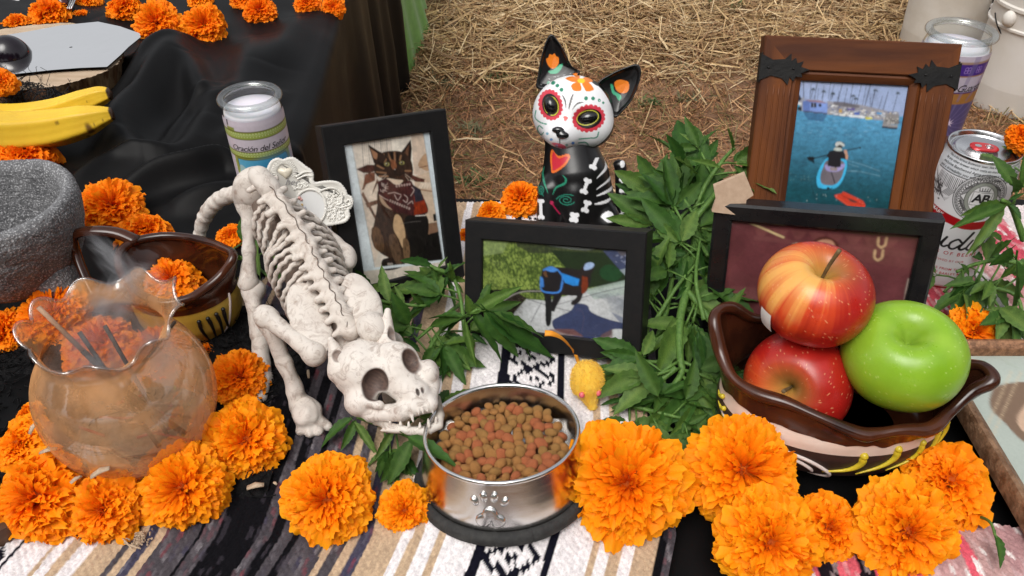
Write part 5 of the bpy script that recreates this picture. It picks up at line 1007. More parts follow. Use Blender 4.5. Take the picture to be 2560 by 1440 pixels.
def fruit_bowl():
    rim = [(1776, 800, .098), (1792, 880, .080), (1822, 945, .072), (1880, 985, .070), (1960, 1012, .071), (2050, 1052, .068), (2150, 1092, .062), (2200, 1092, .063), (2265, 1082, .066), (2335, 1078, .064), (2385, 1035, .068), (2440, 982, .080), (2492, 952, .090), (2470, 918, .092), (2400, 905, .080), (2300, 850, .070), (2180, 815, .068), (2050, 795, .070), (1940, 795, .073), (1870, 790, .080), (1825, 768, .094), (1790, 772, .100)]
    c = (.262, .448); p = Pot(rim, c, .089, .062, .004, [(0, .72), (.06, .88), (.15, .98), (.3, 1.03), (.5, 1.045), (.7, 1.02), (.9, .985), (1, 1)], .0065, 240, .34)
    o = thing('clay_bowl', 'oval brown glazed clay bowl with wavy lip and cream band, holding three apples', 'bowl', (*c, .003))
    g = Geo(); A = p.strip(0, .60, 20); g.grid(A, cu=True); g.f.append(tuple(range(p.n))); obj('body', g, M['clay_dark'], o)
    A = p.strip(.60, .79, 8); k = p.ring(.79); obj('cream_band', Geo().grid(A, cu=True), M['clay_cream'], o)
    A = p.strip(.79, .985, 14); w = .0016*np.sin(np.arange(p.n)/p.n*2*math.pi*11)+.001*np.sin(np.arange(p.n)/p.n*2*math.pi*23); A[0, :, 2] += w-.001; A[0] += 0; d = nrm(A[..., :2]-np.array(c)); A[..., :2] += d*.0007; obj('glaze_band', Geo().grid(A, cu=True), M['glaze'], o)
    A = p.strip(.0, 1, 24, True); g = Geo().grid(A, cu=True, flip=True); g.f.append(tuple(range(p.n))[::-1]); obj('inside', g, M['glaze'], o)
    q = p.ring(1.0); q2 = p.ring(1.0, True); mid = (q+q2)/2; th = np.linspace(0, 2*math.pi, 12, endpoint=False); T = nrm(np.roll(mid, -1, 0)-np.roll(mid, 1, 0)); out = nrm(np.cross(T, np.array([0, 0, 1.]))); upv = np.cross(out, T)
    lip = np.array([.0052+.0008*math.sin(i*.21) for i in range(p.n)])
    A = mid[None]+(np.cos(th)[:, None, None]*out[None]*lip[None, :, None]+np.sin(th)[:, None, None]*upv[None]*lip[None, :, None]*.9); obj('lip', Geo().grid(A, cu=True, cv=True), M['glaze'], o)
    for a, t, r in ((-88, .66, .0032), (-72, .68, .0030), (-57, .68, .0026), (-45, .68, .0022), (-36, .68, .002)): dab(o, p, [(a, t), (a-.5, t-.14), (a-6, t-.27), (a-17, t-.38)], r, M['dab_yellow'], 'yellow_dab')
    for a, t in ((-176, .60), (-170, .52), (-163, .46), (-150, .42), (-139, .44)): dab(o, p, [(a+1.5, t), (a-1, t-.05), (a-7, t-.06)], .0022, M['dab_yellow'], 'yellow_dab')
    line_on(o, p, [(-172, .42), (-160, .40), (-145, .44), (-128, .48), (-112, .44), (-103, .30), (-101, .18), (-104, .10), (-110, .07)], .0016, M['dab_white'], 'white_swirl')
    line_on(o, p, [(-123, .38), (-116, .37), (-110, .30), (-108, .22)], .0015, M['dab_white'], 'white_swirl'); line_on(o, p, [(-96, .05), (-85, .03), (-70, .02), (-55, .03)], .001, M['dab_white'], 'white_swirl')
fruit_bowl()
def clay_jug():
    rim = [(590, 640, .092), (560, 688, .080), (520, 722, .074), (470, 752, .072), (400, 762, .072), (340, 735, .073), (300, 690, .075), (290, 640, .078), (325, 605, .080), (400, 588, .080), (470, 590, .080), (525, 602, .082), (562, 618, .086)]
    m = np.mean([P(*r) for r in rim], 0); c = (m[0], m[1]); p = Pot(rim, c, .048, .043, .003, [(0, .62), (.15, .86), (.35, 1.0), (.6, 1.02), (.8, .97), (1, 1)], .005, 160, .30)
    o = thing('clay_jug', 'dark glazed clay jug with loop handle, spout and yellow side, a marigold inside it', 'jug', (*c, .002))
    g = Geo().grid(p.strip(0, .70, 18), cu=True); g.f.append(tuple(range(p.n))); obj('body', g, M['clay_yellow'], o)
    A = p.strip(.70, .985, 12); A[..., :2] += nrm(A[..., :2]-np.array(c))*.0006; obj('glaze_band', Geo().grid(A, cu=True), M['glaze'], o)
    g = Geo().grid(p.strip(0, 1, 20, True), cu=True, flip=True); g.f.append(tuple(range(p.n))[::-1]); obj('inside', g, M['glaze'], o)
    mid = (p.ring(1)+p.ring(1, True))/2; th = np.linspace(0, 2*math.pi, 10, endpoint=False); T = nrm(np.roll(mid, -1, 0)-np.roll(mid, 1, 0)); out = nrm(np.cross(T, np.array([0, 0, 1.]))); upv = np.cross(out, T)
    obj('lip', Geo().grid(mid[None]+.0042*(np.cos(th)[:, None, None]*out[None]+np.sin(th)[:, None, None]*upv[None]), cu=True, cv=True), M['glaze'], o)
    q = spline([P(345, 604, .080), P(290, 582, .088), P(225, 578, .090), P(185, 590, .084), P(190, 630, .068), P(212, 690, .050), P(240, 745, .034)], 30); obj('handle', Geo().tube(q, .0062*np.interp(np.linspace(0, 1, 30), [0, .5, 1], [1.1, .9, 1]), 12, flat=.75), M['glaze'], o)
    for a in (-52, -42, -34, -62): dab(o, p, [(a, .60), (a+1, .45), (a+4, .25), (a+10, .08)], .0020, M['dab_black'], 'black_dab')
    line_on(o, p, [(-112, .05), (-108, .30), (-95, .36), (-80, .35), (-70, .28), (-68, .12)], .0014, M['dab_white'], 'white_line'); line_on(o, p, [(-40, .08), (-30, .3), (-22, .55), (-18, .68)], .0012, M['dab_white'], 'white_line')
    marigold(430, 706, 74, 0, 'orange marigold resting inside the brown clay jug', (.1, -.3, .9), .042, D1)
clay_jug()

# ------------------------------------------------------------------ apples
def apple(name_label, c, R, axis, colour, stem=True, seed=0, sq=.9):
    o = thing('apple', name_label, 'apple', c, 'apples'); nph, naz = 120, 220
    ph = np.linspace(.004, math.pi-.004, nph)[:, None]; az = np.linspace(0, 2*math.pi, naz, endpoint=False)[None]
    rad = 1-.62*np.exp(-(ph/.30)**2)-.30*np.exp(-((math.pi-ph)/.28)**2)+.02*np.cos(5*az)*np.clip((ph-1.2)/1.9, 0, 1)+.012*np.sin(2*az+seed)*np.sin(ph)
    taper = 1+.05*np.cos(ph)
    L = np.stack([R*rad*np.sin(ph)*np.cos(az)*taper, R*rad*np.sin(ph)*np.sin(az)*taper, R*sq*rad*np.cos(ph)+0*az], -1)
    z = nrm(np.array(axis, float)); x = nrm(np.cross([0, 1., .1], z)); y = np.cross(z, x); Rm = np.stack([x, y, z]); W = L@Rm; N = nrm(W)
    col = colour(N, ph+0*az, az+0*ph, np.random.default_rng(seed)); g = Geo().grid(W+np.asarray(c), cu=True, c=col); obj('flesh', g, M['apple'], o)
    if stem:
        b = np.asarray(c)+z*R*sq*.36; q = spline([b, b+z*R*.40+x*R*.03, b+z*R*.80+x*R*.10], 10); obj('stem', Geo().tube(q, .0011*np.linspace(1, 1.5, 10), 8), M['twig'], o)
    return o, Rm
M['apple'] = mat('apple_skin', (1, 1, 1), (.93, .93, .93), scale=90, rough=.27, r2=.36, attr='Col', coat=.08, bump=.03, bscale=250)
M['twig'] = mat('apple_stem', (.18, .13, .05), (.10, .06, .03), scale=200, rough=.7)
def specks(col, r, n, c):
    H, W = col.shape[:2]; yy, xx = r.integers(int(H*.12), int(H*.88), n), r.integers(0, W, n)
    for y, x in zip(yy, xx): col[y, x] = col[y, x]*.45+.55*c
    return col
def red_skin(patch, amt):
    pv = nrm(np.array(patch, float))
    def f(N, ph, az, r):
        st = sum(np.sin(az*k+r.uniform(0, 6.28)+.3*np.sin(ph*r.uniform(2, 6)+r.uniform(0, 6)))*a for k, a in ((13, .2), (23, .3), (37, .4), (59, .45), (83, .45)))
        st2 = vnoise(np.stack([np.cos(az)*2, np.sin(az)*2, ph*1.2], -1), 2.2, 3)
        d = N@pv; m = np.clip((d-amt)*1.5+.09*st+.26*st2, 0, 1)[..., None]; cav = np.exp(-(ph/.36)**2)[..., None]*.75
        red = lin((168, 30, 24))*(1+.14*np.clip(st2, -1, 1))[..., None]; mid = lin((206, 70, 34)); yel = lin((230, 166, 86))
        c = np.where(m < .5, red+(mid-red)*m*2, mid+(yel-mid)*(m-.5)*2); c = c*(1-cav)+lin((176, 166, 82))*cav
        return specks(c, r, 330, lin((232, 170, 120)))
    return f
def green_skin(N, ph, az, r):
    st2 = vnoise(np.stack([np.cos(az)*1.5, np.sin(az)*1.5, ph], -1), 2.0, 8); cav = np.exp(-(ph/.30)**2)[..., None]
    c = lin((122, 166, 30))*(1-.5*np.clip(.5+.4*st2, 0, 1)[..., None])+lin((156, 192, 66))*.5*np.clip(.5+.4*st2, 0, 1)[..., None]; c = c*(1-.6*cav)+.6*cav*lin((128, 150, 60))
    return specks(c, r, 260, lin((186, 212, 120)))
a1, Rm = apple('red apple streaked with yellow and with an upright stem, topmost of the three', PD(2036, 738, .605), .0425, (.02, -.12, .99), red_skin((-.66, -.25, .60), .30), True, 4, .88)
apple('dark red apple lying on its side under the other two with stem end forward', PD(1995, 958, .637), .0425, (-.55, -.62, .42), red_skin((-.75, -.3, -.2), .55), True, 6, .92)
apple('green apple on the right of the two red ones', PD(2257, 892, .602), .0440, (-.16, -.18, .95), green_skin, False, 9, .90)
def sticker():
    c = np.array(a1.location); g = Geo(); m = mat('white_label', (.75, .75, .73), rough=.35); u = np.linspace(-1, 1, 7); A = []
    d0 = nrm(PD(1912, 800, .60)-c); x = nrm(np.cross(d0, [0, 0, 1.])); y = np.cross(x, d0)
    q = np.array([[c+nrm(d0+.14*a*x+.22*b*y)*.0436 for a in u] for b in u]); obj('sticker', Geo().grid(q), m, a1)
sticker()

# ------------------------------------------------------------------ steel bowl, kibble
def pet_bowl():
    c = P(1262, 1192, .006); o = thing('pet_bowl', 'round stainless steel pet bowl with paw emblem and black rubber foot, full of kibble', 'bowl', c)
    o.rotation_euler = (math.radians(-10.5), math.radians(-3.0), 0); o.scale = (.965, .965, .92)
    st = mat('brushed_steel', (.70, .68, .66), (.78, .77, .75), scale=12, rough=.16, r2=.24, metal=1, stretch=(1, 1, 12), bump=.03, bscale=200); rb = mat('black_rubber', (.018, .018, .018), (.035, .034, .032), scale=120, rough=.75, bump=.5, bscale=300)
    g = Geo().lathe([(.0668, .0065), (.0672, .010), (.0660, .020), (.0640, .034), (.0622, .046), (.0618, .0495)], 120); obj('outer_wall', g, st, o, local=True)
    g = Geo().lathe([(.0618, .0495), (.0621, .0510), (.0614, .0524), (.0600, .0527), (.0589, .0516), (.0584, .0500)], 120); obj('rolled_rim', g, st, o, local=True)
    g = Geo().lathe([(.0584, .0500), (.0565, .040), (.0535, .026), (.049, .0165), (.042, .013), (.0, .0125)], 120); obj('inner_bowl', g, st, o, local=True)
    def crack(A, th):
        n = 12; k = np.zeros_like(th)
        for a in np.random.default_rng(3).uniform(0, 6.28, 26): k += np.exp(-((np.angle(np.exp(1j*(th-a))))/.008)**2)
        A[..., :2] *= (1-.012*np.clip(k, 0, 1))[None, :, None]; return A
    g = Geo().lathe([(.050, -.004), (.0715, -.004), (.0738, -.001), (.0742, .003), (.0725, .0068), (.0690, .0085), (.0672, .0075), (.064, .0)], 700, fn=crack); obj('rubber_foot', g, rb, o, local=True)
    # paw emblem, embossed
    def wall(az, z): r = np.interp(z, [.0065, .010, .020, .034, .046], [.0668, .0672, .0660, .0640, .0622]); a = math.radians(-90+az); return np.array([r*math.cos(a), r*math.sin(a), z]), a
    e = thing_part = None
    pads = [((-17.5, .0345), (.0030, .0026, .0046), -22), ((-11.2, .0392), (.0031, .0026, .0050), -7), ((-4.0, .0394), (.0031, .0026, .0050), 8), ((2.6, .0350), (.0030, .0026, .0046), 24)]
    def V_(fn_pts):
        pass
    g = Geo()
    for (az, z), r_, ro in pads:
        p_, a = wall(az, z); out = np.array([math.cos(a), math.sin(a), .06]); tx = np.array([-math.sin(a), math.cos(a), 0]); up = np.array([0, 0, 1.]); rr = math.radians(ro); X = tx*math.cos(rr)+up*math.sin(-rr); Z = -tx*math.sin(-rr)+up*math.cos(rr)
        g2 = Geo().ell(p_, r_, 16, 10, ax=np.stack([X, out, Z])); obj('toe_pad', g2, st, o, local=True)
    g = Geo()
    def padf(q):
        d = sd_cap(q, (-.0056, 0, -.005), (-.0056, 0, -.005), .0056); d = smin(d, sd_cap(q, (.0056, 0, -.005), (.0056, 0, -.005), .0056), .0026); d = smin(d, sd_cap(q, (0, 0, .0018), (0, 0, .0018), .0056), .003); return smax(d, np.abs(q[..., 1])-.0024, .0016)
    v, f = nets(padf, (-.0145, -.005, -.013), (.0145, .005, .010), .0006); v2 = []
    for q in v:
        p_, a = wall(-7.3+math.degrees(q[0]/.066), .0235+q[2]); v2.append(p_+np.array([math.cos(a), math.sin(a), .05])*(-q[1]))
    obj('paw_pad', Geo().add(np.array(v2), f.tolist()), st, o, local=True)
    # kibble
    kc = [((.32, .145, .040), 'tan'), ((.34, .10, .036), 'reddish'), ((.28, .14, .038), 'olive')]; meshes = []
    for j, (cc, nm) in enumerate(kc):
        mm = mat('kibble_'+nm, cc, tuple(x*1.35 for x in cc), scale=260, rough=.85, bump=.7, bscale=600, bdist=.0012)
        for v_ in range(2):
            r = np.random.default_rng(j*7+v_); g = Geo().ell((0, 0, 0), (1, .92-.1*v_, .56+.1*v_), 14, 9); V = g.verts(); V *= (1+.05*vnoise(V, 3, j*5+v_))[:, None]; gg = Geo().add(V, g.f); meshes.append((to_mesh('kibble', gg, mm), nm))
    bpy.context.view_layer.update(); MW = o.matrix_basis.copy(); pts = []; r = np.random.default_rng(12)
    lay = [(.0372, .0500, 170, .0066), (.0322, .050, 100, .0076)]; tot = 0
    for zl, Rr, n, sp in lay:
        got = []
        for tr in range(9000):
            a, q = r.uniform(0, 6.28), Rr*math.sqrt(r.uniform()); p = np.array([q*math.cos(a), q*math.sin(a)])
            if all(np.hypot(*(p-g_)) > sp for g_ in got): got.append(p)
            if len(got) >= n: break
        for p in got:
            z = zl+.004*math.exp(-((p[0]+.002)**2+(p[1]-.012)**2)/.02**2)+r.uniform(-.0012, .0012); me, nm = meshes[r.integers(0, 6)]
            k = bpy.data.objects.new('kibble', me); COL.objects.link(k); w = MW @ Vector((p[0], p[1], z)); s_ = r.uniform(.0043, .0059)
            k.location = w; k.scale = (s_*r.uniform(.9, 1.12), s_*r.uniform(.85, 1.05), s_*r.uniform(.9, 1.15)); k.rotation_euler = (r.normal(0, .5), r.normal(0, .5), r.uniform(0, 6.28))
            tag(k, {'tan': 'tan brown piece of kibble in the steel bowl', 'reddish': 'reddish brown piece of kibble in the steel bowl', 'olive': 'olive brown piece of kibble in the steel bowl'}[nm], 'kibble', nm+' kibble pieces in the steel bowl')
    # white paper tag under the foot
    q = spline([P(1112, 1338, .006), P(1145, 1352, .008), P(1170, 1362, .008), P(1190, 1372, .007)], 12); sd = np.array([.0005, .0016, .0008]); t = thing('paper_strip', 'thin white strip of paper poking out under the steel bowl', 'paper', q[0]); obj('strip', Geo().grid(np.stack([q-sd, q+sd], 1)), mat('white_paper', (.75, .74, .73), rough=.7), t)
pet_bowl()

# ------------------------------------------------------------------ stone mortar
def mortar():
    m = mat('grey_basalt', (.10, .10, .105), (.17, .17, .175), scale=60, rough=.9, bump=.9, bscale=260, bdist=.003, det=10)
    n = m.node_tree.nodes; L = m.node_tree.links; vo = n.new('ShaderNodeTexVoronoi'); vo.inputs['Scale'].default_value = 900; tc = [x for x in n if x.type == 'TEX_COORD'][0]; L.new(tc.outputs['Object'], vo.inputs['Vector'])
    nz = n.new('ShaderNodeTexNoise'); nz.inputs['Scale'].default_value = 620; nz.inputs['Detail'].default_value = 3; L.new(tc.outputs['Object'], nz.inputs['Vector']); mr = n.new('ShaderNodeMapRange'); mr.inputs[1].default_value = .52; mr.inputs[2].default_value = .66; L.new(nz.outputs[0], mr.inputs[0])
    mx = n.new('ShaderNodeMix'); mx.data_type = 'RGBA'; mx.inputs[7].default_value = (.42, .42, .43, 1); old = n['Principled BSDF'].inputs['Base Color'].links[0].from_socket; L.new(old, mx.inputs[6]); L.new(mr.outputs[0], mx.inputs[0]); L.new(mx.outputs[2], n['Principled BSDF'].inputs['Base Color'])
    c = P(-22, 522, .112); c[2] = 0; o = thing('stone_mortar', 'grey pitted volcanic stone mortar on short legs at the left edge', 'mortar', c)
    pr = [(.0, .030), (.028, .031), (.044, .040), (.055, .056), (.062, .078), (.066, .096), (.070, .104), (.077, .1075), (.083, .105), (.086, .098), (.085, .088), (.080, .072), (.071, .054), (.058, .038), (.040, .028), (.0, .026)]
    q = spline([(a*.88, b*1.15, 0) for a, b in pr], 80)[:, :2]; g = Geo().lathe(q, 150, o=c); V = g.verts(); V = V+nrm(V-c-np.array([0, 0, .09]))*(.0016*vnoise(V, 60, 2)+.0006*vnoise(V, 260, 3))[:, None]; obj('bowl', Geo().add(V, g.f), m, o)
    for a in (-25, 95, 215):
        an = math.radians(a); d = np.array([math.cos(an), math.sin(an), 0]); g = Geo().tube(spline([c+d*.040+[0, 0, .05], c+d*.052+[0, 0, .028], c+d*.056+[0, 0, .003]], 10), np.linspace(.024, .015, 10), 16); V = g.verts(); V = V+.0012*vnoise(V, 70, a % 7)[:, None]*nrm(V-c-d*.06); obj('leg', Geo().add(V, g.f), m, o)
mortar()

# ------------------------------------------------------------------ glass vase, incense, smoke
VC = P(268, 1085, .0); VC = np.array([-.298, .426, .004]); VS = .94
def vase():
    o = thing('glass_vase', 'round smoke stained glass fishbowl vase with marigold glow in its film colour and a ruffled lip, ringed by marigolds', 'vase', VC)
    gm = thin_glass('smoky_glow_glass', (.985, .92, .83), rough=.03, ior=2.0, film=(.86, .44, .19), filmop=.60); gr = thin_glass('lip_glass', (.90, .89, .88), rough=.01, ior=2.0)  # film and tint carry reflected marigold orange, besides the smoke stain
    pr = [(a*VS, b) for a, b in [(.0, .003), (.030, .003), (.045, .008), (.058, .022), (.0665, .042), (.0690, .060), (.0672, .078), (.061, .095), (.052, .108), (.046, .116), (.0455, .122), (.048, .130), (.0525, .137), (.0555, .1405)]]
    q = spline([(a, b, 0) for a, b in pr], 70)[:, :2]
    def ruf(A, th):
        z = A[..., 2]; k = np.clip((z-.116)/.0245, 0, 1)**1.6; ph = 9*th+.8*np.sin(th*2); A[..., :2] *= (1+.055*k*np.sin(ph))[..., None]; A[..., 2] += .0048*k*np.sin(ph+1.2)+.004*k*np.sin(2*th+.6); A[..., 0] += .007*k; return A
    obj('wall', Geo().lathe(q, 220, o=VC, fn=ruf), gm, o)
    th = np.linspace(0, 2*math.pi, 220, endpoint=False); A = ruf(np.stack([.0555*VS*np.cos(th), .0555*VS*np.sin(th), 0*th+.1405], -1)[None], th)[0]+VC
    t2 = np.linspace(0, 2*math.pi, 8, endpoint=False); T = nrm(np.roll(A, -1, 0)-np.roll(A, 1, 0)); oo = nrm(np.cross(T, [0, 0, 1.])); uu = np.cross(oo, T)
    obj('ruffled_lip', Geo().grid(A[None]+.0014*(np.cos(t2)[:, None, None]*oo+np.sin(t2)[:, None, None]*uu), cu=True, cv=True), gr, o)
    bs = [(0, .0005), (.030, .0005), (.040, .003), (.046, .0075), (.040, .0065), (.028, .0045), (0, .004)]; obj('thick_foot', Geo().lathe(bs, 90, o=VC), gr, o)
    # sand and ash bed, sticks
    ash = mat('ash_bed', (.20, .135, .085), (.32, .24, .17), scale=120, rough=.95, bump=.8); b = thing('ash_bed', 'brown ash and sand lying in the bottom of the glass vase', 'ash', VC+np.array([0, 0, .005])); xs = np.linspace(0, 1, 14)
    A = np.array([[VC+np.array([r_*.055*math.cos(t), r_*.055*math.sin(t), .018+.006*r_*math.sin(t+2.5)+.001*math.sin(t*7)*r_]) for t in np.linspace(0, 2*math.pi, 60, endpoint=False)] for r_ in np.linspace(.01, .95, 12)]); g = Geo().grid(A, cu=True)
    Bm = np.array([[VC+np.array([r_*.056*math.cos(t), r_*.056*math.sin(t), .0075+.012*r_**3]) for t in np.linspace(0, 2*math.pi, 60, endpoint=False)] for r_ in np.linspace(.95, .01, 12)]); g.grid(Bm, cu=True); obj('bed', g, ash, b)
    sm = mat('charred_stick', (.045, .032, .026), (.09, .065, .05), scale=200, rough=.9, bump=.4); tm = mat('bare_stick_end', (.38, .22, .14), (.45, .28, .18), scale=200, rough=.7); rm = mat('red_stick', (.30, .05, .045), rough=.7)
    def stick(a, b, lab, tip, m1=sm, r_=.0016, grp='incense sticks'):
        a, b = np.asarray(a), np.asarray(b); s_ = thing('incense_stick', lab, 'incense stick', a, grp); c_ = a+(b-a)*tip; obj('charred_part', Geo().tube(np.array([a, (a+c_)/2, c_]), r_, 8), m1, s_)
        if tip < .99: obj('bare_tip', Geo().tube(np.array([c_, (c_+b)/2, b]), r_*.85, 8), tm, s_)
    in_ = lambda x, y, z: VC+np.array([x, y, z])
    stick(in_(.010, .005, .02), PY(96, 768, .435), 'incense stick with a bare tip standing out over the left lip of the vase', .66, r_=.0021)
    stick(in_(.020, -.02, .022), in_(-.030, .02, .108), 'charred incense stick leaning left inside the vase, nearest its left side', 1, r_=.0017); stick(in_(.026, -.012, .022), in_(-.012, .025, .110), 'charred incense stick second from the left inside the vase', 1, r_=.0016)
    stick(in_(.038, -.010, .026), in_(-.002, -.018, .104), 'thick dark incense stick leaning against the front of the vase', 1, r_=.0024); stick(in_(-.035, .03, .02), in_(.045, .02, .118), 'incense stick crossing the vase mouth to the right', 1, r_=.0014)
    r = np.random.default_rng(8)
    for i in range(16):
        a = r.uniform(0, 6.28); q_ = .04*math.sqrt(r.uniform()); p0 = in_(q_*math.cos(a), q_*math.sin(a)-.008, .024+r.uniform(0, .006)); d = np.array([math.cos(r.uniform(-.6, .9)), math.sin(r.uniform(-.6, .9))*.7, r.normal(0, .08)]); L_ = r.uniform(.016, .036)
        s_ = thing('stick_stub', 'burnt stick stub fallen on the ash in the vase' if i % 3 else 'red stick stub fallen on the ash in the vase', 'stick stub', p0, 'burnt stubs in the vase' if i % 3 else 'red stubs in the vase'); obj('stub', Geo().tube(np.array([p0-d*L_/2, p0, p0+d*L_/2]), .0013, 6), rm if i % 3 == 0 else tm if i % 3 == 1 else sm, s_)
vase()
def smoke():
    m = bpy.data.materials.new('incense_smoke'); m.use_nodes = True; n = m.node_tree.nodes; L = m.node_tree.links; n.remove(n['Principled BSDF'])
    pv = n.new('ShaderNodeVolumePrincipled'); pv.inputs['Color'].default_value = (.93, .92, .95, 1); pv.inputs['Anisotropy'].default_value = .15
    tc = n.new('ShaderNodeTexCoord'); nz = n.new('ShaderNodeTexNoise'); nz.inputs['Scale'].default_value = 26; nz.inputs['Detail'].default_value = 5; nz.inputs['Distortion'].default_value = 2.2
    mp = n.new('ShaderNodeMapping'); mp.inputs['Scale'].default_value = (1.2, 1.2, .6); L.new(tc.outputs['Object'], mp.inputs[0]); L.new(mp.outputs[0], nz.inputs['Vector'])
    mr = n.new('ShaderNodeMapRange'); mr.inputs[1].default_value = .46; mr.inputs[2].default_value = .72; mr.inputs[3].default_value = .02; mr.inputs[4].default_value = 1; L.new(nz.outputs[0], mr.inputs[0])
    at = n.new('ShaderNodeMath'); at.operation = 'MULTIPLY'; at.inputs[1].default_value = SMOKE_D; L.new(mr.outputs[0], at.inputs[0])
    L.new(at.outputs[0], pv.inputs['Density']); L.new(pv.outputs[0], n['Material Output'].inputs['Volume'])
    o = thing('incense_smoke', 'thin white incense smoke curling up from the glass vase over the clay jug', 'smoke', VC+np.array([0, 0, .03])); o['kind'] = 'stuff'
    inner = [(.001, .032), (.050, .034), (.0625, .046), (.0655, .060), (.064, .077), (.058, .094), (.049, .107), (.043, .116), (.043, .122), (.034, .132), (.012, .138), (.001, .139)]
    g = Geo().lathe([(a*.93, b) for a, b in inner], 48, o=VC); obj('smoke_in_vase', g, m, o, kind='stuff')
    m2 = m.copy(); m2.name = 'rising_smoke'; n2, L2 = m2.node_tree.nodes, m2.node_tree.links
    for x in n2:
        if x.type == 'MATH': x.inputs[1].default_value = SMOKE_D*4.5; at2 = x
        if x.type == 'MAP_RANGE': x.inputs[1].default_value = .47; x.inputs[2].default_value = .74; x.inputs[3].default_value = .06
        if x.type == 'TEX_NOISE': x.inputs['Scale'].default_value = 1.1; x.inputs['Distortion'].default_value = 1.6
        if x.type == 'PRINCIPLED_VOLUME': pv2 = x
    tg = n2.new('ShaderNodeTexCoord'); ds = n2.new('ShaderNodeVectorMath'); ds.operation = 'DISTANCE'; ds.inputs[1].default_value = (.5, .5, .5); L2.new(tg.outputs['Generated'], ds.inputs[0])
    fo = n2.new('ShaderNodeMapRange'); fo.interpolation_type = 'SMOOTHSTEP'; fo.inputs[1].default_value = .08; fo.inputs[2].default_value = .5; fo.inputs[3].default_value = 1; fo.inputs[4].default_value = 0; L2.new(ds.outputs['Value'], fo.inputs[0])
    mm = n2.new('ShaderNodeMath'); mm.operation = 'MULTIPLY'; L2.new(at2.outputs[0], mm.inputs[0]); L2.new(fo.outputs[0], mm.inputs[1]); L2.new(mm.outputs[0], pv2.inputs['Density'])
    for (x0, y0, d0), (x1, y1, d1), rr in (((240, 800, .555), (330, 690, .575), .020), ((335, 715, .57), (255, 620, .60), .014), ((300, 660, .585), (225, 590, .62), .010), ((330, 680, .575), (400, 700, .60), .013)):
        a_, b_ = PD(x0, y0, d0), PD(x1, y1, d1); ln = np.linalg.norm(b_-a_); z = (b_-a_)/ln; xx = nrm(np.cross(z, [0, 1., 0])); yy = np.cross(z, xx); pf = bpy.data.objects.new('smoke_puff', PUFF(m2)); COL.objects.link(pf); pf.parent = o; pf['kind'] = 'stuff'; c_ = (a_+b_)/2-np.array(o.location)
        pf.matrix_local = Matrix(((xx[0]*rr, yy[0]*rr, z[0]*ln*.75, c_[0]), (xx[1]*rr, yy[1]*rr, z[1]*ln*.75, c_[1]), (xx[2]*rr, yy[2]*rr, z[2]*ln*.75, c_[2]), (0, 0, 0, 1)))
_pf = []
def PUFF(m):
    if not _pf: _pf.append(to_mesh('smoke_puff', Geo().ell((0, 0, 0), (1, 1, 1), 20, 14), m))
    return _pf[0]
SMOKE_D = 20.0
smoke()
# ------------------------------------------------------------------ glass candles, can
M['wax'] = mat('pale_wax', (.72, .68, .76), (.78, .75, .80), scale=30, rough=.45, sss=.3)
M['ink'] = mat('black_ink', (.02, .018, .02), rough=.5)
M['ink_red'] = mat('red_ink', (.5, .03, .04), rough=.5); M['ink_white'] = mat('white_ink', (.75, .73, .72), rough=.5); M['ink_grey'] = mat('grey_ink', (.2, .19, .19), rough=.5)
class Cyl:
    """front faces the viewer's side; arc runs to the right"""
    def __init__(s, c, prof):
        s.c = np.asarray(c, float); d = -s.c[:2]; s.a0 = math.atan2(d[1], d[0]); s.p = np.array(prof)
    def __call__(s, arc, z, out=0.0, r0=None):
        arc, z = np.broadcast_arrays(np.asarray(arc, float), np.asarray(z, float)); r = np.interp(z, s.p[:, 1], s.p[:, 0])+out; R0 = r0 or s.p[:, 0].max(); an = s.a0+arc/R0
        return np.stack([s.c[0]+r*np.cos(an), s.c[1]+r*np.sin(an), s.c[2]+z], -1)
    def patch(s, a0, a1, z0, z1, nu, nv, paint, out=.0002):
        u, v = np.meshgrid(np.linspace(0, 1, nu), np.linspace(0, 1, nv)); return Geo().grid(s(a0+u*(a1-a0), z1+v*(z0-z1), out), c=None if paint is None else paint.sample(u, v))
    def text(s, root, body, size, arc, z, m, shear=0, bold=0, out=.0004, rot=0, curve=0, spacing=1.0, name='lettering'):
        v, f = letters(body, size, shear, bold, spacing)
        if not len(v): return
        r = math.radians(rot); x = v[:, 0]*math.cos(r)-v[:, 1]*math.sin(r); y = v[:, 0]*math.sin(r)+v[:, 1]*math.cos(r)
        g = Geo().add(s(arc+x, z+y+curve*x*x, out), f); return obj(name, g, m, root, smooth=False)
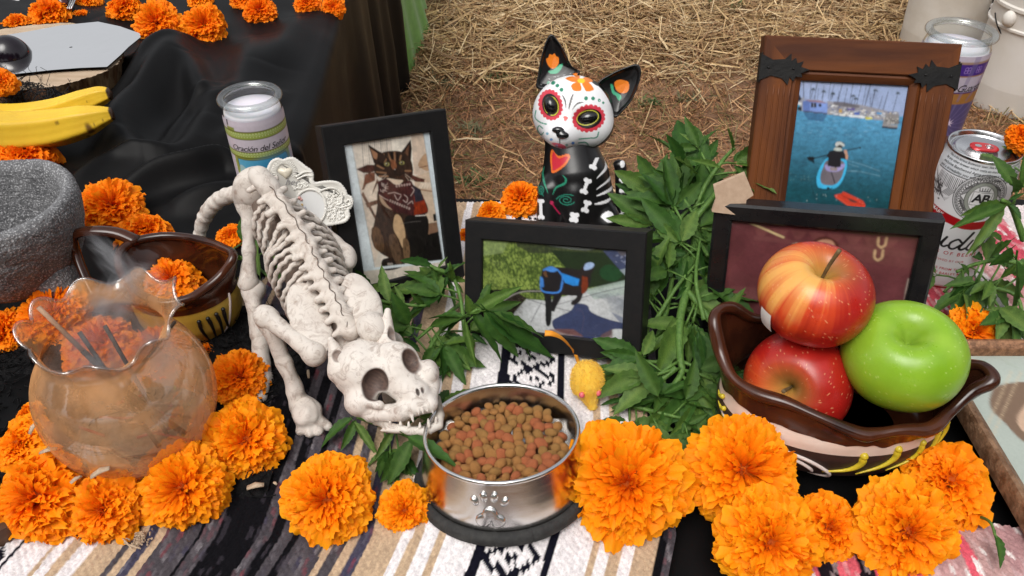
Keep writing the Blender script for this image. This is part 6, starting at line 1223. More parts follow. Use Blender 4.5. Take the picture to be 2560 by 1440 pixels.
def candle(lab, c, h, r, paint, texts, wax, dz=0):
    o = thing('glass_candle', lab, 'candle', c, 'glass prayer candles'); c = np.asarray(c, float)
    pr = [(r*.96, .004), (r, .012), (r, h-.022), (r*.985, h-.016), (r*.93, h-.010), (r*.92, h-.007)]
    g = Geo().lathe([(0, .002), (r*.9, .002), (r*.96, .004)]+pr[1:], 72, o=c); obj('glass_wall', g, M['glass'], o)
    th = np.linspace(0, 2*math.pi, 14, endpoint=False); rg = thin_glass('rim_glass', (.88, .90, .89), rough=.015, ior=2.1)
    g = Geo(); A = np.array([[(r*.945+.0042*math.cos(t)), h-.0035+.0036*math.sin(t)] for t in th]); n = 72; ph = np.linspace(0, 2*math.pi, n, endpoint=False)
    g.grid(np.stack([A[:, :1]*np.cos(ph), A[:, :1]*np.sin(ph), np.repeat(A[:, 1:], n, 1)], -1)+c, cu=True, cv=True); obj('rim', g, rg, o)
    th2 = [(r*.90, h-.001), (r*.86, h-.006), (r*.86, h-.012), (r*.93, h-.02), (r*.93, h-.03)]; obj('inner_wall', Geo().lathe(th2, 72, o=c), M['glass'], o)
    obj('wax', Geo().lathe([(0, .008), (r*.95, .008), (r*.95, wax-.003), (r*.93, wax), (r*.5, wax-.002), (0, wax-.003)], 72, o=c), M['wax'], o)
    C = Cyl(c, pr); lo, hi, hw, nu, nv = paint[1:]; obj('paper_label', C.patch(-hw, hw, lo+dz, hi+dz, nu, nv, paint[0], .0005), M['attr'], o)
    for t in texts: C.text(o, *t[0:1], t[1], t[2], t[3]+dz, t[4], **t[5])
    return o, C
def lab_a():
    k = Paint(220, 200, (206, 196, 206), box=(-.045, .118, .045, .0)); rr = np.random.default_rng(2)
    k.poly([(-.0335, .118), (-.0312, .118), (-.0312, .1115), (-.0335, .1115)], (20, 18, 20)); k.poly([(-.0345, .1105), (-.024, .1105), (-.024, .107), (-.0345, .107)], (140, 150, 74))
    for z0, z1 in ((.0975, .1070), (.0755, .0835)):
        k.poly([(-.045, z1), (.045, z1), (.045, z0), (-.045, z0)], (150, 164, 78)); k.poly([(-.045, z1), (.045, z1), (.045, z1-.0011), (-.045, z1-.0011)], (92, 88, 26)); k.poly([(-.045, z0), (.045, z0), (.045, z0+.0011), (-.045, z0+.0011)], (92, 88, 26))
        for i in range(30):
            x = -.044+i*.003; zc = (z0+z1)/2+.001; k.ell(x, zc+.0008, .0009, .0012, (190, 204, 140)); k.ell(x, zc-.002, .0006, .0007, (206, 216, 160)); k.ell(x+.0015, zc-.0005, .0005, .0012, (176, 192, 116))
    k.poly([(-.033, .0755), (.033, .0755), (.036, 0), (-.036, 0)], (150, 164, 78)); k.poly([(-.0295, .0745), (.0265, .0745), (.0285, .0715), (.029, 0), (-.0295, 0)], (92, 88, 26))
    m = [(-.0285, .0735), (.0255, .0735), (.0275, .071), (.028, 0), (-.0285, 0)]; k.poly(m, (92, 170, 204)); k.ell(.012, .058, .024, .016, (52, 140, 190), soft=1); k.blob([(-.0285, .064), (-.012, .056), (.004, .038), (.02, .02), (-.0285, .01)], (178, 208, 204), .8); k.blob([(-.0285, .052), (-.016, .046), (-.004, .03), (-.0285, .02)], (222, 220, 160), .8)
    t = np.linspace(0, 6.283, 50); k.line(np.stack([-.001+.0155*np.cos(t), .046+.0175*np.sin(t)], 1), .0009, (206, 214, 96), smooth=False); k.ell(0, .043, .0095, .012, (96, 54, 36)); k.ell(0, .039, .0062, .0085, (196, 146, 112)); k.blob([(-.02, 0), (-.014, .024), (0, .03), (.014, .024), (.02, 0)], (206, 196, 186)); return k
candle('clear glass candle of white wax with a green bordered label, standing against the black satin', (PD(623, 238, .815)[0], PD(623, 238, .815)[1], .0), PD(623, 238, .815)[2]+.002, .0305,
       (lab_a(), .004, .120, .045, 220, 220), [('Oración del Señor', .0092, -.001, .0898, M['ink'], dict(shear=.35, out=.0008, name='label_lettering', spacing=.92))], PD(623, 238, .815)[2]-.0125, .0215)
def lab_b():
    k = Paint(220, 260, (186, 176, 190), box=(-.05, .172, .05, .0))
    k.poly([(-.05, .1665), (.05, .1665), (.05, .1655), (-.05, .1655)], (150, 120, 60)); k.poly([(-.05, .1645), (.05, .1645), (.05, .1515), (-.05, .1515)], (66, 36, 128)); k.poly([(-.05, .1652), (.05, .1652), (.05, .1640), (-.05, .1640)], (150, 110, 70)); k.poly([(-.05, .1520), (.05, .1520), (.05, .1508), (-.05, .1508)], (150, 110, 70))
    for i in range(8):
        x = -.044+i*.0125
        for a in range(4): th = a*1.571+.785; t = np.linspace(0, 6.28, 16); k.line(np.stack([x+.0022*math.cos(th)+.0016*np.cos(t), .158+.0022*math.sin(th)+.0016*np.sin(t)], 1), .0005, (170, 140, 206), smooth=False)
    k.poly([(-.05, .1335), (.05, .1335), (.05, .1225), (-.05, .1225)], (160, 110, 52)); k.poly([(-.05, .1345), (.05, .1345), (.05, .1330), (-.05, .1330)], (74, 40, 96)); k.poly([(-.05, .1232), (.05, .1232), (.05, .1215), (-.05, .1215)], (60, 36, 84))
    k.poly([(-.05, .1215), (.05, .1215), (.05, 0), (-.05, 0)], (84, 74, 116))
    for i in range(18): th = i*.35; k.poly([(.016, .098), (.016+.09*math.cos(th), .098+.09*math.sin(th)), (.016+.09*math.cos(th+.09), .098+.09*math.sin(th+.09))], (120, 110, 150), .45)
    k.poly([(-.05, .1215), (.05, .1215), (.05, .124), (-.05, .124)], (160, 110, 52))
    for i in range(8): th = i*.785; k.poly([(.019+.006*math.cos(th), .1+.006*math.sin(th)), (.019+.0018*math.cos(th+.39), .1+.0018*math.sin(th+.39)), (.019, .1), (.019+.0018*math.cos(th-.39), .1+.0018*math.sin(th-.39))], (226, 206, 226))
    k.blob([(-.02, .06), (-.004, .075), (.01, .086), (.024, .084), (.03, .06), (.026, .02), (-.02, .0)], (110, 72, 60)); k.ell(.015, .078, .006, .008, (196, 140, 116)); k.blob([(-.05, .05), (-.02, .07), (-.005, .05), (-.01, 0), (-.05, 0)], (58, 44, 66)); k.poly([(-.05, .03), (.05, .03), (.05, 0), (-.05, 0)], (120, 26, 40)); return k
_pb = PD(2406, 76, .803)
candle('tall glass candle of white wax with a purple banded label behind the wooden frame', (_pb[0], _pb[1], .0), _pb[2]+.002, .0325,
       (lab_b(), .004, .176, .05, 220, 260), [('Ángel de la Guarda', .0105, .006, .1425, M['ink'], dict(shear=.4, out=.0008, name='label_lettering', spacing=.92))], _pb[2]-.0150, .022)

def beer_can():
    top = PD(2463, 364, .744); h = float(top[2]); c = np.array([top[0], top[1], 0.0]); o = thing('beer_can', 'unopened white and red beer can with a red pull tab, beside the wooden frame', 'can', c)
    pr = [(.0268, .0), (.0300, .002), (.034, .0075), (.0366, .013), (.0370, .018), (.0370, h-.031), (.0364, h-.024), (.0345, h-.014), (.0325, h-.0075), (.0318, h-.0045), (.0318, h-.003)]
    C = Cyl(c, pr); W = .0370*math.pi; D = (30, 28, 30)
    k = Paint(560, 320, (224, 222, 224), box=(-W, h-.003, W, 0)); rr = np.random.default_rng(3); up = lambda z: z
    k.poly([(-W, h-.0045), (W, h-.0045), (W, h-.0195), (-W, h-.0195)], (206, 208, 212))
    # slanting red band behind the medal
    mz = h-.0360; mx = .0150
    k.blob([(-.058, h-0.0445), (-.03, h-0.0535), (.0, h-0.0595), (.012, h-0.0615), (.03, h-0.0595), (.06, h-0.0505), (.06, h-0.0595), (.03, h-0.0685), (.012, h-0.0705), (.0, h-0.0685), (-.03, h-0.0635), (-.058, h-0.0545)], (164, 18, 26))
    k.poly([(-.036, h-0.0193), (.06, h-0.0193), (.06, h-0.0201), (-.036, h-0.0201)], (60, 58, 60))
    for i in range(22): x = -.030+i*.0016; k.line([(x, h-0.0215), (x, h-0.0335+abs(i-8)*.0002)], .0007, (70, 66, 68), smooth=False)
    for s_ in range(7): k.line([(-.038+s_*.0012, h-0.0215-s_*.0012), (-.020+s_*.001, h-0.0435-s_*.0006)], .0004, (90, 86, 88), smooth=False)
    for i in range(16): k.ell(-.0245+rr.normal(0, .002), h-0.0405+rr.normal(0, .003), .0011, .0009, (80, 76, 78)); 
    for i in range(12): x = -.046+i*.0021; k.line([(x, h-0.0325), (x+.002, h-0.0450)], .0009, (60, 56, 58), smooth=False); k.line([(x, h-0.0330), (x+.002, h-0.0355)], .0009, (60, 56, 58), smooth=False)
    k.blob([(-.021, h-0.0385), (-.014, h-0.0465), (-.008, h-0.0345), (-.012, h-0.0425), (-.018, h-0.0435)], (196, 194, 196))
    for i in range(6): k.line([(-.020+i*.0015, h-0.0410), (-.015+i*.0014, h-0.0335)], .0006, (60, 56, 58), smooth=False)
    # the medal
    R = .0240
    for rad, col in ((R, D), (R-.0007, (206, 204, 206)), (R-.0018, D), (R-.0023, (220, 218, 220)), (R-.0062, D), (R-.0066, (150, 148, 150)), (R-.0100, D), (R-.0104, (214, 212, 214))): k.ell(mx, mz, rad, rad, col)
    for i in range(44):
        a = i/44*6.2832; b_ = (i+.5)/44*6.2832; d_ = (i+1)/44*6.2832; k.line([(mx+(R-.0026)*math.cos(a), mz+(R-.0026)*math.sin(a)), (mx+(R-.0058)*math.cos(b_), mz+(R-.0058)*math.sin(b_)), (mx+(R-.0026)*math.cos(d_), mz+(R-.0026)*math.sin(d_))], .0006, D, smooth=False)
        k.ell(mx+(R-.0031)*math.cos(b_), mz+(R-.0031)*math.sin(b_), .0006, .0006, D)
    dm = [(mx, mz+.0178), (mx+.0187, mz), (mx, mz-.0178), (mx-.0187, mz)]; k.poly(dm, D); k.poly([(mx+(x-mx)*.955, mz+(y-mz)*.955) for x, y in dm], (222, 220, 222))
    for rx, ry, col in ((.0142, .0172, (60, 60, 58)), (.0136, .0166, (150, 154, 146)), (.0108, .0138, (60, 60, 58)), (.0104, .0134, (226, 224, 226))): k.ell(mx, mz, rx, ry, col)
    q = [(mx-.0086, mz+.0072), (mx+.0086, mz+.0068), (mx+.0086, mz-.0066), (mx-.0086, mz-.0072)]; k.poly(q, D); k.poly([(mx+(x-mx)*.95, mz+(y-mz)*.94) for x, y in q], (230, 228, 230))
    for i in range(5): k.line([(mx-.004+i*.002, mz+.0085), (mx-.0048+i*.0024, mz+.0112)], .0007, D, smooth=False)
    k.line([(mx-.0045, mz+.0083), (mx+.0045, mz+.0083)], .0006, D, smooth=False); k.line([(mx-.005, mz-.0095), (mx+.005, mz-.0095)], .0006, D, smooth=False); k.line([(mx-.004, mz-.0110), (mx+.004, mz-.0110)], .0005, D, smooth=False)
    k.poly([(-W, .0105), (W, .0105), (W, .0065), (-W, .0065)], (170, 26, 34))
    # brushed script, thick and thin strokes
    z0 = h-.0945
    def stroke(pts, w_): k.line([(x, z0+y) for x, y in pts], w_, (22, 20, 22))
    B = -.034
    stroke([(B+.006, .0), (B+.011, .010), (B+.014, .019)], .0030); stroke([(B+.001, .013), (B+.004, .0185), (B+.012, .0215), (B+.021, .019), (B+.020, .0135), (B+.013, .0115)], .0018); stroke([(B+.013, .0115), (B+.020, .010), (B+.021, .004), (B+.014, .0), (B+.006, .0005), (B+.002, .003)], .0024); stroke([(B+.0, .016), (B-.001, .011), (B+.003, .010)], .0014)
    for x in (-.0085,): stroke([(x, .012), (x-.003, .004), (x+.001, .0005), (x+.005, .003), (x+.009, .012)], .0022); stroke([(x+.009, .012), (x+.0065, .003), (x+.009, .0008), (x+.012, .003)], .0022)
    x = .0045; stroke([(x+.010, .009), (x+.006, .0118), (x+.001, .007), (x+.001, .0015), (x+.005, .0005), (x+.010, .006)], .0022); stroke([(x+.017, .021), (x+.0125, .010), (x+.0098, .003), (x+.012, .0005), (x+.016, .003)], .0026)
    x = .0240; stroke([(x, .012), (x-.003, .003), (x, .0005), (x+.004, .003), (x+.007, .011)], .0022); stroke([(x+.007, .011), (x+.005, .003), (x+.008, .0005), (x+.013, .004), (x+.014, .011)], .0022)
    x = .0420; stroke([(x+.001, .006), (x+.007, .009), (x+.004, .012), (x, .007), (x+.002, .001), (x+.008, .002)], .002); stroke([(x+.012, .011), (x+.0105, .003), (x+.013, .0006)], .0022)
    obj('printed_wall', C.patch(-W, W, .0, h-.003, 560, 330, k, 0), M['can'], o)
    al = mat('bare_aluminium', (.62, .62, .63), (.70, .70, .71), scale=20, rough=.22, metal=1, stretch=(1, 1, 6)); g = Geo().lathe([(.0318, h-.003), (.0325, h-.0012), (.0324, h), (.0314, h+.0004), (.0303, h-.0006), (.0296, h-.0038), (.0284, h-.0055), (.0270, h-.0046), (.0262, h-.0040), (.0230, h-.0036), (.0222, h-.0042), (.0, h-.0042)], 96, o=c); obj('lid', g, al, o)
    g = Geo().lathe([(.0, .004), (.022, .004), (.0268, .0)], 48, o=c); obj('base', g, al, o)
    red = mat('red_anodised', (.52, .02, .025), (.6, .03, .035), scale=30, rough=.25, metal=.35, coat=.3); td = nrm(np.array([-.96, .28, 0])); ty = np.array([-td[1], td[0], 0]); tc_ = c+np.array([0, 0, h-.0016])-td*.0
    t = np.linspace(0, 2*math.pi, 40, endpoint=False); ox, oy = .0125*np.sign(np.cos(t))*np.abs(np.cos(t))**.75, .0078*np.sign(np.sin(t))*np.abs(np.sin(t))**.75*(1+.12*np.cos(t))
    q = tc_+ox[:, None]*td+oy[:, None]*ty; g = Geo(); A = np.array([q+np.array([0, 0, -.0009]), q, tc_+(q-tc_)*.93+np.array([0, 0, .0007])]); g.grid(A, cu=True); g.f.append(tuple(range(80, 120))); g.f.append(tuple(range(40))[::-1]); obj('pull_tab', g, red, o, sharp=40)
    hole = tc_+td*.0055+np.array([0, 0, .0009]); q = hole+.0030*np.cos(t)[:, None]*td+.0026*np.sin(t)[:, None]*ty; g = Geo().add(q, [tuple(range(40))]); obj('tab_slot', g, al, o)
    rv = tc_-td*.0035+np.array([0, 0, .0008]); obj('tab_rivet', Geo().ell(rv, (.0022, .0022, .001), 16, 8), al, o); th = np.linspace(.6, 5.7, 30); q = rv+.0036*np.cos(th)[:, None]*td+.0034*np.sin(th)[:, None]*ty; obj('tab_score', Geo().tube(q, .00035, 5), al, o)
    tx = [('This is the famous Budweiser beer. We know of no brand produced', .0030, .010, h-.0052, {}), ('by any other brewer which costs so much to brew and age. Our', .0033, .010, h-.0088, {}), ('exclusive Beechwood Aging produces a taste, a smoothness', .0036, .010, h-.0127, {}), ('and a drinkability you will find in no other beer at any price.', .0037, .010, h-.0168, {})]
    for b_, s_, a_, z_, kw in tx: C.text(o, b_, s_, a_, z_, M['ink'], shear=.18, bold=.004, out=.0003, name='small_lettering', spacing=1.0)
    C.text(o, 'TRADE MARK', .0052, -.0255, h-.0570, M['ink_white'], bold=.012, rot=-16, out=.0003); C.text(o, 'AB', .0128, mx, mz, M['ink'], bold=.03, out=.0003, spacing=.86); C.text(o, 'KING OF BEERS', .0058, .008, h-.1000, M['ink_red'], bold=.006, out=.0003, spacing=1.35)
    C.text(o, 'BREWED BY OUR', .0036, .009, h-.1085, M['ink_red'], out=.0003, spacing=1.1); C.text(o, 'ORIGINAL PROCESS FROM THE CHOICEST HOPS', .0040, .012, h-.1185, M['ink_red'], bold=.006, out=.0003, spacing=1.1); C.text(o, 'RICE AND BEST BARLEY MALT', .0040, .004, h-.1240, M['ink_red'], bold=.006, out=.0003, spacing=1.1)
    C.text(o, 'BOLD', .0040, -.0385, h-.0400, M['ink_grey'], out=.0003, rot=12); C.text(o, '&', .0050, -.0385, h-.0440, M['ink_grey'], out=.0003); C.text(o, 'REFINED', .0040, -.0395, h-.0480, M['ink_grey'], out=.0003, rot=12); C.text(o, 'AMERICA', .0030, mx, mz-.0198, M['ink'], out=.0003, bold=.01)
    for b_, an in (('ROSETTE', 135), ('BREWED', 215), ('LAGER', 45), ('BEER', -45)): a = math.radians(an); C.text(o, b_, .0029, mx+.0165*math.cos(a), mz+.0165*math.sin(a), M['ink'], out=.0003, rot=an-90 if an in (135, 45) else an+90, bold=.01)
M['can'] = mat('printed_metal', (1, 1, 1), (.97, .97, .97), scale=50, rough=.34, attr='Col', metal=.08, coat=.2)
beer_can()

# ------------------------------------------------------------------ things at the far left
def bananas():
    m = mat('banana_skin', (1, 1, 1), (.93, .9, .85), scale=40, rough=.45, attr='Col', bump=.06, bscale=150, sss=.06)
    o = thing('banana_bunch', 'two ripe yellow bananas lying on the black satin at the left edge', 'bananas', P(60, 345, .01)); r = np.random.default_rng(4)
    def one(path, rad, seed, spots):
        q = spline(path, 90); R = np.interp(np.linspace(0, 1, 90), np.linspace(0, 1, len(rad)), rad); T = nrm(np.gradient(q, axis=0)); up = np.array([0, -.25, 1.]); th = np.linspace(0, 2*math.pi, 60, endpoint=False)
        N = nrm(up-(T@up)[:, None]*T); B = np.cross(T, N); pent = 1+.085*np.cos(5*th+.5)+.02*np.cos(10*th+1.)
        A = q[:, None]+(R[:, None]*pent[None])[..., None]*(np.cos(th)[None, :, None]*B[:, None]+np.sin(th)[None, :, None]*N[:, None])
        s_ = np.linspace(0, 1, 90)[:, None]+0*th[None]; ns = vnoise(A, 50, seed); c = lin((224, 184, 48))*(1+.10*ns)[..., None]; rid = np.clip(np.cos(5*th+.5), 0, 1)[None]**8
        c = c*(1-.25*rid[..., None])+.25*rid[..., None]*lin((198, 160, 40)); k = np.clip((s_-.955+.006*ns)/.02, 0, 1)[..., None]; c = c*(1-k)+k*lin((58, 38, 22))
        for (a, t, w_) in spots: d = np.hypot((s_-a)*q.shape[0]*.0032, np.angle(np.exp(1j*(th-t)))[None]*R[:, None]); k = np.clip(1.6-d/w_+.5*vnoise(A, 300, 5), 0, 1)[..., None]; c = c*(1-k*.9)+k*.9*lin((88, 54, 24))
        g = Geo().grid(A, cu=True, c=c); n0 = 89*60; g.f.append(tuple(range(n0, n0+60))); obj('banana', g, m, o)
    k = .985/FPX
    one([PD(-70, 318, .985), PD(30, 330, .98), PD(130, 322, .975), PD(205, 305, .97), PD(250, 292, .97), PD(282, 284, .972)], np.array([44, 46, 44, 37, 25, 14])*k, 1, [(.68, -.25, .0075), (.74, .15, .0028), (.60, -1.0, .0026), (.85, .2, .0018), (.5, .9, .0016), (.8, -.9, .0020)])
    one([PD(-70, 290, 1.03), PD(30, 297, 1.025), PD(130, 283, 1.02), PD(205, 258, 1.015), PD(250, 240, 1.01), PD(276, 234, 1.01)], np.array([34, 34, 32, 29, 22, 13])*k*1.04, 2, [(.5, 1.2, .001), (.7, .5, .0012)])
bananas()
def far_left():
    # bark edged slab
    bark = mat('split_bark', (.16, .075, .03), (.34, .22, .12), scale=60, rough=.8, stretch=(1, 1, .12), bump=.9, bscale=120, bdist=.004, det=8, lo=.42, hi=.58); top = mat('pale_end_grain', (.50, .38, .27), (.40, .29, .19), scale=18, rough=.7, stretch=(1, 5, 1), bump=.15, det=8)
    z1 = .042; pts = [(306, 136), (292, 160), (250, 184), (205, 198), (150, 213), (90, 222), (20, 226), (-60, 222), (-140, 190), (-120, 110), (-20, 78), (90, 62), (190, 58), (262, 74), (300, 104)]
    q = spline_closed([P(x, y, z1) for x, y in pts], 160); nz = .0012*np.sin(np.arange(160)*1.9)+.001*np.sin(np.arange(160)*.77); cen = q.mean(0); q = q+nrm(q-cen)*nz[:, None]
    o = thing('wood_slab', 'round wood slab with shaggy bark edge under the mirror sheet', 'wood slab', (cen[0], cen[1], .003)); lay = []
    for t in np.linspace(0, 1, 8): s_ = 1-.10*t-.02*math.sin(t*3); p_ = cen+(q-cen)*s_; p_[:, 2] = z1-.036*t; p_ = p_+nrm(q-cen)*(.0014*np.sin(np.arange(160)*2.7+t*2))[:, None]; lay.append(p_)
    obj('bark', Geo().grid(np.array(lay), cu=True), bark, o); g = Geo().add(np.vstack([q, lay[-1]]), [tuple(range(160)), tuple(range(160, 320))[::-1]]); obj('end_grain', g, top, o, smooth=False)
    # mirror sheet
    mm = mat('mirror_steel', (.95, .94, .93), (.97, .96, .95), scale=5, rough=.045, metal=1, bump=.05, bscale=7, bdist=.02); pts = [(-60, 120), (0, 92), (70, 80), (150, 64), (245, 54), (300, 66), (349, 84), (352, 94), (322, 118), (302, 138), (268, 168), (200, 170), (130, 175), (75, 181), (-60, 196)]
    zf = lambda x, y: .0475; f_ = np.array([P(x, y, zf(x, y)) for x, y in pts]); o = thing('mirror_sheet', 'polished silver mirror sheet with cut corners resting on the wood slab', 'mirror', f_.mean(0))
    cen = f_.mean(0); rings = [cen+(f_-cen)*t for t in (.02, .35, .7, 1.0)]; rings = np.array(rings); rings[..., 2] = .0475+(.003*np.clip((rings[..., 0]-cen[0])/.18, -1, 1)**2); g = Geo().grid(rings, cu=True); g.grid(rings[::-1]-np.array([0, 0, .0012]), cu=True); obj('sheet', g, mm, o)
    # black ball
    dm = mat('black_skin', (.006, .004, .007), (.012, .006, .012), scale=12, rough=.14, r2=.2, coat=.3); c = PD(28, 147, 1.165); o = thing('black_ball', 'glossy black egg shaped ball sitting on the netted bundle at the left edge', 'ball', c-np.array([0, 0, .03])); obj('skin', Geo().ell(c, (.0305, .029, .034), 40, 28), dm, o)
    # netted bundle
    c = PD(40, 245, 1.09); o = thing('netted_bundle', 'brown woody lumps wrapped in black netting below the mirror', 'bundle', (c[0], c[1], .003)); rm_ = mat('brown_root', (.17, .075, .035), (.09, .04, .02), scale=40, rough=.8, bump=.6); r = np.random.default_rng(2)
    for i in range(12): p_ = c+np.array([r.uniform(-.075, .05), r.uniform(-.02, .025), r.uniform(-.018, .012)]); g = Geo().ell(p_, (r.uniform(.012, .022), r.uniform(.010, .016), r.uniform(.008, .012)), 14, 9, ax=None); V = g.verts()+.0015*vnoise(g.verts(), 120, i)[:, None]; obj('lump', Geo().add(V, g.f), rm_, o)
    g = Geo(); U, Vv = 46, 15; A = np.zeros((U+1, Vv+1, 3))
    for i in range(U+1):
        for j in range(Vv+1): th = math.pi*(.02+.96*j/Vv); x = -.085+.155*i/U; s_ = math.sqrt(max(.05, 1-((x+.01)/.085)**2)); A[i, j] = c+np.array([x, -.034*s_*math.cos(th)+r.normal(0, .0015), -.022+.044*s_*math.sin(th)+r.normal(0, .0015)])
    A[..., 2] = np.maximum(A[..., 2], .006)
    for i in range(U):
        for j in range(Vv):
            g.tube(np.array([A[i, j], A[i+1, j] if (i+j) % 2 else A[i, j+1]]), .0005, 4, cap=False); g.tube(np.array([A[i, j], A[i+1, j+1]]) if (i+j) % 2 else np.array([A[i+1, j], A[i, j+1]]), .0005, 4, cap=False)
    for i in range(160): a = A[r.integers(0, U), r.integers(1, Vv)]; g.tube(a+np.cumsum(np.vstack([[0, 0, 0], r.normal(0, .005, (4, 3))+[0, 0, .0015]]), 0), .0004, 4, cap=False)
    obj('netting', g, mat('black_net', (.012, .012, .013), rough=.8), o, kind='stuff')
    stl = mat('fork_steel', (.62, .61, .6), rough=.25, metal=1); a = P(118, 20, .05); o = thing('steel_fork', 'steel fork leaning beside a dark red bottle neck at the top left', 'fork', a)
    for k_ in range(3): obj('tine', Geo().tube(np.array([P(168+k_*5, 22, .03), P(182+k_*6, -14, .03), P(200+k_*6, -60, .03)]), .0012, 6), stl, o)
    obj('handle', Geo().tube(np.array([P(200, -50, .03), P(240, -140, .03)]), .003, 8, flat=.4), stl, o); bl = P(132, 10, .03); o = thing('knife_blade', 'flat grey steel blade standing behind the marigolds at the top left', 'knife', bl); q = np.array([P(128, 12, .03), P(146, 14, .03), P(160, -40, .03), P(134, -40, .03)]); obj('blade', Geo().prism(q, q+np.array([0, .002, -.001])), stl, o, smooth=False)
    mr_ = mat('dark_red_glass', (.06, .004, .01), rough=.1, coat=.5); b_ = P(158, 8, .03); o = thing('red_bottle_neck', 'dark red glossy bottle neck between the steel blade and the fork', 'bottle', b_); obj('neck', Geo().tube(np.array([P(156, 12, .035), P(162, -30, .035), P(170, -120, .035)]), .008, 14), mr_, o)
    pp = P(25, 6, .01); o = thing('printed_paper', 'white printed paper lying at the far top left corner', 'paper', pp); q = np.array([P(-60, 24, .008), P(40, 12, .008), P(70, -30, .008), P(-60, -30, .008)]); obj('sheet', Geo().prism(q, q-np.array([0, 0, .001])), mat('grey_white_paper', (.55, .54, .53), (.35, .34, .34), scale=60, rough=.7, lo=.45, hi=.55), o, smooth=False)
far_left()

def buckets():
    wp = mat('white_plastic', (.74, .71, .67), (.68, .64, .58), scale=6, rough=.5, bump=.04, det=7); dirt = mat('grimy_white_plastic', (.70, .665, .61), (.58, .53, .46), scale=9, rough=.6, bump=.08, det=8)
    def bucket(lab, c, r, h, m, flip=False):
        o = thing('plastic_bucket', lab, 'bucket', c, 'white buckets by the straw'); t = r*.13
        pr = [(0, .003), (r*.84, .003), (r*.86, .012), (r*.93, h*.62), (r*.935, h*.64), (r*.97, h*.645), (r*.972, h*.66), (r*.945, h*.668), (r*.955, h*.78), (r*1.0, h*.79), (r*1.002, h*.81), (r*.965, h*.82), (r*.975, h*.93), (r*1.01, h*.94), (r*1.015, h*.985), (r*1.0, h), (r*.97, h), (r*.965, h*.95), (r*.90, h*.3), (r*.85, .02), (0, .015)]
        obj('shell', Geo().lathe(pr, 90, o=c), m, o, sharp=40)
        lug = nrm(np.array([-c[1]*0-1, -.4, 0])); p_ = np.asarray(c)+lug*r*.985+np.array([0, 0, h*.73]); obj('handle_lug', Geo().ell(p_, (.018, .018, .022), 14, 10), m, o)
        a = np.linspace(0, math.pi, 30); q = np.asarray(c)+np.stack([r*1.0*np.cos(a), -r*1.0*np.sin(a)*.55, h*.72-.22*r*np.sin(a)*3.0], 1); obj('bail', Geo().tube(q, .002, 6), M['iron'], o); return o
    d1 = PD(2360, 90, 2.62); bucket('white plastic bucket on the ground behind the tall candle, another bucket standing in it', (d1[0], d1[1], GZ+.002), .151, .36, dirt); bucket('upper white bucket nested in the one behind the tall candle', (d1[0], d1[1], GZ+.105), .146, .36, wp)
    d2 = PD(2556, 180, 2.30); bucket('white ribbed bucket standing alone at the right edge of the scene', (d2[0], d2[1], GZ+.002), .145, .37, wp); d3 = PD(2580, -60, 3.0); bucket('empty white bucket furthest back at the top right corner', (d3[0], d3[1], GZ+.002), .15, .36, wp)
    s = PD(2492, 20, 2.42); o = thing('black_strap', 'black strap end with pale marks hanging between two white buckets', 'strap', s-np.array([0, 0, .05])); q = spline([PD(2500, -20, 2.40), PD(2496, 8, 2.40), PD(2482, 30, 2.41), PD(2474, 52, 2.42)], 14); sd = np.array([.016, 0, .003]); g = Geo(); w_ = np.interp(np.linspace(0, 1, 14), [0, .5, .8, 1], [1.1, 1.1, .5, .2])[:, None]; A = np.stack([q-sd*w_, q+sd*w_], 1); g.grid(A); g.grid(A+np.array([0, .003, 0])); obj('webbing', g, M['iron'], o)
    k = PD(2480, 14, 2.385); obj('pale_mark', Geo().ell(k, (.006, .001, .008), 10, 6), M['ink_white'], o)
buckets()
def litter():
    m = mat('chaff', (.42, .30, .20), (.52, .40, .28), scale=150, rough=.8, bump=.4)
    L = [((618, 1220, .012), (660, 1212, .013), .0028, 'tan wood chip on the black stripe right of the vase'), ((1464/1.0*0+510, 826, .018), (524, 838, .018), .0022, 'pale chip lying on the black yarn right of the vase'), ((100, 1132, .056), (142, 1122, .06), .0022, 'curled straw chip on top of the tall left corner marigold'), ((228, 1192, .055), (274, 1170, .06), .0030, 'split straw piece lying between two marigolds in front of the vase'),
         ((176, 1208, .05), (204, 1190, .05), .0018, 'short straw flake between the corner marigold and the brown hearted one'), ((290, 1164, .05), (320, 1166, .05), .0016, 'thin bark flake against the vase front'), ((74, 1085, .05), (92, 1056, .055), .0022, 'straw piece at the left foot of the vase'), ((310, 1358, .008), (352, 1372, .008), .0007, 'thin straw fibre on the beige stripe'), ((306, 1345, .009), (330, 1372, .008), .0006, 'second thin straw fibre on the beige stripe'), ((684, 1205, .008), (692, 1212, .008), .0012, 'crumb of chaff on the dark stripe'), ((770, 925, .01), (772, 945, .01), .0014, 'orange crumb by the skeleton forearm')]
    for a, b, w_, lab in L:
        a, b = P(*a), P(*b); o = thing('straw_chip', lab, 'straw chip', a, 'straw chips on the altar'); obj('chip', Geo().tube(np.array([a, (a+b)/2+np.array([0, 0, w_*.6]), b]), [w_*.8, w_, w_*.7], 7, flat=.45), m, o)
    g = Geo(); r = np.random.default_rng(6)
    for i in range(60): c = P(352+r.normal(0, 16), 1345+r.normal(0, 10), .008); g.ell(c, r.uniform(.0004, .0013, 3), 6, 4)
    tag(obj('crumbs', g, m), 'tan crumbs sprinkled on the blanket at the front left', 'crumbs', kind='stuff')
litter()
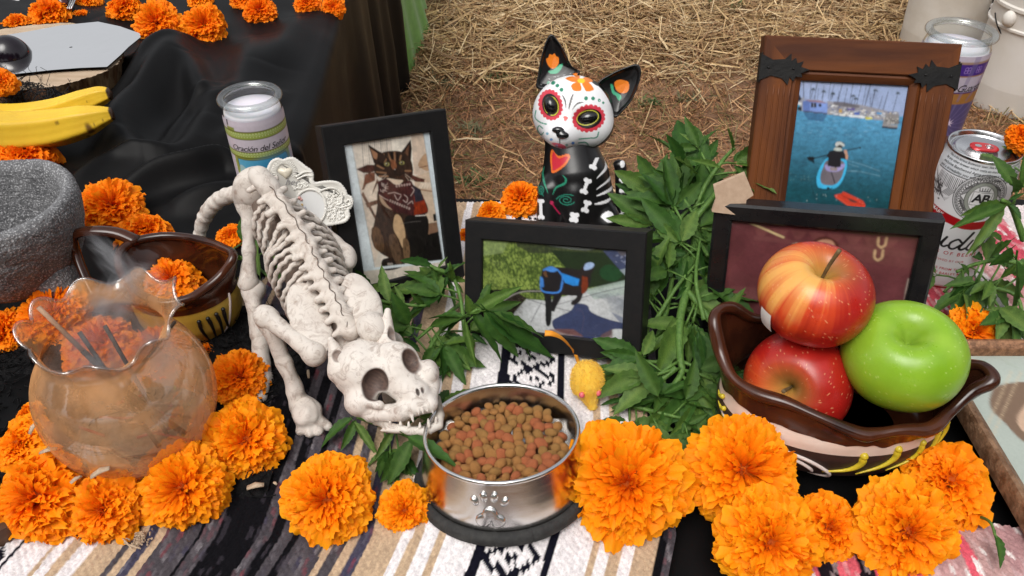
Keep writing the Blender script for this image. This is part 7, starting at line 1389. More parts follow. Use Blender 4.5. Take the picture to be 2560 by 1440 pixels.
# ------------------------------------------------------------------ skeleton cat
def skeleton():
    bm = mat('bone_plastic', (.63, .575, .52), (.47, .40, .35), scale=45, rough=.55, attr='Col', bump=.25, bscale=130, det=8, lo=.5, hi=.8, spec=.35, sss=.05)
    n = bm.node_tree.nodes; L = bm.node_tree.links; b = n['Principled BSDF']; tc = [x for x in n if x.type == 'TEX_COORD'][0]
    nz = n.new('ShaderNodeTexNoise'); nz.inputs['Scale'].default_value = 95; nz.inputs['Detail'].default_value = 9; nz.inputs['Roughness'].default_value = .75; nz.inputs['Distortion'].default_value = 1.4; L.new(tc.outputs['Object'], nz.inputs['Vector'])
    mr = n.new('ShaderNodeMapRange'); mr.inputs[1].default_value = .50; mr.inputs[2].default_value = .64; mr.inputs[4].default_value = .62; L.new(nz.outputs[0], mr.inputs[0]); old = b.inputs['Base Color'].links[0].from_socket; mx = n.new('ShaderNodeMix'); mx.data_type = 'RGBA'; mx.inputs[7].default_value = (.25, .17, .13, 1); L.new(old, mx.inputs[6]); L.new(mr.outputs[0], mx.inputs[0]); L.new(mx.outputs[2], b.inputs['Base Color'])
    Zm = lambda x, y, Y: PY(560+x/2, 380+y/2, Y)
    base = P(700, 960, 0); o = thing('cat_skeleton', 'white plastic cat skeleton crouching with its skull at the steel bowl and tail curled up', 'cat skeleton', base)
    st = np.array([Zm(165, 205, .605), Zm(250, 325, .590), Zm(358, 455, .572), Zm(405, 560, .556), Zm(455, 680, .538), Zm(520, 790, .518), Zm(590, 880, .498)]); hw = np.array([82, 128, 172, 196, 182, 190, 172])/2*.93
    q = spline(st, 60); R = np.interp(np.linspace(0, 1, 60), np.linspace(0, 1, 7), hw)*np.array([depth(p) for p in q])/FPX
    crest = spline(np.array([Zm(172, 118, .590), Zm(290, 258, .568), Zm(395, 412, .545), Zm(458, 540, .526), Zm(518, 660, .508), Zm(580, 780, .489), Zm(645, 930, .472)]), 60)
    T = nrm(np.gradient(q, axis=0)); K = nrm((crest-q)-((crest-q)*T).sum(1)[:, None]*T); S = np.cross(T, K)
    # thoracic wall between the ribs
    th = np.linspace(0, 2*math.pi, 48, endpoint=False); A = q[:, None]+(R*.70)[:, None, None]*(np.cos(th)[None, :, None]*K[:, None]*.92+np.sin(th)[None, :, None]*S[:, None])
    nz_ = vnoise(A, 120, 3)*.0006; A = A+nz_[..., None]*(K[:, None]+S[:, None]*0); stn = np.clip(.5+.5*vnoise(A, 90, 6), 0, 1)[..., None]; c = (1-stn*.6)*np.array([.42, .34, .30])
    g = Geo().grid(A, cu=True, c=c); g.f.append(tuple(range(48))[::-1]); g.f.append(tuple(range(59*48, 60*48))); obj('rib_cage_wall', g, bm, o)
    for i, k in enumerate(np.linspace(7, 44, 12)):
        k = int(k)
        for sg in (1, -1):
            pts = []
            for a in np.linspace(.18, 2.25, 22):
                kk = min(59, max(0, int(k+a*3.2-1))); pts.append(q[kk]+R[kk]*(1.01*math.cos(a)*K[kk]*.95+sg*1.01*math.sin(a)*S[kk])+T[kk]*.001*math.sin(a*5+i))
            obj('rib', Geo().tube(np.array(pts), np.interp(np.linspace(0, 1, 22), [0, .2, .8, 1], [.0028, .0021, .0023, .0016]), 8, flat=1.0, c=(.98, .97, .96)), bm, o)
    # spine of lumpy vertebrae, cast as one
    def spine(p):
        d = np.full(p.shape[:-1], 9.)
        for i in range(0, 60, 4): d = smin(d, sd_ell(p, crest[i]-K[i]*.003, (.0062+.0012*(i % 8 == 0), .0058, .0056)), .003)
        for i in range(0, 56, 4): d = smin(d, sd_cap(p, crest[i]-K[i]*.0062, crest[i+4]-K[i+4]*.0062, .0064), .003)
        for i in range(2, 58, 4):
            for sg in (1, -1): d = smin(d, sd_cap(p, crest[i]-K[i]*.004, crest[i]-K[i]*.0065+sg*S[i]*.0125, .0036, .0028), .003)
        return d+.0008*vnoise(p, 240, 4)
    v, f = nets(spine, crest.min(0)-.025, crest.max(0)+.025, .0013); obj('spine', Geo().add(v, f.tolist(), (.99, .98, .97)), bm, o)
    gr = Geo(); seam = crest+K*.0028; gr.tube(seam[2:58]+S[2:58]*.0012*np.sin(np.arange(56)*1.3)[:, None], .00045, 5, c=(.20, .165, .145)); obj('mould_seam', gr, bm, o)
    def part(name, fn, pts, pad, res=.0011, col=None, sm=0):
        pts = np.array(pts); v, f = nets(fn, pts.min(0)-pad, pts.max(0)+pad, res); c = np.full((len(v), 3), .99)
        if col is not None: c = col(v)
        return obj(name, Geo().add(v, f.tolist(), c), bm, o)
    def bone(pp, knobs, amp=.0005, seed=1):
        def fn(p):
            d = np.full(p.shape[:-1], 9.)
            for (a, ra), (b_, rb) in zip(pp[:-1], pp[1:]): d = smin(d, sd_cap(p, a, b_, ra, rb), .003)
            for a, r_ in knobs: d = smin(d, sd_ell(p, a, (r_, r_, r_)), .004)
            return d+amp*vnoise(p, 200, seed)
        return fn
    # scapulae and shoulders
    sl = Zm(425, 830, .490); sr = Zm(695, 770, .500); ax_ = np.stack([nrm(Zm(470, 980, .47)-Zm(380, 740, .51)), nrm(-ray(780, 800)), np.zeros(3)]); ax_[1] = nrm(ax_[1]-(ax_[1]@ax_[0])*ax_[0]); ax_[2] = np.cross(ax_[0], ax_[1])
    shp = lambda p: smin(sd_ell(p, sl, (.036, .0050, .0160), ax_), sd_cap(p, sl+ax_[0]*.03+ax_[1]*-.003, sl-ax_[0]*.028-ax_[1]*.004, .0042, .003), .003)+.0006*vnoise(p, 160, 3)
    part('shoulder_blade', shp, [sl-.04, sl+.04], .01)
    shp2 = lambda p: smin(sd_ell(p, sr, (.034, .0065, .015), ax_), sd_ell(p, Zm(745, 880, .478), (.013, .009, .012), ax_), .006)+.0006*vnoise(p, 160, 5)
    part('shoulder_blade', shp2, [sr-.04, sr+.04], .01)
    nk = lambda p: smin(smin(sd_ell(p, Zm(590, 880, .503), (.024, .016, .018)), sd_ell(p, Zm(680, 890, .500), (.020, .015, .017)), .008), sd_cap(p, Zm(620, 930, .492), Zm(700, 1010, .474), .014), .008)+.0011*vnoise(p, 170, 8)
    part('neck', nk, [Zm(590, 890, .488)-.035, Zm(690, 1010, .46)+.03], .01)
    # left foreleg
    sh, el, wr = Zm(452, 1008, .462), Zm(212, 826, .492), Zm(382, 1262, .462); m1 = (sh+el)/2; m2 = el+(wr-el)*.5
    part('upper_foreleg', bone([(sh, .0090), (sh+(el-sh)*.3, .0068), (sh+(el-sh)*.75, .0064), (el, .0085)], [(sh, .0088), (el, .0094)], .0006, 2), [sh, el], .022)
    part('lower_foreleg', bone([(el, .0086), (el+(wr-el)*.12, .0078), (m2, .0062), (el+(wr-el)*.85, .0068), (wr, .0084)], [(el, .0098), (wr, .0092)], .0009, 4), [el, wr], .022)
    toes = [P(752, 1078, .0055), P(774, 1082, .0055), P(797, 1078, .0055), P(819, 1064, .0055)]; hub = P(768, 1032, .014)
    def paw(p):
        d = sd_ell(p, hub, (.0125, .014, .0105))
        for t in toes: d = smin(d, sd_cap(p, hub+(t-hub)*.3, t, .0055, .0040), .0022)
        return np.maximum(smin(d, sd_cap(p, wr, hub, .0090), .004)+.0005*vnoise(p, 300, 6), .0012-p[..., 2])
    part('front_paw', paw, toes+[hub, wr], .016, .0009)
    e2, w2 = Zm(840, 960, .50), P(985, 985, .012); part('upper_foreleg', bone([(Zm(755, 890, .48), .011), (e2, .009)], [(e2, .010)]), [Zm(755, 890, .48), e2], .022); part('lower_foreleg', bone([(e2, .009), (w2, .0085)], [(w2, .010)]), [e2, w2], .022)
    # left hind leg
    hp, kn, an_, ft = Zm(128, 262, .600), Zm(122, 655, .562), Zm(178, 915, .533), P(656, 945, .010)
    part('thigh', bone([(hp, .0085), (hp+(kn-hp)*.25, .0064), (hp+(kn-hp)*.75, .0057), (kn, .0076)], [(hp, .0105), (kn, .0090), (Zm(104, 262, .600), .0075)], .0008, 3), [hp, kn], .022)
    part('shin', bone([(kn+np.array([.002, 0, -.007]), .0098), (kn+(an_-kn)*.45, .0066), (an_, .0072)], [(kn+np.array([.003, 0, -.009]), .0095), (an_, .0080)], .0008, 5), [kn, an_], .022)
    part('hind_foot', bone([(an_, .0076), (ft, .0080), (P(650, 990, .007), .0065)], [(ft, .0085)], .0005, 6), [an_, ft, P(650, 990, .007)], .018)
    hr, kr, fr_ = Zm(250, 190, .625), Zm(600, 525, .575), P(850, 800, .01); part('thigh', bone([(hr, .010), (kr, .0095)], [(kr, .0105), (Zm(545, 470, .585), .009), (Zm(612, 548, .568), .0085)], .0012, 7), [hr, kr], .024); part('shin', bone([(kr, .009), (fr_, .007)], [(fr_, .008)]), [kr, fr_], .02)
    pv = lambda p: smin(smin(sd_ell(p, Zm(165, 165, .605), (.016, .014, .018)), sd_ell(p, Zm(125, 215, .603), (.013, .012, .019)), .006), smin(sd_cap(p, Zm(175, 122, .592), Zm(230, 190, .585), .009), sd_cap(p, Zm(110, 200, .61), Zm(105, 260, .605), .009), .006), .006)+.0013*vnoise(p, 130, 9)
    part('pelvis', pv, [Zm(165, 165, .605)-.03, Zm(165, 165, .605)+.03], .012)
    tl = spline([PY(632, 482, .612), PY(592, 483, .616), PY(552, 496, .62), PY(522, 524, .622), PY(505, 556, .622), PY(497, 592, .620)], 26)
    def tail(p):
        d = np.full(p.shape[:-1], 9.)
        for i in range(25): r_ = .0076-.0024*i/25; d = smin(d, sd_cap(p, tl[i], tl[i+1], r_), .001)
        for i in range(0, 26, 2): d = smin(d, sd_ell(p, tl[i], (.0085-.0025*i/26,)*3), .0015)
        return d+.0009*vnoise(p, 260, 7)
    part('tail', tail, tl, .014, .0012)
    # skull on a bench of its own
    V = View(960, 985, .632)
    def U(p): x, y, w = V.inv(p); return np.stack([x, y, w], -1)
    el_ = (938, 962, 48); er_ = (1031, 903, 56); ang = lambda d: (lambda r: np.array([[math.cos(r), math.sin(r), 0], [-math.sin(r), math.cos(r), 0], [0, 0, 1]]))(math.radians(d))
    socket = lambda u: np.minimum(sd_ell(u, el_, (31, 39, 40), ang(12)), sd_ell(u, er_, (24, 35, 42), ang(-24)))
    def skull(u):
        d = sd_ell(u, (908, 922, -25), (78, 76, 76)); d = smin(d, sd_ell(u, (986, 912, 6), (64, 58, 52)), 22); d = smin(d, sd_cap(u, (980, 940, 12), (1040, 992, 34), 44, 38), 20)
        d = smin(d, sd_ell(u, (902, 1004, -2), (40, 36, 46)), 20); d = smin(d, sd_ell(u, (1070, 936, 2), (28, 36, 40)), 16); d = smin(d, sd_cap(u, (930, 1032, 8), (1000, 1030, 42), 22), 10); d = smin(d, sd_cap(u, (1000, 1026, 50), (1070, 1012, 50), 20), 10); d = smin(d, sd_cap(u, (1070, 1012, 45), (1082, 965, 5), 18), 12)
        d = smin(d, sd_cap(u, (910, 1000, 34), (950, 1012, 42), 12), 8)
        d = d+1.6*vnoise(u, .035, 4); d = smax(d, -socket(u), 5)
        for c_ in ((1041, 981, 78), (1053, 976, 76)): d = smax(d, -sd_ell(u, c_, (4.6, 11, 16), ang(-12)), 2)
        # teeth
        for a, b_, r0, r1 in (((1024, 1026, 62), (1030, 1054, 64), 8, 2), ((1074, 1012, 58), (1078, 1034, 58), 6, 2), ((1000, 1036, 52), (1002, 1048, 54), 4, 2), ((985, 1040, 46), (986, 1050, 48), 4, 2), ((970, 1042, 38), (970, 1051, 40), 4, 2), ((1042, 1024, 68), (1044, 1036, 69), 4, 2), ((1052, 1022, 68), (1054, 1034, 69), 4, 2), ((1062, 1018, 66), (1065, 1030, 66), 4, 2)): d = smin(d, sd_cap(u, a, b_, r0, r1), 2)
        return d
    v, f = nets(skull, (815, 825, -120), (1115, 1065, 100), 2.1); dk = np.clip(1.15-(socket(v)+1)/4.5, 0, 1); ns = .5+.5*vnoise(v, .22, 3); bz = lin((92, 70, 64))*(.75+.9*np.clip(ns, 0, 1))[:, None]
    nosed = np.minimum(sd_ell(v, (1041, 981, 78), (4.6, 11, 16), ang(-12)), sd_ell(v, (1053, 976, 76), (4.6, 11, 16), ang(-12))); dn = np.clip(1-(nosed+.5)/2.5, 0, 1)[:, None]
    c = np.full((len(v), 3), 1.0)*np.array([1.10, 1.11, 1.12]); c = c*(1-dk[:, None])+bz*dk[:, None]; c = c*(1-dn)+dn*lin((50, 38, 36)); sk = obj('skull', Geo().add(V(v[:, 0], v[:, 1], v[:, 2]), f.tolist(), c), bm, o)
    def jaw(u):
        pj = [(905, 1028, -14), (942, 1050, 12), (978, 1066, 30), (1022, 1076, 48), (1064, 1078, 54), (1092, 1064, 42), (1098, 1040, 22), (1092, 1000, -8)]; d = np.full(u.shape[:-1], 99.)
        for a, b_ in zip(pj[:-1], pj[1:]): d = smin(d, sd_cap(u, a, b_, 10.5), 5)
        d = smin(d, sd_ell(u, (1020, 1074, 18), (70, 10, 30)), 6)
        for a, b_ in (((1068, 1066, 62), (1066, 1048, 62)), ((1046, 1066, 60), (1046, 1056, 61)), ((1020, 1064, 56), (1019, 1054, 57)), ((1000, 1060, 48), (999, 1051, 49)), ((1086, 1056, 52), (1086, 1044, 52)), ((975, 1056, 38), (974, 1047, 38))): d = smin(d, sd_cap(u, a, b_, 4.5, 2), 2)
        return d+1.0*vnoise(u, .06, 2)
    v, f = nets(jaw, (885, 985, -60), (1120, 1100, 80), 2.0); c = np.full((len(v), 3), 1.0)*np.array([1.06, 1.07, 1.06]); kx = np.clip((1068-v[:, 1])/14, 0, 1)*np.clip((40-v[:, 2])/14, 0, 1); c = c*(1-.75*kx[:, None])+.75*kx[:, None]*lin((120, 112, 96)); obj('jaw', Geo().add(V(v[:, 0], v[:, 1], v[:, 2]), f.tolist(), c), bm, o)
    for tip, bs, ra, dent in (((829, 848, 4), (858, 922, -12), 37, (846, 886, 26)), ((969, 776, -14), (966, 872, -18), 29, (984, 836, 0))):
        def ear(u):
            d = sd_cap(u, bs, tip, ra, 8); d = smin(d, sd_cap(u, bs, (bs[0]+8, bs[1]+12, bs[2]), ra, ra-4), 8); t = np.array(tip)*.45+np.array(dent)*.55; return smax(d, -sd_cap(u, dent, t+np.array([0, 0, 16]), ra*.50, 6), 4)+.8*vnoise(u, .06, 3)
        v, f = nets(ear, np.minimum(tip, bs)-np.array([42, 20, 45]), np.maximum(tip, bs)+np.array([42, 44, 45]), 2.0); t = np.array(tip)*.45+np.array(dent)*.55; dd = sd_cap(v, np.array(dent, float), t+np.array([0, 0, 16]), ra*.50, 6); k = np.clip(1.0-(dd+1)/4, 0, 1)[:, None]; c = np.full((len(v), 3), 1.08); c = c*(1-k)+k*lin((112, 88, 80))*(.7+.6*np.clip(.5+.5*vnoise(v, .3, 5), 0, 1))[:, None]
        obj('ear', Geo().add(V(v[:, 0], v[:, 1], v[:, 2]), f.tolist(), c), bm, sk)
skeleton()

# ------------------------------------------------------------------ painted figurine
def figurine():
    V = View(1455, 330, .88); zx = lambda x: 1300+np.asarray(x, float)/3; zy = lambda y: 80+np.asarray(y, float)/3
    base = P(1450, 602, 0); o = thing('cat_figurine', 'black ceramic cat figurine with white sugar skull face, red rimmed eyes and painted bones', 'figurine', base); pm = M['attr_gloss']
    k = Paint(540, 720, (20, 19, 20), box=(0, 0, 1080, 1440)); G, O_, R_ = (44, 132, 104), (226, 124, 36), (206, 58, 74)
    k.blob([(130, 450), (165, 395), (240, 350), (320, 335), (390, 322), (480, 345), (580, 420), (645, 500), (690, 600), (696, 690), (660, 775), (570, 852), (450, 885), (330, 880), (220, 830), (140, 755), (98, 660), (100, 540)], (236, 236, 238))
    k.blob([(200, 830), (320, 884), (450, 890), (570, 855), (600, 900), (430, 930), (200, 870)], (20, 19, 20)); k.put(((k.y > 884)), (20, 19, 20)); k.blob([(380, 320), (470, 290), (600, 400), (570, 420), (470, 345)], (22, 21, 22))
    def rose(cx, cy, rx, ry, rot):
        for i in range(20): a = i/20*6.283; r_ = math.radians(rot); x, y = rx*math.cos(a), ry*math.sin(a); k.ell(cx+x*math.cos(r_)-y*math.sin(r_), cy+x*math.sin(r_)+y*math.cos(r_), 15, 15, R_)
        k.ell(cx, cy, rx+6, ry+6, R_, rot); k.ell(cx+2, cy+2, rx-14, ry-16, (18, 16, 17), rot)
    rose(237, 553, 76, 100, -18); rose(514, 655, 106, 84, -12)
    t = np.linspace(.2, 5.9, 40); a_ = math.radians(-18); k.line(np.stack([244+50*np.cos(t+2.4)*math.cos(a_)-68*np.sin(t+2.4)*math.sin(a_), 562+50*np.cos(t+2.4)*math.sin(a_)+68*np.sin(t+2.4)*math.cos(a_)], 1), 7, (206, 200, 60), smooth=False); t = np.linspace(0, 6.28, 50); a_ = math.radians(-12); k.line(np.stack([506+78*np.cos(t)*math.cos(a_)-50*np.sin(t)*math.sin(a_), 650+78*np.cos(t)*math.sin(a_)+50*np.sin(t)*math.cos(a_)], 1), 6, (206, 200, 70), smooth=False)
    for q in ([(400, 325), (440, 330), (450, 380), (420, 360)], [(345, 365), (400, 350), (450, 385), (400, 395)], [(395, 410), (445, 395), (460, 455), (410, 460), (390, 435)], [(465, 400), (510, 395), (550, 450), (500, 465), (480, 440)], [(470, 370), (500, 355), (545, 385), (500, 398)]): k.blob(q, O_)
    k.ell(460, 385, 27, 19, (238, 196, 40))
    for x, y, r_ in ((215, 385, 13), (255, 393, 16), (287, 417, 14), (318, 449, 14), (494, 514, 14), (544, 515, 13), (589, 528, 11), (618, 545, 9)): k.ell(x, y, r_, r_, G)
    k.ell(590, 530, 4, 4, (200, 230, 220))
    k.line([(325, 488), (345, 530), (352, 580)], 13, (20, 18, 20), taper=True); k.line([(402, 482), (385, 530), (370, 590)], 17, (20, 18, 20), taper=True); k.line([(475, 540), (430, 552), (395, 592)], 11, (20, 18, 20), taper=True)
    k.blob([(332, 640), (348, 638), (366, 645), (360, 662), (344, 676), (336, 662)], (218, 60, 56)); k.line([(305, 800), (304, 830)], 9, (20, 18, 20)); k.blob([(245, 825), (300, 828), (345, 850), (340, 868), (290, 858)], (226, 110, 140))
    for q in ([(127, 590), (120, 640), (160, 675), (208, 690)], [(180, 720), (150, 700), (135, 730), (160, 765), (185, 750)], [(585, 755), (570, 790), (520, 795), (445, 800)], [(440, 828), (490, 825), (510, 850), (470, 862), (455, 850)]): k.line(q, 9, (70, 148, 124))
    for x, y, c_ in ((243, 800, (96, 150, 206)), (400, 828, (70, 130, 206)), (214, 757, (120, 170, 190)), (355, 842, (120, 180, 180)), (395, 865, (160, 190, 190)), (280, 845, (120, 160, 210))): k.ell(x, y, 11, 10, c_)
    # body: heart, vines, bones
    k.blob([(245, 872), (290, 918), (360, 905), (376, 935), (330, 1000), (250, 1045), (235, 1000), (230, 920)], (222, 106, 36)); k.blob([(256, 892), (292, 936), (350, 922), (360, 938), (322, 985), (256, 1026), (246, 990), (244, 930)], (196, 32, 52))
    for q in ([(183, 1000), (170, 1050), (185, 1110), (215, 1190)], [(325, 1060), (348, 1090), (335, 1120), (275, 1150), (248, 1200)]): k.line(q, 17, G, taper=True)
    for cx, cy, sx, rr_ in ((160, 1165, -.62, 44), (350, 1240, 1.3, 48)): t = np.linspace(0, 12, 60); q_ = rr_*(1-t/14); k.line(np.stack([cx+sx*q_*np.cos(t+.4), cy+q_*np.sin(t+.4)*.8], 1), 8, (40, 116, 96), smooth=False)
    k.line([(275, 1235), (300, 1215), (350, 1198), (400, 1205)], 8, (40, 116, 96)); k.line([(180, 1210), (140, 1150), (145, 1125)], 7, (40, 116, 96)); k.line([(235, 1250), (265, 1300), (300, 1345)], 11, (150, 26, 64)); k.ell(243, 1262, 13, 15, (170, 40, 80))
    Wt = (226, 226, 228)
    def bone(a, b, w):
        a, b = np.array(a, float), np.array(b, float); d = nrm(b-a); n_ = np.array([-d[1], d[0]]); k.line([a, b], w, Wt, smooth=False)
        for p in (a, b):
            for s_ in (-1, 1): k.ell(*(p+n_*s_*w*.55), w*.62, w*.62, Wt)
    bone((590, 915), (545, 1005), 26); bone((508, 1100), (478, 1180), 26); bone((505, 1262), (486, 1318), 26); bone((410, 1348), (405, 1385), 30); bone((158, 1250), (160, 1370), 24); bone((776, 1110), (776, 1195), 26); bone((776, 1300), (776, 1380), 26); k.blob([(755, 975), (785, 972), (785, 1012), (758, 1018)], Wt); k.line([(815, 1250), (812, 1285)], 14, Wt); k.line([(130, 960), (128, 1040)], 10, Wt); k.line([(122, 1110), (124, 1180)], 8, Wt)
    for q in ([(600, 895), (645, 960), (640, 1020), (575, 1085)], [(655, 930), (695, 1010), (680, 1090), (575, 1165)], [(705, 1145), (670, 1180), (575, 1215)], [(692, 1235), (640, 1262), (560, 1275)]): k.line(q, 24, Wt, taper=True)
    k.blob([(620, 1350), (660, 1330), (695, 1350), (700, 1400), (660, 1415), (625, 1390), (605, 1372)], Wt)
    # ears' blossoms
    k.blob([(200, 215), (215, 205), (225, 180), (245, 185), (262, 175), (275, 195), (292, 205), (292, 245), (270, 275), (240, 282), (212, 255)], O_); k.blob([(215, 300), (250, 292), (290, 260), (320, 250), (318, 275), (285, 315), (240, 322), (220, 312)], (60, 160, 120)); k.blob([(705, 395), (735, 375), (780, 380), (808, 395), (812, 440), (790, 470), (745, 468), (715, 440)], O_); k.blob([(675, 405), (695, 415), (705, 455), (745, 480), (758, 505), (738, 525), (715, 490), (690, 470)], (60, 160, 120))
    img = k
    def paint(v):
        x, y, w = v[:, 0], v[:, 1], v[:, 2]; u, vv = (x-1300)*3/1080, (y-80)*3/1440; return img.sample(np.clip(u, 0, 1), np.clip(vv, 0, 1))
    def head(u):
        d = sd_ell(u, (1433, 284, 0), (101, 92, 88)); d = smin(d, sd_ell(u, (1408, 332, 55), (44, 34, 40)), 26); d = smin(d, sd_ell(u, (1480, 320, 20), (50, 46, 50)), 20)
        for c_, r_ in (((1379, 266, 72), (24, 32, 20)), ((1470, 299, 76), (36, 28, 20))): d = smax(d, -sd_ell(u, (c_[0], c_[1], c_[2]+18), r_), 8)
        return d
    v, f = nets(head, (1315, 180, -105), (1550, 390, 125), 1.9); c = paint(v); bk = np.clip((-25-v[:, 2])/12, 0, 1)[:, None]; c = c*(1-bk)+bk*lin((20, 19, 20)); hd = obj('head', Geo().add(V(v[:, 0], v[:, 1], v[:, 2]), f.tolist(), c), pm, o)
    for pts, dirn in (([(140, 430), (138, 330), (165, 200), (200, 90), (240, 42), (290, 90), (340, 170), (390, 270), (450, 325), (330, 420)], -1), ([(570, 410), (680, 330), (800, 282), (868, 270), (897, 310), (885, 400), (830, 530), (760, 610), (700, 650), (600, 560)], 1)):
        q = spline_closed(np.array([(1300+a/3, 80+b_/3) for a, b_ in pts]), 120); cen = q.mean(0); rings = []
        prf = [(.05, -30), (.55, -28), (.9, -18), (1.0, -4), (1.0, 4), (.95, 8)]+[(t, float(np.interp(t, [.02, .2, .5, .8, .88, .95], [-10, -10, -7, -1, 5, 8]))) for t in np.linspace(.92, .01, 44)]
        for s_, w in prf:
            p = cen+(q-cen)*s_; rings.append(np.stack([p[:, 0], p[:, 1], np.full(120, float(w))], 1))
        A = np.array(rings); fl = A.reshape(-1, 3); c = paint(fl); kx = (np.arange(50) >= 6)[:, None].repeat(120, 1).reshape(-1); isw = c.min(1) > .5; c[~kx | isw] = lin((20, 19, 20)); obj('ear', Geo().grid(V(A[..., 0], A[..., 1], A[..., 2]), cu=True, c=c.reshape(50, 120, 3)), pm, hd)
    ek = mat('glossy_black_eye', (.006, .006, .007), rough=.12, coat=.6); ball = lambda c_, r_: [Geo().ell((0, 0, 0), r_, 28, 18)]
    for c_, r_, rt in (((1381, 267, 64), (17, 24, 17), -18), ((1469, 297, 66), (26, 17, 17), -12)):
        u = Geo().ell((0, 0, 0), r_, 28, 18).verts(); r = math.radians(rt); u = np.stack([u[:, 0]*math.cos(r)-u[:, 1]*math.sin(r), u[:, 0]*math.sin(r)+u[:, 1]*math.cos(r), u[:, 2]], 1)+c_; obj('eye', Geo().add(V(u[:, 0], u[:, 1], u[:, 2]), Geo().ell((0, 0, 0), r_, 28, 18).f), ek, hd)
    def nose(u): return smin(sd_ell(u, (1398, 324, 90), (15, 8, 10)), sd_ell(u, (1409, 337, 92), (15, 9, 10)), 9)
    v, f = nets(nose, (1375, 305, 70), (1432, 355, 110), 1.2); obj('nose', Geo().add(V(v[:, 0], v[:, 1], v[:, 2]), f.tolist()), ek, hd)
    def body(u):
        d = sd_cap(u, (1425, 352, -8), (1436, 430, -6), 64, 79); d = smin(d, sd_ell(u, (1440, 490, -8), (92, 120, 78)), 24); d = smin(d, sd_ell(u, (1478, 535, -22), (62, 84, 74)), 24); d = smin(d, sd_cap(u, (1374, 470, 34), (1366, 606, 40), 30, 27), 14); d = smin(d, sd_cap(u, (1436, 480, 44), (1438, 606, 52), 32, 28), 14); d = smin(d, sd_ell(u, (1515, 560, 20), (38, 56, 40)), 10); return smax(d, u[..., 1]-(610+u[..., 2]*.0), 4)
    v, f = nets(body, (1325, 285, -110), (1575, 625, 110), 2.2); c = paint(v); tp = ((v[:, 1] < 392) & (np.abs(c[:, 0]-c[:, 2]) < .2))[:, None]; c = np.where(tp, lin((20, 19, 20)), c); bk = np.clip((-30-v[:, 2])/10, 0, 1)[:, None]; c = c*(1-bk)+bk*lin((20, 19, 20)); right = (v[:, 0] > 1536)[:, None]; c = np.where(right, lin((20, 19, 20)), c); obj('body', Geo().add(V(v[:, 0], v[:, 1], v[:, 2]), f.tolist(), c), pm, o)
    def tail(u): return smin(smin(sd_cap(u, (1553, 420, -30), (1557, 500, -28), 15, 16), sd_cap(u, (1557, 500, -28), (1556, 600, -20), 16, 18), 8), sd_ell(u, (1549, 412, -30), (15, 12, 14)), 6)
    v, f = nets(tail, (1525, 390, -60), (1585, 630, 10), 1.6); c = paint(v); obj('tail', Geo().add(V(v[:, 0], v[:, 1], v[:, 2]), f.tolist(), c), pm, o)
figurine()

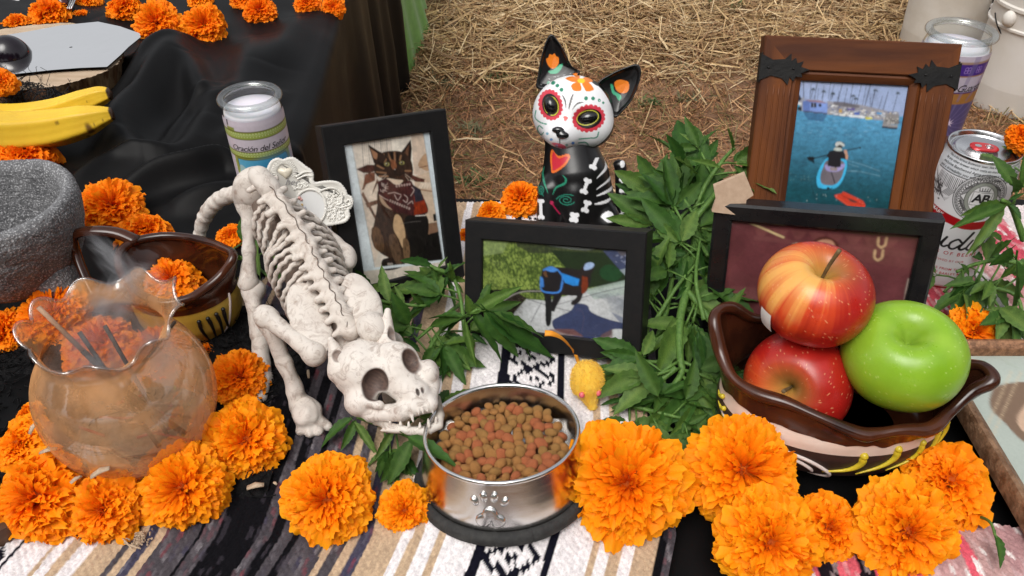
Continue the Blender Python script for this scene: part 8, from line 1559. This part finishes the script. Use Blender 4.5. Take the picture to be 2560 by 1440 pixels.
# ------------------------------------------------------------------ white ceramic keepsake
def plaque():
    V = View(770, 490, .722); X = lambda z: (530+z[0]/3.6, 180+z[1]/3.6)
    cm = mat('white_bisque', (.70, .68, .63), (.64, .62, .57), scale=30, rough=.55, bump=.1, bscale=200); o = thing('ceramic_plaque', 'ivory ceramic keepsake plaque with scalloped wings and a pearly heart, behind the skeleton', 'plaque', V(np.array([770.]), np.array([640.]))[0])
    pts = [X(p) for p in [(490, 940), (515, 870), (545, 815), (600, 785), (650, 796), (690, 778), (740, 775), (790, 805), (850, 850), (895, 880), (915, 920), (920, 985), (1000, 975), (1080, 970), (1150, 990), (1200, 1050), (1215, 1090), (1255, 1112), (1268, 1165), (1250, 1215), (1230, 1235), (1238, 1290), (1200, 1345), (1110, 1372), (1000, 1392), (960, 1405)]]+[(800, 590), (795, 640), (700, 645), (660, 600), (640, 540), (650, 480)]
    q = spline_closed(pts, 260); tang = nrm(np.roll(q, -1, 0)-np.roll(q, 1, 0)); nm = np.stack([-tang[:, 1], tang[:, 0]], 1); cen = q.mean(0); nm *= np.sign(((cen-q)*nm).sum(1).mean()); L = np.cumsum(np.linalg.norm(np.roll(q, -1, 0)-q, axis=1)); sc = 1.1*np.sin(L*.9)
    ring = lambda inset, w: np.stack([*(q+nm*np.broadcast_to(inset, (260,))[:, None]).T, np.full(260, float(w))], 1); A = np.array([ring(4, -22), ring(0, -18), ring(sc*.6, 0), ring(1.5+sc, 3), ring(5+sc*.6, 3.5), ring(8, 2), ring(11, 0)]); g = Geo().grid(V(A[..., 0], A[..., 1], A[..., 2]), cu=True)
    g.f.append(tuple(range(260))[::-1]); g.f.append(tuple(range(6*260, 7*260))); obj('plate', g, cm, o)
    t = np.linspace(0, 2*math.pi, 60); oc = X((875, 1215)); p = np.stack([oc[0]+38*np.cos(t)+3, oc[1]+44*np.sin(t), np.full(60, 2.)], 1); obj('oval_moulding', Geo().tube(V(*p.T), 3.4*V.k, 8), cm, o); p = np.stack([oc[0]+43*np.cos(t)+3, oc[1]+49*np.sin(t), np.full(60, 1.)], 1)
    fl = mat('glazed_white', (.66, .66, .65), rough=.2); s_ = np.linspace(.03, 1, 4)[:, None]; A = np.stack([oc[0]+3+36*s_*np.cos(t), oc[1]+42*s_*np.sin(t), 1.2+0*s_*t], -1); obj('oval_ground', Geo().grid(V(A[..., 0], A[..., 1], A[..., 2])), fl, o)
    def puff(name, items, m):
        g = Geo()
        for x, y, r_, w in items:
            c = V(np.array([530+x/3.6]), np.array([180+y/3.6]), np.array([float(w)]))[0]; g.ell(c, np.array([r_, r_, r_*.6])*V.k/3.6, 10, 7, ax=np.stack([V.r, V.u, V.t]))
        obj(name, g, m, o)
    r = np.random.default_rng(3); it = []
    for i in range(150):
        x, y = r.uniform(1015, 1215), r.uniform(1060, 1350)
        if ((x-1100)/105)**2+((y-1200)/150)**2 < 1 and ((x-885)/150)**2+((y-1215)/175)**2 > 1.0: it.append((x, y, r.uniform(8, 15), 1))
    for i in range(60): x = r.uniform(735, 860); it.append((x, 1045-.25*(x-735)+r.uniform(-22, 22), r.uniform(7, 12), 2))
    puff('floral_relief', it, cm)
    for pth in ([(1090, 1170), (1120, 1190), (1160, 1165), (1160, 1120)], [(1100, 1200), (1140, 1215), (1200, 1200), (1240, 1180), (1225, 1140), (1195, 1160)], [(945, 1085), (1010, 1050), (1090, 1040), (1150, 1080), (1170, 1130)], [(760, 950), (830, 905), (900, 900)], [(770, 970), (840, 935), (908, 940)]):
        p = spline(np.array([(*X(a), 2.5) for a in pth]), 24); obj('scroll_relief', Geo().tube(V(*p.T), 2.6*V.k, 7), cm, o)
    g = Geo()
    for i in range(26): a = math.radians(150+i*9.6); x0, y0 = 660+62*math.cos(a), 905+62*math.sin(a); x1, y1 = 660+112*math.cos(a), 905+108*math.sin(a); p = spline(np.array([(*X((x0, y0)), 0.5), (*X((x1, y1)), .5)]), 4); g.tube(V(*p.T), 1.5*V.k, 6)
    obj('fluting', g, cm, o)
    pm = mat('pearl', (.62, .55, .42), (.7, .64, .52), scale=30, rough=.16, coat=.6); hx = spline_closed([(665, 880), (690, 872), (722, 880), (726, 910), (700, 950), (675, 970), (650, 950), (612, 920), (606, 890), (635, 875)], 60); cen = hx.mean(0); A = np.array([[(*X(cen+(p-cen)*s), w) for p in hx] for s, w in ((1, 0), (.97, 3.5), (.8, 7), (.5, 9.5), (.05, 10.5))]); obj('pearl_heart', Geo().grid(V(A[..., 0], A[..., 1], A[..., 2]), cu=True), pm, o)
    v, f = letters('her', 24, .35); an = math.radians(-3); obj('lettering', Geo().add(V(731+v[:, 0], 457-v[:, 1], 4.5+0*v[:, 0]), f), M['ink_grey'], o, smooth=False)
    for nm_, its, col in (('painted_rose', [(790, 1135, 16, 4), (806, 1150, 12, 4)], (.62, .33, .30)), ('painted_bud', [(812, 1195, 11, 4), (800, 1205, 8, 4)], (.6, .42, .2)), ('painted_leaf', [(835, 1225, 14, 4), (880, 1275, 16, 4), (905, 1285, 12, 4), (850, 1245, 9, 4)], (.42, .42, .48)), ('painted_dark_dome', [(930, 1335, 26, 2), (945, 1355, 22, 2)], (.04, .045, .045))): puff(nm_, its, mat(nm_, col, rough=.4))
plaque()

# ------------------------------------------------------------------ toy mouse
def mouse():
    V = View(1470, 955, depth(P(1470, 985, .014))); fm = mat('yellow_fur', (.92, .58, .05), (.95, .68, .10), scale=120, rough=.9, sheen=.3, trans=.3); o = thing('toy_mouse', 'yellow furry toy mouse with pink eyes and an orange ribbon tail on the blanket', 'toy mouse', P(1470, 985, .001))
    def f_(u): return smin(sd_ell(u, (1468, 945, 0), (40, 44, 36)), sd_cap(u, (1470, 970, 4), (1480, 1012, -2), 34, 13), 18)
    v, f = nets(f_, (1415, 885, -50), (1525, 1040, 50), 2.4); W = V(v[:, 0], v[:, 1], v[:, 2]); obj('body', Geo().add(W, f.tolist()), fm, o)
    g = Geo(); r = np.random.default_rng(5); idx = r.integers(0, len(v), 5200); cc = np.array([1468, 950, 0.]); n_ = nrm(v-cc); n_[v[:, 1] > 985] = nrm(v-np.array([1474, 985, 0]))[v[:, 1] > 985]; Vv, Ff = [], []
    for j, i in enumerate(idx):
        d = n_[i]*.75+np.array([0, .55, 0])+r.normal(0, .28, 3); L = r.uniform(3.5, 8)*(1 if v[i, 1] < 985 else .55); a = v[i]; b = a+nrm(d)*L; s_ = r.normal(0, .55, 3); Vv += [a-s_, a+s_, b]; Ff.append((3*j, 3*j+1, 3*j+2))
    Vv = np.array(Vv); obj('fur', Geo().add(V(Vv[:, 0], Vv[:, 1], Vv[:, 2]), Ff), fm, o, kind='stuff')
    pk = mat('pink_bead', (.72, .10, .13), (.8, .2, .22), scale=100, rough=.35)
    for x, y, w in ((1455, 986, 30), (1495, 981, 22)): u = Geo().ell((x, y, w), (7.5, 8.5, 6), 16, 10); W = u.verts(); obj('eye', Geo().add(V(W[:, 0], W[:, 1], W[:, 2]), u.f), pk, o)
    tm = mat('orange_ribbon', (.75, .27, .015), (.8, .33, .03), scale=90, rough=.6); q = spline([V(np.array([1448.]), np.array([912.]), np.array([5.]))[0], PY(1438, 885, .525), PY(1420, 860, .515), PY(1400, 842, .508), PY(1380, 834, .505), PY(1362, 833, .505)], 24); obj('tail', Geo().tube(q, np.interp(np.linspace(0, 1, 24), [0, .5, .75, 1], [.0016, .0018, .0026, .0030]), 8, flat=.35, up=(0, -.4, .9)), tm, o)
mouse()
